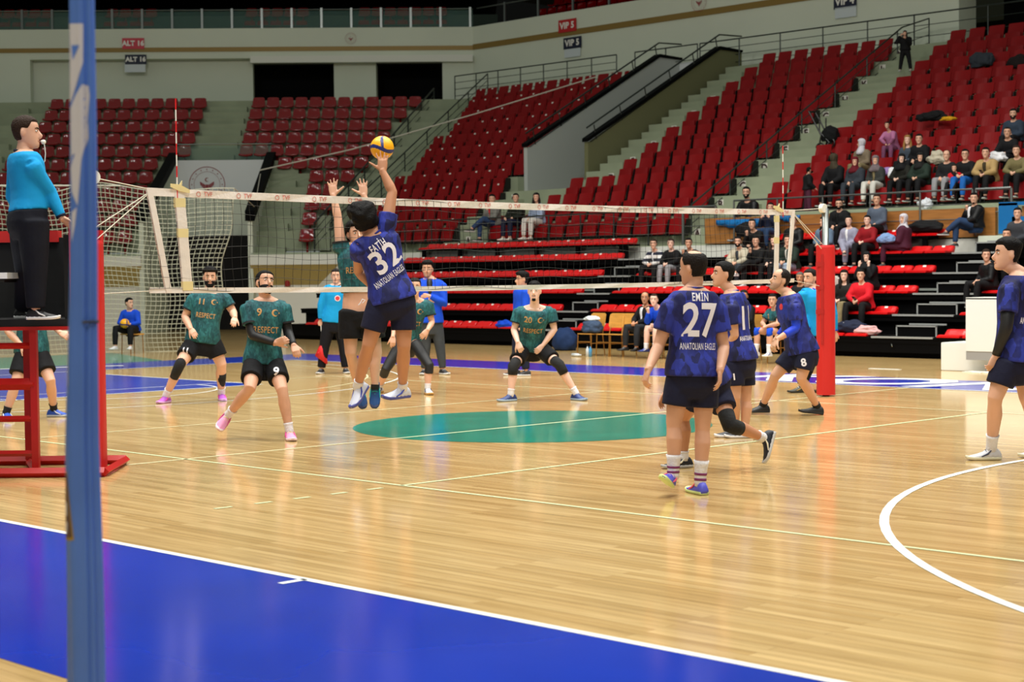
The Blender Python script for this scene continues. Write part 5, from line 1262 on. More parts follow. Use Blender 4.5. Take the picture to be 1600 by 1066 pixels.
# number 11 in navy
k = 1.0; D = 16.65
J11 = face(dict(pelvis=(1154, 556), neck=(1143, 457), head=(1130, 429), shL=(1142, 481), shR=(1161, 479), elL=(1148, 524, 0), elR=(1150, 522, 1), wrL=(1131, 553, 1), wrR=(1136, 548, 1),
    hipL=(1146, 566), hipR=(1162, 566), knL=(1148, 622, 0), knR=(1165, 622, 0), anL=(1148, 674, 1), anR=(1164, 676, 0), toeL=(1122, 684, 0), toeR=(1136, 688, 0)), D, k, (-.86, .5), hface=cv(-.9, .2, -.15), hup=cv(.1, 1, 0), hdL=cv(-.6, -.8, 0))
ground(J11, k)
person('navy-shirted player standing between number 27 and number 8, looking up', J11, k, 1.03, 'mid', ('short', 'black'), None, tee_n, dict(m=M_shn, len=.66, infl=.022), 1, None, ((34, 36, 44), (226, 224, 224), None), (M_sock, .9))
PRINTS += [(J11, '11', 0, .56, .32, M_prw, 'print', -1, .006, .9), (J11, 'ANATOLIAN EAGLES', 0, .26, .066, M_prw, 'print', -1, .001, -.28), (J11, '11', 0, .0, .085, M_prw, 'print', 1, .003, 1, 0, 1, '_shorts', .0035, J11['hipL'].lerp(J11['knL'], .42), cv(-.3, 0, -.95))]

# number 8 in navy
k = 1.02; D = 19.2
J8 = face(dict(pelvis=(1252, 545), neck=(1231, 460), head=(1219, 438), shL=(1242, 480), shR=(1223, 481), elL=(1244, 513, 0), elR=(1228, 512, 1), wrL=(1215, 530, -1), wrR=(1211, 532, 0),
    hipL=(1261, 549), hipR=(1243, 550), knL=(1252, 592, 0), knR=(1211, 588, 0), anL=(1277, 628, 1), anR=(1192, 630, 1), toeL=(1258, 651, -1), toeR=(1170, 641, 0)), D, k, (-.94, -.25), hface=cv(-.9, .25, -.28), hup=cv(.25, 1, 0),
    hdL=cv(-.45, -.85, 0), hdR=cv(-.4, -.9, 0), hpL='half', hpR='half')
ground(J8, k, 'R', .1); J8['toeL'].z = .03; J8['anL'].z = .095; J8['airL'] = True; J8['suL'] = cv(.1, 1, 0)
person('navy number 8 player with blue arm sleeves, hands clasped, next to the padded post', J8, k, 1.05, 'mid', ('receding', 'dark'), 'stubble', tee_n, dict(m=M_shn, len=.66, infl=.022), 1, None, ((24, 24, 26), (30, 30, 32), None, (30, 30, 32)), (M_sockk, .9), dict(s='LR', r=(.5, 1.62), m=mat('sleeve_blue', (10, 58, 214), .6)))
PRINTS += [(J8, '8', 0, .0, .12, M_prw, 'print', 1, .004, 1, 0, 1, '_shorts', .0035, J8['hipL'].lerp(J8['knL'], .45), cv(-.25, .1, -1)), (J8, [[(math.cos(i * PI / 10), math.sin(i * PI / 10)) for i in range(20)]], .07, .82, .035, M_prr)]

# second referee behind the padded post
k = 1.0; D = 23.0
J = face(dict(pelvis=(1277, 520), neck=(1273, 452), head=(1266, 435), shL=(1256, 460), shR=(1294, 461), elL=(1254, 494, -1), elR=(1301, 492, 0), wrL=(1262, 516, -1), wrR=(1304, 518, 0),
    hipL=(1268, 522), hipR=(1286, 522), knL=(1266, 566, 0), knR=(1286, 566, 0), anL=(1252, 604, 0), anR=(1288, 604, 0), toeL=(1232, 611, -1), toeR=(1274, 612, -1)), D, k, (-.3, -.95) if 0 else (-.35, -.93), hface=cv(-.75, .05, -.6), hup=UP)
# own left appears at the right of the frame when facing the lens
def swap(J):
    for a in ('sh', 'el', 'wr', 'hip', 'kn', 'an', 'toe'): J[a + 'L'], J[a + 'R'] = J[a + 'R'], J[a + 'L']
    for a in ('hd', 'hn', 'hp', 'th', 'air', 'su'):
        l, r = J.pop(a + 'L', None), J.pop(a + 'R', None)
        if r is not None: J[a + 'L'] = r
        if l is not None: J[a + 'R'] = l
    return J
swap(J); ground(J, k)
person('referee in a turquoise shirt with a whistle behind the red padded post', J, k, 1.0, 'fair', ('short', 'dark'), 'stubble', dict(m=M_turq, sleeve=1.95, infl=.03, hem=-.1, trim=M_roy, collar=True, name='shirt'), dict(m=M_trk, len=1.95, infl=.028), 1, None, ((60, 58, 44), (40, 40, 36), (160, 130, 60)), None)
PRINTS += [(J, [[(math.cos(i * PI / 10), math.sin(i * PI / 10)) for i in range(20)]], .075, .66, .05, M_prw), (J, [[(math.cos(i * PI / 10), math.sin(i * PI / 10)) for i in range(20)]], .075, .66, .036, M_prr, 'print', 1, 0, 1, 0, 1, '_shirt', .006)]

# player at the right edge
k = 1.07; D = 14.45
J = face(dict(pelvis=(1587, 556), neck=(1593, 430), head=(1574, 398), shL=(1577, 454), shR=(1604, 452, .18), elL=(1573, 510, -1), elR=(1618, 510, 1), wrL=(1556, 556, 1), wrR=(1606, 556, 0),
    hipL=(1574, 566), hipR=(1598, 566), knL=(1555, 622, 0), knR=(1604, 622, 0), anL=(1549, 692, 1), anR=(1630, 688, 1), toeL=(1508, 714, 0), toeR=(1600, 712, 0)), D, k, (-.97, .1), hface=cv(-.98, .12, .0), hup=cv(.08, 1, 0), hdL=cv(-.35, -.94, 0), hnL=cv(-.3, .2, .9), hpL='half')
# his near side is his left when he faces left
J['shL'] = atD(1577, 454, D - .17); J['shR'] = atD(1602, 452, D + .17)
ground(J, k)
person('tall navy-shirted player with black arm sleeves standing in front of the white desk', J, k, 1.08, 'fair', ('fade', 'black'), None, tee_n, dict(m=M_shn, len=.64, infl=.026), 1, None, ((206, 204, 208), (224, 218, 190), (50, 54, 80), (44, 48, 70)), (M_sock, .72), dict(s='LR', r=(.55, 1.97), m=M_comp))
PRINTS += [(J, 'ANATOLIAN EAGLES', .10, .12, .075, M_prw, 'print', 1, .001, -.30, 0, 1, '_shirt', .0035, J['pelvis'].lerp(J['neck'], .42) + RT * .07, cv(.35, 0, -.95))]

def tealfig(label, D, k, b, sp, f, hair, beard, num, numsh=None, skin='mid', acc=None, pads=None, shoes=RED0, socks=(M_sock, .8), bottoms=None, grd='LR', td=((-.35, -1), (.3, -1)), **kw):
    J = face(sp, D, k, (-f[0], f[1]), **kw); swap(J); ground(J, k, grd)
    for s_, (a_, b_) in (('R', td[0]), ('L', td[1])):
        v_ = Vector((RT.x, RT.y, 0)).normalized() * a_ + Vector((FW.x, FW.y, 0)).normalized() * b_; J['toe' + s_] = J['an' + s_] + v_.normalized() * .17 * k - Vector((0, 0, .045 if s_ in grd else .12))
    person(label, J, k, b, skin, hair, beard, tee_t, bottoms or dict(m=M_shk, len=.64, infl=.024), 1, None, shoes, socks, acc, pads)
    if num: PRINTS.append((J, num, -.075, .80, .105, M_pro, 'print', 1, .002))
    PRINTS.append((J, 'RESPECT', 0.0, .50, .090, M_pro, 'print', 1, .0015, -.25, 0, 1.12))
    cr = [(math.cos(a), math.sin(a)) for a in [.6 + i * (2 * PI - 1.2) / 16 for i in range(17)]] + [(.28 + .74 * math.cos(a), .74 * math.sin(a)) for a in [.55 + i * (2 * PI - 1.1) / 14 for i in range(15)]][::-1]
    quad = [[cr[i], cr[i + 1], cr[len(cr) - 2 - i], cr[len(cr) - 1 - i]] for i in range(14)]
    star = [[(1.15 + (.32 if j % 2 else .13) * math.cos(j * PI / 5), (.32 if j % 2 else .13) * math.sin(j * PI / 5)) for j in range(10)]]
    PRINTS.append((J, quad + star, .085, .79, .036, M_pro))
    return J
J9 = tealfig('teal number 9 player with black arm sleeves looking up at the ball', 17.3, 1.03, 1.02, dict(pelvis=(411, 562), neck=(415, 470), head=(414, 443), shL=(387, 482), shR=(443, 482), elL=(394, 524, -1), elR=(450, 520, 0), wrL=(430, 536, -1), wrR=(459, 540, -1),
    hipL=(397, 566), hipR=(427, 566), knL=(390, 608, -1), knR=(441, 610, -1), anL=(357, 648, 1), anR=(452, 662, 0), toeL=(341, 678, -1), toeR=(459, 683, -1)), (.25, -.97), ('short', 'black'), 'full', '9', 0, 'mid', dict(s='LR', r=(.5, 1.97), m=M_comp),
    shoes=((226, 150, 190), (236, 214, 220), (200, 60, 130), (200, 220, 90)), hface=cv(.55, .42, -.75), hup=cv(-.05, 1, .35), hdL=cv(.9, .25, -.2), hdR=cv(.3, -.6, -.6), hpL='half', hpR='half', grd='L', airL=True)
PRINTS.append((J9, '9', -.0, .0, .12, M_prw, 'print', 1, .004, 1, 0, 1, '_shorts', .0035, J9['hipL'].lerp(J9['knL'], .38), cv(.1, .1, -1)))
J11g = tealfig('bearded teal number 11 player standing wide behind the net by its end', 22.4, 1.04, 1.28, dict(pelvis=(317, 530), neck=(327, 457), head=(328, 434), shL=(302, 467), shR=(352, 467), elL=(289, 495, 0), elR=(364, 487, 0), wrL=(298, 514, -1), wrR=(367, 497, -1),
    hipL=(304, 535), hipR=(332, 535), knL=(281, 570, -1), knR=(346, 570, 0), anL=(259, 605, 1), anR=(346, 612, 1), toeL=(247, 628, -1), toeR=(356, 624, -1)), (.15, -.98), ('quiff', 'black'), 'full', '11', 0, 'fair', None, dict(s='R', m=M_pad, w=.5),
    shoes=((180, 90, 200), (220, 170, 230), (214, 50, 140), (190, 110, 210)), hface=cv(.2, .02, -.98), hdL=cv(.5, -.6, -.6), hdR=cv(.0, -.5, -.86), hpL='relax', hpR='relax')
PRINTS.append((J11g, '11', 0, .0, .10, M_prw, 'print', 1, .003, 1, 0, 1, '_shorts', .0035, J11g['hipR'].lerp(J11g['knR'], .42), cv(-.1, .1, -1)))
bm = bmesh.new(); a, c = J11g['knL'].lerp(J11g['anL'], .28), J11g['knL'].lerp(J11g['anL'], .74); tube(bm, [a, a.lerp(c, .4), c], [.064, .062, .046], 16); fin('shin_sleeve', bm, M_pad, J11g['_t'], True)
J20 = tealfig('teal number 20 player crouching with black knee pads near the centre circle', 22.2, 1.03, .98, dict(pelvis=(830, 540, .12), neck=(835, 482, -.1), head=(835, 455, -.16), shL=(811, 488), shR=(860, 488), elL=(803, 516, 0), elR=(866, 515, 0), wrL=(809, 535, -1), wrR=(848, 540, -1),
    hipL=(818, 546, .1), hipR=(845, 545, .1), knL=(802, 573, -1), knR=(874, 571, -1), anL=(798, 608, 0), anR=(900, 607, 0), toeL=(789, 624, -1), toeR=(914, 622, 0)), (.0, -1), ('short', 'black'), 'goatee', '20', 0, 'pale', None, dict(s='LR', m=M_pad, w=.36),
    shoes=((32, 52, 110), (150, 170, 190), None, (50, 80, 150)), td=((-.85, -.6), (.6, -.8)), hface=cv(-.1, .12, -1), hdL=cv(.35, -.9, -.3), hdR=cv(-.7, -.7, -.4), hpL='half', hpR='half')
Jg = tealfig('teal player in black leggings partly hidden behind the jumping number 32', 23.6, 1.0, .98, dict(pelvis=(637, 533, .1), neck=(648, 470, -.05), head=(648, 449, -.1), shL=(629, 477), shR=(669, 477), elL=(618, 504, 0), elR=(675, 504, 0), wrL=(614, 526, -1), wrR=(668, 516, -1),
    hipL=(627, 538), hipR=(649, 538), knL=(603, 577, -1), knR=(671, 572, -1), anL=(593, 598, 1), anR=(668, 598, 0), toeL=(594, 610, -1), toeR=(680, 611, -1)), (.1, -1), ('short', 'dark'), None, None, 0, 'fair', None, None,
    shoes=((210, 208, 214), (196, 150, 80), (30, 34, 60), (220, 220, 226)), hface=cv(.1, .1, -1), hdR=cv(-.6, -.7, -.4), hdL=cv(0, -1, -.2), bottoms=dict(m=M_comp, len=1.35, infl=.006, name='leggings'))

# number 32, striking the ball
k = 1.08; D = 15.1
J32 = face(dict(pelvis=(612, 462), neck=(587, 366), head=(568, 343), shL=(562, 388), shR=(604, 352), elL=(560, 424, 1), elR=(613, 300, 0), wrL=(581, 448, 0), wrR=(598, 268, 0),
    hipL=(594, 472), hipR=(630, 468), knL=(576, 540, 0), knR=(631, 541, 0), anL=(559, 603, 1), anR=(629, 606, 1), toeL=(544, 630, -1), toeR=(622, 624, 1)), D, k, (-.3, .95), hface=cv(-.5, .55, .7), hup=cv(-.25, 1, -.35),
    hdR=cv(-.02, 1, .06), hnR=cv(-.1, .0, 1), thR=cv(-1, 0, 0), hpR='open', hdL=cv(.5, -.8, 0), hpL='fist', lean=-.05)
J32['shR'] = atD(604, 352, D - .04); J32['toeR'] = atD(619, 622, depth(J32['anR']) - .02); J32['suR'] = cv(.1, .9, -.2); J32['suL'] = cv(-.5, .8, -.5)
person('navy number 32 player leaping with his arm raised to strike the ball', J32, k, 1.0, 'tan', ('mop', 'black'), None, dict(tee_n, sleeve=.35, hem=-.08), dict(m=M_shn, len=.66, infl=.026), 1, None, ((200, 204, 220), (70, 76, 150), (40, 60, 170), (220, 222, 230)), (M_sock, .88))
PRINTS += [(J32, 'FATİH', .04, .84, .10, M_prw, 'print', -1, .0015, -.155, .34, 1.1), (J32, '32', -.01, .58, .29, M_prw, 'print', -1, .006, -.27, .36, 1.1), (J32, 'ANATOLIAN EAGLES', -.0, .30, .078, M_prw, 'print', -1, .0006, -.32, .36, 1.15)]

# blocker behind the net
k = 1.05; D = 17.3
Jb = face(dict(pelvis=(561, 480), neck=(556, 389), head=(556, 366), shL=(533, 389), shR=(582, 390), elL=(528, 341, 0), elR=(582, 343, 0), wrL=(521, 306, 0), wrR=(569, 306, 0),
    hipL=(547, 486), hipR=(577, 486), knL=(548, 552, 0), knR=(588, 552, 0), anL=(560, 606, 1), anR=(586, 604, 0), toeL=(566, 630, 0), toeR=(585, 636, -1)), D, k, (-.15, -.98), hface=cv(.35, .25, -.9), hup=cv(-.1, 1, 0),
    hdL=cv(-.08, 1, 0), hdR=cv(-.14, 1, 0), hnL=cv(0, 0, -1), hnR=cv(0, 0, -1), thL=cv(1, 0, 0), thR=cv(-1, 0, 0), hpL='open', hpR='open')
swap(Jb); Jb['suL'] = Jb['suR'] = cv(0, .45, -.9)
person('teal blocker leaping behind the net with both hands spread above it', Jb, k, .98, 'fair', ('curly', 'black'), 'goatee', dict(m=JT, sleeve=.22, infl=.026, hem=.12, trim=M_trimk, flare=.02), dict(m=M_shk, len=.66, infl=.036, low=True), 1, None, ((24, 70, 130), (30, 40, 80), (40, 190, 200), (40, 180, 190)), (M_sockk, .94))
PRINTS.append((Jb, 'RESPECT', 0, .62, .09, M_pro, 'print', 1, .0015, -.25))
bm = bmesh.new(); c = Jb['pelvis'].lerp(Jb['neck'], .06) + Jb['_F'] * .15 * k
tube(bm, [c + RT * .02, c + RT * .05 + UP * .03, c + RT * .02 + UP * .04, c, c - RT * .02 - UP * .02], .005, 5); fin('drawstring', bm, M_prw, Jb['_t'])

# far left player behind the stand
k = 1.03; D = 20.05
J = face(dict(pelvis=(50, 545), neck=(48, 463), head=(50, 435), shL=(26, 478), shR=(68, 478), elL=(12, 518, 0), elR=(84, 508, 0), wrL=(34, 540, -1), wrR=(94, 520, -1),
    hipL=(40, 550), hipR=(60, 550), knL=(24, 602, -1), knR=(79, 596, -1), anL=(10, 650, 0), anR=(84, 637, 1), toeL=(18, 660, -1), toeR=(102, 652, 0)), D, k, (-.5, -.86), hface=cv(.6, .1, -.8), hdL=cv(.6, -.5, -.3), hdR=cv(.7, -.3, -.4))
swap(J); ground(J, k)
person('teal player mostly hidden by the referee stand, one leg with a blue shoe showing', J, k, 1.03, 'fair', ('short', 'dark'), None, tee_t, dict(m=M_shk, len=.68, infl=.03), 1, None, ((40, 84, 190), (200, 206, 210), (220, 222, 226), (60, 110, 220)), (M_sockk, .8))

# line judge with the flag
k = 1.0; D = 28.7
Jl = face(dict(pelvis=(522, 500), neck=(526, 446), head=(525, 432), shL=(510, 453), shR=(541, 453), elL=(502, 477, 0), elR=(548, 478, 0), wrL=(501, 500, 0), wrR=(548, 500, 0),
    hipL=(515, 503), hipR=(531, 503), knL=(507, 541, 0), knR=(537, 541, 0), anL=(502, 578, 0), anR=(540, 578, 0), toeL=(496, 583, -1), toeR=(544, 584, -1)), D, k, (-.1, -.99), hface=cv(.05, .0, -1), hdL=cv(0, -1, 0), hpL='fist')
swap(Jl); ground(Jl, k)
person('line judge in a turquoise shirt and black trousers, arm down by the side', Jl, k, 1.04, 'fair', ('short', 'dark'), None, dict(m=M_turq, sleeve=1.95, infl=.028, hem=-.08, trim=M_trimk, collar=True), dict(m=M_trk, len=1.95, infl=.03), 1, None, RED0, None)
PRINTS += [(Jl, [[(math.cos(i * PI / 10), math.sin(i * PI / 10)) for i in range(20)]], .03, .62, .05, M_prw), (Jl, [[(math.cos(i * PI / 10), math.sin(i * PI / 10)) for i in range(20)]], .03, .62, .036, M_prr, 'print', 1, 0, 1, 0, 1, '_shirt', .006)]
D -= .02; fl = thing('line_flag', 'red line flag held low by the line judge', 'flag', atD(502, 510, D)); bm = bmesh.new(); tube(bm, [atD(501, 506, D), atD(505, 545, D - .05)], .008, 6); fin('stick', bm, M_white, fl)
bm = bmesh.new(); R = []
for i in range(9):
    s = i / 8; a = atD(503 + 4 * s, 526 + 18 * s, D - .05); bt = [(502, 528), (499, 540), (495, 549), (492, 556), (497, 560), (502, 563), (507, 567), (511, 570), (512, 566)][i]
    q = atD(bt[0], bt[1], D - .05 + .04 * math.sin(s * 7)); R.append([a, a.lerp(q, .5) + FW * .03 * math.sin(s * 9), q, q + FW * .01, a.lerp(q, .5) + FW * (.03 * math.sin(s * 9) + .01), a + FW * .01])
loft(bm, R); fin('cloth', bm, mat('flag_red', (204, 26, 30), .6), fl, True)
# coach in the blue jacket
k = 1.07; D = 28.1
J = face(dict(pelvis=(672, 500), neck=(671, 436), head=(668, 421), shL=(655, 446), shR=(689, 447), elL=(650, 474, -1), elR=(693, 474, -1), wrL=(672, 468, -1), wrR=(671, 463, -1),
    hipL=(664, 503), hipR=(681, 503), knL=(665, 545, 0), knR=(688, 545, 0), anL=(663, 582, 0), anR=(692, 582, 0), toeL=(659, 590, -1), toeR=(701, 588, -1)), D, k, (-.05, -1), hface=cv(-.08, .0, -1), hdL=cv(1, .1, .1), hdR=cv(-1, .1, .1))
swap(J); ground(J, k)
person('coach in a blue jacket standing with crossed arms by the bleachers', J, k, 1.05, 'mid', ('quiff', 'black'), 'stubble', dict(m=M_roy, sleeve=1.93, infl=.04, hem=-.12, trim=M_roy, collar=True, name='jacket', front=M_comp, fw=.04), dict(m=cloth('jeans_grey', (58, 62, 66)), len=1.95, infl=.018), 1, None, RED0, None)
# first referee on the stand
k = .98; D = 14.02
J = face(dict(pelvis=(44, 338), neck=(37, 238), head=(41, 207), shL=(28, 256), shR=(53, 258), elL=(18, 305, 0), elR=(78, 302, 1), wrL=(30, 345, 1), wrR=(97, 341, 0),
    hipL=(38, 346), hipR=(52, 346), knL=(42, 424, 1), knR=(55, 424, 0), anL=(36, 488, 1), anR=(56, 490, 0), toeL=(66, 498, 0), toeR=(88, 500, 0)), D, k, (.88, .45), hface=cv(.97, .02, .1), hup=cv(-.05, 1, 0), hdR=cv(.7, -.6, 0), hpR='flat')
J['shL'] = atD(26, 256, D + .15); J['shR'] = atD(50, 260, D - .14)
J['elL'] = atD(20, 308, D + .24); J['wrL'] = atD(40, 345, D + .36)
J['hs'] = 1.08
for s in 'LR':
    z = zt + .06 + .087 * k; J['an' + s].z = z; J['toe' + s].z = z - .045
person('referee in a turquoise shirt and black trousers standing on the red stand', J, k, 1.15, 'fair', ('short', 'brown'), None, dict(m=M_turq, sleeve=1.93, infl=.020, hem=-.06, trim=cloth('collar_navy', (14, 22, 44)), collar=True), dict(m=cloth('trousers_navy', (12, 14, 26), .5), len=1.97, infl=.04), 1, None, ((20, 20, 24), (226, 226, 228), (230, 230, 232), (30, 30, 34)), None)
JR = J
wh = thing('whistle', 'white whistle on a cord at the stand referee\'s mouth', 'whistle', atD(67, 221, D)); bm = bmesh.new(); a = atD(64, 221, D); sphere(bm, atD(68, 222, D), .02); tube(bm, [a, atD(68, 221, D)], .01, 8); fin('whistle_body', bm, M_white, wh, True)
bm = bmesh.new(); tube(bm, [atD(69, 224, D), atD(71, 240, D), atD(70, 252, D), atD(63, 262, D + .02)], .004, 5); fin('cord', bm, M_white, wh)
# ------------------------------------------------------------------ seated and standing spectators
def seated(label, hx, hy, Ys, zs, top, pants, f=(0.0, -1.0), lean=.02, arms='lap', legs='normal', hair=('short', 'black'), skin='fair', b=1.28, hface=None, fcol=None, scarf=None, female=False, beard=None, glasses=False, group='spectators on the black bleachers', shoes=((40, 38, 38), (190, 190, 186), None), infl=.03, feet=None, side=0.0, kk=None, detail=0, pads=None, bare=None, socks=None, top_kw=None, zfoot=None, hw=None):
    f = Vector((f[0], f[1], 0)).normalized(); off = lean * 1.5 + .055; p0 = atY(hx, hy, Ys + f.y * off); k = kk or max(.88, min(1.12, (p0.z - zs - .10) / .705)); l = Vector((0, 0, 1)).cross(f)
    X = p0.x - f.x * off; pel = Vector((X, Ys, zs + .10 * k)); U = Vector((0, 0, 1)); J = {}
    if p0.z - zs < .74 * .9 and not kk: pass
    neck = pel + U * (.50 * k) + f * (lean + .02) + l * side; head = neck + U * .205 * k + f * (.035 + lean * .5)
    d = p0 - head; d.z = max(-.05, min(.10, d.z)); head += Vector((d.x, 0, d.z * .9)); neck += Vector((d.x * .8, 0, d.z * .7))
    J['pelvis'] = pel; J['neck'] = neck; J['head'] = head; J['bend'] = -f * .02; J['hs'] = 1.05
    sw = .175 * k * (.9 if female else 1)
    for s, g in (('L', 1), ('R', -1)):
        J['sh' + s] = neck + l * g * sw - U * .055 * k + f * .01; J['hip' + s] = pel + l * g * .09 * k
        sp = .13 if legs != 'wide' else .2
        if legs == 'squat': kn = J['hip' + s] + f * .36 * k + l * g * .12 + U * .17
        else: kn = J['hip' + s] + f * .43 * k + l * (g * (sp - .09)) + U * .03
        zf = zfoot if zfoot is not None else zs - .42
        an = kn + f * .03 - U * (kn.z - zf - .08 * k)
        if (kn - an).length > .45 * k: an = kn + (an - kn).normalized() * .43 * k
        if legs == 'back': an = kn - f * .1 - U * (.4 * k)
        J['kn' + s] = kn; J['an' + s] = an; J['toe' + s] = an + f * .17 * k + l * g * .04 - U * .04
    if legs == 'cross':
        J['knL'] = J['hipL'] + f * .42 * k - l * .10 + U * .12; J['anL'] = J['knL'] + (f * .22 - l * .22 - U * .26).normalized() * .40 * k; J['toeL'] = J['anL'] + (f * .7 - l * .5 - U * .3).normalized() * .18
    if legs == 'crossR':
        J['knR'] = J['hipR'] + f * .42 * k + l * .10 + U * .12; J['anR'] = J['knR'] + (f * .22 + l * .22 - U * .26).normalized() * .40 * k; J['toeR'] = J['anR'] + (f * .7 + l * .5 - U * .3).normalized() * .18
    mid = pel + f * .30 * k + U * .10 * k
    for s, g in (('L', 1), ('R', -1)):
        S = J['sh' + s]; E = S - U * .26 * k + l * g * .05 + f * .06
        if arms == 'lap': W = mid + l * g * .05 + f * .0; 
        elif arms == 'clasp': W = pel + f * .36 * k + U * .13 * k + l * g * .035; E = S - U * .22 * k + l * g * .07 + f * .12
        elif arms == 'knees': W = J['kn' + s] + U * .08 - f * .06; E = S - U * .24 * k + l * g * .06 + f * .12
        elif arms == 'mouth' and s == 'R': E = S - U * .22 * k + f * .14 - l * .0; W = head - U * .13 * k + f * .13
        elif arms == 'mouth': W = mid - l * .02; E = S - U * .24 * k + f * .12
        elif arms == 'cheeks': E = S - U * .18 * k + f * .18 + l * g * .02; W = head - U * .09 * k + l * g * .085 + f * .07
        elif arms == 'phone': E = S - U * .2 * k + f * .14 + l * g * .06; W = neck - U * .0 + f * .26 + l * g * .07
        elif arms == 'crossed': E = S - U * .26 * k + f * .05 + l * g * .03; W = neck - U * .26 * k + f * .16 - l * g * .07
        elif arms == 'ball': E = S - U * .25 * k + l * g * .08 + f * .06; W = pel + f * .26 * k + U * .14 * k + l * g * .09
        else: W = mid + l * g * .05
        # keep bone lengths
        v = (E - S); E = S + v.normalized() * .28 * k; w = W - E
        if w.length > .27 * k: W = E + w.normalized() * .25 * k
        J['el' + s] = E; J['wr' + s] = W
        J['hd' + s] = {'cheeks': U + f * .1, 'mouth': (U * .6 + f * .3) if s == 'R' else (f - l * g * .6), 'phone': U * .6 - l * g * .5, 'crossed': -l * g + f * .1}.get(arms, f * .5 - l * g * .6 - U * .3); J['hn' + s] = -U if arms not in ('cheeks', 'mouth', 'phone') else -f
        J['hp' + s] = {'clasp': 'fist', 'mouth': 'fist', 'phone': 'hold', 'ball': 'half'}.get(arms, 'half')
    J['hface'] = hface or (CAM - head).normalized() * .8 + f * .2; J['hup'] = Vector((0, 0, 1))
    tp = dict(m=top, sleeve=1.93, infl=infl, hem=-.1, high=False, name='shirt'); 
    if fcol is not None: tp['front'] = fcol; tp['name'] = 'jacket'
    if hw: tp['fw'] = hw
    if top_kw: tp.update(top_kw)
    person(label, J, k, b, skin, hair, beard, tp, dict(m=pants, len=1.93 if not bare else bare, infl=.020 if not bare else .026), detail, group, shoes, socks, None, pads, 'person', glasses, scarf, female)
    return J
def C(n, rgb, r=.8): return cloth('cloth_' + n, rgb, .5, r)
black = C('black', (14, 14, 17)); jblack = C('leather_black', (16, 16, 18), .45); denim = C('denim', (40, 62, 96)); ldenim = C('light_denim', (140, 156, 176)); charcoal = C('charcoal', (48, 54, 62)); white = C('white', (222, 222, 226)); greyt = C('grey_trousers', (142, 142, 146))
beige = C('beige', (184, 176, 156)); dgreen = C('dark_green', (30, 44, 36)); lilac = C('lilac_grey', (140, 140, 160)); redk = C('red_knit', (130, 12, 22)); redh = C('red_hoodie', (196, 20, 34)); plum = C('plum', (72, 28, 48)); tan = C('tan', (168, 140, 92)); olive = C('olive', (108, 100, 66)); steel = C('steel_denim', (92, 112, 134)); maroon = C('maroon', (96, 16, 30)); floral = C('floral_dark', (62, 54, 40)); wscarf = C('pale_scarf', (196, 192, 200)); greys = C('grey_scarf', (112, 100, 104)); navy = C('navy', (24, 30, 52)); offw = C('offwhite', (206, 204, 196)); pink = C('pink', (176, 110, 150)); khaki = C('khaki', (128, 116, 84))
def stripes():
    m = bpy.data.materials.new('striped_jersey'); m.use_nodes = True; nt = m.node_tree; b = nt.nodes['Principled BSDF']; g = nt.nodes.new('ShaderNodeNewGeometry'); s = nt.nodes.new('ShaderNodeSeparateXYZ'); nt.links.new(g.outputs['Position'], s.inputs[0])
    w = nt.nodes.new('ShaderNodeMath'); w.operation = 'PINGPONG'; w.inputs[1].default_value = .075; nt.links.new(s.outputs['Z'], w.inputs[0]); c = nt.nodes.new('ShaderNodeMath'); c.operation = 'GREATER_THAN'; c.inputs[1].default_value = .037; nt.links.new(w.outputs[0], c.inputs[0])
    mx = nt.nodes.new('ShaderNodeMix'); mx.data_type = 'RGBA'; mx.inputs[6].default_value = (*s2l((22, 26, 48)), 1); mx.inputs[7].default_value = (*s2l((216, 214, 212)), 1); nt.links.new(c.outputs[0], mx.inputs[0]); nt.links.new(mx.outputs[2], b.inputs['Base Color']); b.inputs['Roughness'].default_value = .85; return m
def bs(k): return (BY + BD * k + .22, BH * (k + 1) + .055)
B = [(-1, 0)] * 0
S_ = seated
r = bs(3)
S_('man in a striped rugby shirt on the third bleacher row', 1021, 384, *r, stripes(), black, lean=.08, arms='clasp', hair=('short', 'brown'), legs='wide', fcol=white, hw=.02)
S_('man in a black sweater and pale grey jeans beside the striped shirt', 1048, 383, *r, black, greyt, lean=.05, arms='clasp', hair=('short', 'brown'), skin='pale', shoes=((30, 40, 40), (190, 40, 40), None))
S_('man in black resting his chin on his hand, end of the trio', 1076, 385, *r, black, black, lean=.08, arms='mouth', skin='mid')
S_('bearded man in a beige jacket leaning on his knees', 1153, 383, *r, beige, charcoal, lean=.10, arms='clasp', beard='full', fcol=charcoal, infl=.045)
S_('man in black with his hand at his mouth behind the beige jacket', 1175, 360, *bs(4), black, black, lean=.12, arms='mouth', skin='fair')
Jp = S_('man in an open black shirt holding a phone to his mouth', 1181, 386, *r, black, black, lean=.04, arms='mouth', legs='cross', shoes=((200, 198, 196), (210, 210, 208), None))
S_('long-haired woman in black half hidden by the antenna sleeve', 1209, 384, *r, black, black, hair=('long', 'brown'), female=True, skin='pale')
S_('man in a dark green jacket and light jeans behind the net end', 1231, 378, *r, dgreen, ldenim, arms='clasp', lean=.05, hair=('short', 'brown'), fcol=offw, hw=.02, infl=.045)
S_('woman in a purple top seated high behind the net tape', 1204, 334, *bs(5), navy, denim, hair=('short', 'black'), arms='phone', female=True, lean=.0)
S_('man in a black leather jacket on the upper row by the net end', 1239, 346, *bs(4), jblack, black, beard='goatee', infl=.045)
S_('long-haired woman in a pale denim jacket above the net post', 1287, 350, *bs(4), steel, black, hair=('long', 'black'), female=True, hface=cv(-.9, 0, -.4), fcol=maroon, infl=.035)
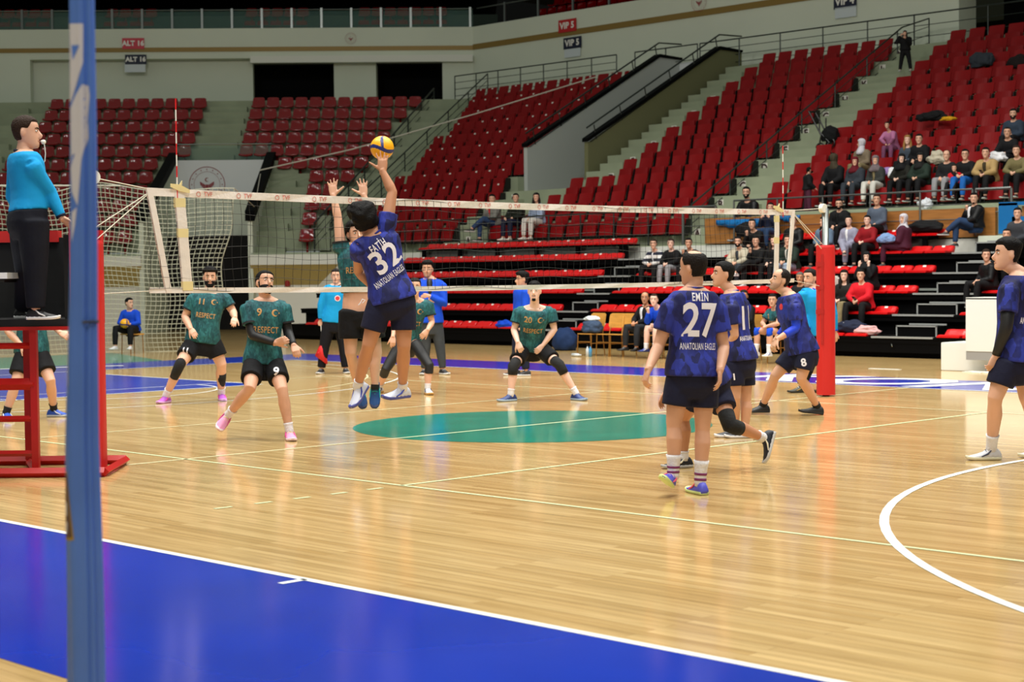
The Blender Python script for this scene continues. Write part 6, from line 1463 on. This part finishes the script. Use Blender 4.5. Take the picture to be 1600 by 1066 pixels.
S_('bearded man with glasses in a black vest on the top row', 1311, 321, *bs(5), black, black, beard='full', glasses=True, hair=('thin', 'black'), b=1.2, infl=.05, lean=.03, fcol=black)
S_('woman in a grey trouser suit with crossed legs', 1326, 348, *bs(4), lilac, lilac, hair=('tied', 'black'), female=True, legs='crossR', fcol=white, hw=.035, skin='pale')
S_('woman in a red patterned sweater holding her knees', 1355, 349, *bs(4), redk, black, hair=('tied', 'black'), female=True, arms='clasp', skin='pale', shoes=((26, 26, 28), (220, 220, 220), None))
S_('man in a grey sweater behind the red patterned sweater', 1370, 312, *bs(5), C('slate', (78, 88, 104)), black, hair=('short', 'brown'), skin='mid', lean=.0)
Jm = S_('woman in a pale headscarf and plum coat stretched along the bench', 1412, 352, *bs(4), plum, plum, f=(-.96, -.3), hface=cv(-.75, .05, -.6), scarf=wscarf, female=True, hair=None, legs='out', infl=.05, lean=-.04, b=1.1)
S_('man in a black jacket over a white hoodie leaning his head on his hand', 1522, 318, *bs(5), jblack, denim, f=(-.4, -.9), fcol=white, hw=.06, arms='mouth', legs='cross', hface=cv(-.4, -.1, -.9), beard='goatee', infl=.05, lean=-.02)
S_('woman in a black headscarf with both hands at her cheeks', 1354, 402, *bs(2), black, black, arms='cheeks', scarf=black, female=True, hair=None, skin='pale', lean=.05)
S_('long-haired woman in a black coat beside the red hoodie', 1319, 437, *bs(1), C('black_brown', (26, 24, 22)), khaki, hair=('long', 'dark'), female=True, arms='clasp', skin='pale', kk=.93)
Jrh = S_('young man in a red hoodie and black trousers with a phone', 1345, 430, *bs(1), redh, black, arms='clasp', hair=('short', 'black'), legs='wide', infl=.045, lean=.05)
S_('man with a moustache in an open black shirt beside the grey steps', 1541, 400, *bs(2), jblack, black, beard='moustache', arms='lap', hair=('short', 'brown'), f=(-.5, -.85), hface=cv(-.2, 0, -1), legs='wide')
S_('grey-haired man in dark clothes just left of the second referee', 1250, 436, *bs(1), C('dark', (22, 24, 26)), black, hair=('short', 'grey'), skin='tan')
S_('balding man seated behind the tall player at the frame edge', 1573, 368, *bs(3), C('dark', (22, 24, 26)), black, hair=('shaved', 'dark'), skin='mid', beard='stubble')
S_('young man in a grey jacket at the edge of the top row', 1590, 334, *bs(4), C('grey_jacket', (52, 54, 60)), black, hair=('short', 'black'))
def phone(J, label):
    c = J['wrL'].lerp(J['wrR'], .5) + (J['wrL'] + J['wrR'] - J['pelvis'] * 2).normalized() * .05; M = Matrix.Translation(c) @ Matrix.Rotation(-.6, 4, 'X'); bm = bmesh.new(); box(bm, (-.036, -.075, .03), (.036, .075, .04), M)
    bmesh.ops.bevel(bm, geom=bm.edges[:], offset=.003, segments=1, affect='EDGES'); tag(fin('phone', bm, mat('phone_glass', (10, 10, 14), .1, spec=.8)), label, 'phone')
phone(Jrh, 'black phone held by the young man in the red hoodie')
# bench
gb_ = 'people on the team bench'
Jsuit = S_('man in a black suit and open white shirt on the bench', 1008, 466, 12.2, .47, C('suit_black', (18, 18, 22)), C('suit_trousers', (36, 38, 42)), group=gb_, fcol=white, hw=.05, arms='clasp', skin='tan', hair=('receding', 'black'), legs='wide', f=(-.25, -1), detail=1, lean=.0, shoes=((16, 16, 18), (20, 20, 20), None), zfoot=0)
Jc = S_('coach in a blue sweatshirt crouched forward, fist at his mouth', 1022, 481, 12.05, .47, M_roy, navy, group=gb_, arms='mouth', hair=('shaved', 'brown'), lean=.16, skin='pale', bare=.75, socks=(M_sock, .75), detail=1, f=(-.1, -1), shoes=((34, 50, 120), (30, 40, 90), (220, 220, 226)), zfoot=0)
S_('moustached man in a black shirt behind number 11', 1162, 463, 12.3, .47, black, black, group=gb_, beard='full', lean=.0, arms='knees', hair=('short', 'dark'), skin='tan', detail=1, zfoot=0)
J2 = S_('substitute in the teal number 2 shirt with blue knee pads', 1207, 470, 11.9, .47, JT, M_shk, group=gb_, arms='clasp', lean=.08, skin='mid', bare=.6, pads=dict(s='LR', m=M_roy), socks=(M_sock, .62), detail=1, shoes=((214, 212, 216), (226, 226, 226), (60, 80, 160)), f=(-.3, -1), legs='wide', top_kw=dict(sleeve=.6, trim=M_trimk), zfoot=0)
PRINTS.append((J2, '2', -.075, .78, .11, M_pro, 'print', 1, .003)); PRINTS.append((J2, 'RESPECT', 0, .5, .088, M_pro, 'print', 1, .002, .88))
for J_, lb in ((Jc, 0), (J2, 'wooden chair under the teal number 2 substitute')):
    if lb: chair(lb, J_['pelvis'].x, 11.95, 0)
p = atD(1163, 470, depth((-6.5, 12.3, .5))); chair('wooden chair under the moustached man in black', p.x, 12.35, 0)
# walking man behind number 20
D = 27.5; J = dict(pelvis=atD(815, 497, D), neck=atD(818, 452, D), head=atD(816, 437, D - .02), shL=atD(810, 456, D + .15), shR=atD(823, 457, D - .15), elL=atD(808, 480, D + .18), elR=atD(822, 483, D - .2), wrL=atD(806, 500, D + .15), wrR=atD(817, 503, D - .2), hipL=atD(813, 500, D + .08), hipR=atD(817, 500, D - .08), knL=atD(808, 538, D + .08), knR=atD(818, 538, D - .08), anL=atD(806, 577, D + .08), anR=atD(822, 577, D - .08), hup=UP, hface=cv(-1, 0, -.2))
for s in 'LR': J['toe' + s] = J['an' + s] + RT * -.15 - UP * .04
ground(J, 1.0)
person('man in a blue top with a white collar walking behind number 20', J, 1.0, 1.0, 'mid', ('quiff', 'black'), None, dict(m=M_roy, sleeve=1.9, infl=.03, hem=-.1, trim=white, collar=True), dict(m=navy, len=1.95, infl=.025), 0, None, RED0, None)
# ball boy
pbz = atZ(205, 552); Jb2 = seated('ball boy in a blue sweatshirt sitting with a yellow ball on his lap', 202, 474, pbz.y - .05, .44, M_roy, black, f=(.45, -.9), group=None, arms='ball', legs='wide', hair=('short', 'black'), lean=.03, detail=1, hface=cv(.8, -.1, -.6), shoes=((214, 214, 216), (230, 230, 230), None), zfoot=0)
volleyball('yellow_ball', 'yellow ball held on the lap of the ball boy', Jb2['pelvis'] + Vector((.45, -.9, 0)).normalized() * .30 + Vector((0, 0, .14)), .105, (.3, .2, 1), (-.5, -1, 0))
st = thing('stool', 'small steel stool under the ball boy', 'stool', (Jb2['pelvis'].x, Jb2['pelvis'].y, 0)); c = Vector(st.location)
bm = bmesh.new(); box(bm, (c.x - .2, c.y - .18, .41), (c.x + .2, c.y + .18, .44)); fin('seat', bm, M_chair, st)
for sx in (-1, 1):
    for sy in (-1, 1): bm = bmesh.new(); tube(bm, [c + Vector((sx * .18, sy * .16, 0)), c + Vector((sx * .17, sy * .15, .42))], .012, 6); fin('leg', bm, M_cleg, st)
# upper stand
gu = 'spectators in the upper side stand'; yA = SY + .65; zA = 3.36
def up(label, hx, hy, row, top, pants, **kw):
    Y = rY(row) - .12; z = max(rZ(row), 2.5) + .44
    kw.setdefault('group', gu); kw.setdefault('zfoot', max(rZ(row), 2.93)); return seated(label, hx, hy, Y, z, top, pants, **kw)
up('woman in a burgundy headscarf and dark grey coat', 1336, 268, 1, charcoal, charcoal, scarf=maroon, female=True, hair=None, arms='lap', infl=.05)
up('woman in a grey headscarf, dark cardigan and white skirt', 1368, 269, 1, C('dark_cardigan', (50, 52, 50)), offw, scarf=greys, female=True, hair=None, fcol=khaki, arms='lap')
up('woman in a black headscarf and coat holding a drink', 1409, 259, 1, C('black_olive', (26, 26, 20)), black, scarf=black, female=True, hair=None, arms='clasp', skin='pale')
up('woman in a dark hood and green quilted jacket', 1438, 264, 1, dgreen, black, scarf=C('dark_hood', (22, 22, 22)), female=True, hair=None, arms='clasp', infl=.05)
up('balding man in a dark jacket next to the child in red', 1479, 255, 1, C('dark_leather', (24, 26, 28)), greyt, hair=('receding', 'dark'), arms='lap')
up('young man with glasses and bright blue jeans', 1508, 256, 1, black, C('bright_denim', (26, 96, 176)), glasses=True, arms='clasp')
Jtan = up('man in a tan work jacket with a phone', 1540, 255, 1, tan, black, arms='clasp', fcol=C('dark_olive', (60, 52, 36)), infl=.05, lean=.08)
up('man in an olive jacket at the frame edge', 1588, 250, 1, olive, black, arms='clasp', hair=('short', 'brown'), lean=.08)
up('woman with blond hair and a dark scarf behind the row', 1418, 235, 2, C('blue_grey', (62, 72, 84)), black, hair=('long', 'blond'), female=True, skin='pale')
up('man in a black jacket with a thin chain next to the blond woman', 1436, 229, 2, black, black, infl=.05)
up('bald man in a black hoodie with white lettering', 1574, 221, 2, black, black, hair=('shaved', 'dark'), arms='clasp', lean=.05, skin='mid')
up('man in a dark blue jacket above the bald man', 1583, 192, 3, C('slate_blue', (44, 56, 72)), black, beard='full', infl=.05)
up('woman in a floral dark headscarf and black coat turned away', 1303, 248, 1, black, black, scarf=floral, female=True, hair=None, hface=cv(.8, .1, .5), arms='knees', b=1.15, infl=.05)
up('woman in a white headscarf and beige coat facing the stairs', 1346, 245, 2, C('beige_coat', (120, 106, 86)), khaki, scarf=wscarf, female=True, hair=None, hface=cv(-.9, 0, .3))
up('girl in a pink top kneeling over a seat back', 1386, 191, 3, pink, C('pink_trousers', (120, 70, 100)), hair=('tied', 'dark'), female=True, kk=.66, lean=.16, arms='clasp', hface=cv(-.3, -.4, -.8))
Jch = seated('small child in a red top sitting between two adults', 1491, 270, rY(1) - .25, 3.42, redh, C('child_black', (26, 24, 26)), kk=.60, group=gu, hair=('short', 'brown'), zfoot=3.2)
phone(Jtan, 'black phone held by the man in the tan work jacket')
# three near the ramp in row A
up('person in a grey hoodie and jeans behind the net tape', 769, 318, 0, C('grey_hoodie', (120, 118, 112)), denim, arms='mouth', legs='cross', fcol=redh, hw=.03, kk=1.0, zfoot=2.34, infl=.04)
up('person in a dark jacket and white boots behind the net tape', 806, 321, 0, C('dark_forest', (24, 28, 20)), navy, arms='knees', shoes=((216, 212, 202), (216, 212, 202), None), kk=1.0, zfoot=2.34, female=True, infl=.045)
up('person in a pale blue coat beside the centre block seats', 838, 319, 0, C('pale_blue', (150, 164, 190)), offw, arms='lap', kk=.98, zfoot=2.34, female=True, hair=('long', 'dark'), shoes=((216, 212, 202), (216, 212, 202), None))
# crouching man on the stair
seated('man in a black leather jacket and glasses crouching on the stairs', 1166, 286, 19.05, 2.62, jblack, denim, group=None, legs='squat', arms='clasp', beard='full', glasses=True, zfoot=2.34, lean=.1, infl=.05, kk=1.0)
# standing woman at the top rail, standing girl by the lower rail
def standing(label, hx, hy, ff, D, k, top, pants, f, hair, skin='fair', female=True, arms='phone', hface=None, shoes=RED0, zf=None, **kw):
    head = atD(hx, hy, D); fv = Vector((f[0], f[1], 0)).normalized(); l = Vector((0, 0, 1)).cross(fv); U = Vector((0, 0, 1)); zf = zf if zf is not None else head.z - 1.66 * k
    k = (head.z - zf) / 1.665; neck = head - U * .2 * k - fv * .03; pel = neck - U * .50 * k; J = dict(head=head, neck=neck, pelvis=pel, hup=U, hface=hface or fv)
    for s, g in (('L', 1), ('R', -1)):
        J['sh' + s] = neck + l * g * .165 * k - U * .055 * k; J['hip' + s] = pel + l * g * .085 * k; J['kn' + s] = J['hip' + s] - U * .43 * k + l * g * .05; J['an' + s] = J['kn' + s] - U * (J['kn' + s].z - zf - .085 * k) + l * g * .04; J['toe' + s] = J['an' + s] + fv * .17 - U * .04
        S = J['sh' + s]
        if arms == 'phone' and s == 'R': J['el' + s] = S - U * .16 * k + fv * .1 - l * .2 * k; J['wr' + s] = head + fv * .06 - l * .10 - U * .06
        elif arms == 'phone': J['el' + s] = S - U * .24 * k + fv * .12 + l * .06; J['wr' + s] = J['el' + s] + fv * .15 - l * .1 + U * .14
        else: J['el' + s] = S - U * .27 * k + l * g * .06; J['wr' + s] = J['el' + s] - U * .18 * k + fv * .14
        J['hn' + s] = -fv; J['hp' + s] = 'half'
    person(label, J, k, 1.0, skin, hair, None, dict(m=top, sleeve=1.93, infl=.045, hem=-.2, name='jacket'), dict(m=pants, len=1.95, infl=.022), 0, None, shoes, None, None, None, 'person', False, kw.get('scarf'), female)
    return J
standing('woman in black standing on the stairs with a phone at her ear', 1414, 52, 0, 44.9, 1.0, black, black, (.3, -.9), ('long', 'black'), hface=cv(-.4, 0, -1), zf=rZ(9), shoes=((206, 206, 210), (220, 220, 220), None))
standing('girl in a black coat with a ponytail standing behind the guard rail', 1264, 266, 0, depth((-10.3, 19.1, 4)), .9, black, plum, (.5, .6), ('tied', 'black'), arms='down', hface=cv(.7, 0, .6), zf=2.96)

# ------------------------------------------------------------------ loose things in the stands
def p_on(x, y, Y): return atY(x, y, Y)
p = Jm['pelvis']; lump('blue_bag', 'light blue bag on the lap of the woman in plum', 'bag', p + Vector((-.25, -.25, .16)), (.2, .12, .12), C('light_blue', (120, 150, 196)), 4)
q = bs(0); a = atY(1330, 507, q[0]); lump('coat', 'dark coat heaped on the lowest bleacher row', 'coat', (a.x, q[0], q[1] + .10), (.36, .16, .14), navy, 11)
a = atY(1352, 515, q[0] - .1); lump('scarf', 'pale pink scarf hanging over the lowest row beside the dark coat', 'scarf', (a.x, q[0] - .06, q[1] + .04), (.28, .14, .10), C('pale_pink', (206, 160, 160)), 12, .35)
a = atY(1323, 512, q[0]); t = thing('paper_cup', 'white cup on the lowest bleacher row beside the coat', 'cup', (a.x, q[0], q[1])); bm = bmesh.new(); tube(bm, [(a.x, q[0] - .05, q[1] + .04), (a.x, q[0] - .05, q[1] + .2)], [.035, .045], 12); fin('cup_body', bm, white, t)
a = atY(796, 508, q[0]); lump('blue_shirt', 'blue garment hanging over the lowest bleacher row', 'shirt', (a.x, q[0] - .15, q[1] + .04), (.28, .12, .1), M_roy, 15, .35)
a = atY(1302, 414, bs(2)[0]); t = thing('handbag', 'white handbag at the feet of the woman in the grey suit', 'handbag', (a.x, a.y, a.z)); bm = bmesh.new(); box(bm, (a.x - .12, a.y - .05, bs(2)[1] - .0), (a.x + .12, a.y + .07, bs(2)[1] + .3)); bmesh.ops.bevel(bm, geom=bm.edges[:], offset=.03, segments=2, affect='EDGES'); fin('bag_body', bm, offw, t)
bm = bmesh.new(); tube(bm, [(a.x + .08, a.y, bs(2)[1] + .28), (a.x + .2, a.y - .02, bs(2)[1] + .2), (a.x + .28, a.y - .02, bs(2)[1] + .06), (a.x + .2, a.y - .02, bs(2)[1] + .02)], .012, 6); fin('strap', bm, offw, t)
a = atY(1452, 355, bs(5)[0]); lump('jacket', 'black jacket lying on the top bleacher row beside the plum coat', 'jacket', (a.x - .1, bs(5)[0] + .0, bs(5)[1] + .1), (.42, .18, .14), black, 21, .3)
a = atY(1165, 363, bs(5)[0]); lump('backpack', 'black backpack standing on the top row under the tarpaulin', 'backpack', (a.x, bs(5)[0], bs(5)[1] + .14), (.28, .18, .2), black, 22, .15)
a = atY(1448, 318, 19.0); lump('plastic_bag', 'white plastic bag on the ledge behind the guard rail', 'bag', (a.x, 18.95, 3.04), (.16, .12, .14), mat('thin_plastic', (206, 210, 216), .3), 31, .4)
a = atY(1480, 134, rY(5) - .3); lump('jacket', 'black jacket thrown over the folded seats high in the stand', 'jacket', atY(1456, 183, rY(4) - .35), (.34, .12, .13), black, 33, .45)
lump('scarf', 'yellow scarf lying over the folded seats by the black jacket', 'scarf', atY(1482, 186, rY(4) - .38), (.22, .08, .05), C('yellow', (206, 150, 20)), 34, .4)
lump('jacket', 'dark grey jacket draped over seat backs near the top of the stand', 'jacket', atY(1535, 95, rY(8) - .3), (.35, .14, .22), charcoal, 35, .3)
lump('jacket', 'dark brown jacket hanging over seats at the frame edge near the top', 'jacket', atY(1592, 98, rY(8) - .3), (.3, .14, .2), C('dark_brown', (30, 22, 22)), 36, .3)
lump('jacket', 'pale hood and coat bundled behind the balding man', 'coat', atY(1465, 248, rY(1) + .12), (.24, .12, .16), beige, 37, .45)
lump('coat', 'white padded coat behind the tan work jacket', 'coat', atY(1558, 246, rY(1) + .12), (.2, .12, .13), white, 38, .45)
lump('pink_bag', 'lilac bag on the seat behind the grey headscarf', 'bag', atY(1386, 270, rY(1) + .12), (.26, .14, .12), C('lilac', (150, 120, 176)), 39, .25)
lump('white_bag', 'white bag standing between the headscarf women', 'bag', atY(1394, 272, rY(1) - .02), (.1, .1, .16), white, 40, .15)
t = thing('waste_bin', 'pale grey waste bin with a black liner hanging by the stairs', 'bin', atY(1210, 292, 20.6)); c = Vector(t.location); c.z = rZ(1) + .02
bm = bmesh.new(); tube(bm, [c, c + Vector((0, 0, .34))], [.17, .21], 16); fin('bin_body', bm, mat('bin_grey', (130, 142, 132), .6), t)
bm = bmesh.new(); R = [[c + Vector(((.23 + .02 * math.sin(5 * a)) * math.cos(a), (.23 + .02 * math.sin(5 * a)) * math.sin(a), z + .03 * math.sin(3 * a) * (i == 0))) for a in [2 * PI * j / 20 for j in range(20)]] for i, z in enumerate((.26, .42))]; loft(bm, R); fin('liner', bm, black, t)
# folded pushchair on the steps
c = atY(1290, 218, rY(4) - .3); t = thing('pushchair', 'dark pushchair parked on the stairs by the sloping rail', 'pushchair', c); M_k = M_blackm
for dx, dz, r_ in ((-.12, -.22, .13), (.2, -.10, .1), (-.02, -.2, .13)):
    bm = bmesh.new(); w = c + Vector((dx, .25 if dx == -.02 else -.05, dz)); tube(bm, [w + Vector((r_ * math.cos(a), 0, r_ * math.sin(a))) for a in [2 * PI * i / 20 for i in range(21)]], .02, 6, False)
    for i in range(3): tube(bm, [w, w + Vector((r_ * math.cos(i * 2.1), 0, r_ * math.sin(i * 2.1)))], .01, 5)
    fin('wheel', bm, M_k, t)
lump('seat_fabric', 'x', 'x', c + Vector((.1, .05, .1)), (.24, .2, .24), black, 50, .15, t)
bm = bmesh.new()
for dy in (-.12, .16): tube(bm, [c + Vector((-.12, dy, -.22)), c + Vector((-.05, dy, .1)), c + Vector((-.38, dy, .66)), c + Vector((-.42, dy, .72))], .02, 6); tube(bm, [c + Vector((.2, dy, -.1)), c + Vector((-.1, dy, .2)), c + Vector((-.1, dy, .55))], .018, 6)
tube(bm, [c + Vector((-.42, -.12, .72)), c + Vector((-.42, .16, .72))], .025, 6); fin('frame', bm, M_k, t)
t = thing('fire_extinguisher', 'small red extinguisher fixed to the white wall behind number 9', 'extinguisher', tuple(cp(0, -.45, 0).xy) + (0,))
F_ = frame(CP, CE, (0, 0, 1)); rr_ = ray(449, 437); c = CAM + rr_ * ((cp(0, -.5, 0) - CAM).dot(CN) / rr_.dot(CN)); t.location = c; bm = bmesh.new(); tube(bm, [c + Vector((0, 0, -.2)), c + Vector((0, 0, .12)), c + Vector((0, 0, .18))], [.08, .08, .03], 12); fin('cylinder_body', bm, mat('extinguisher_red', (150, 30, 26), .4), t)
bake()
for a in PRINTS: printed(*a)
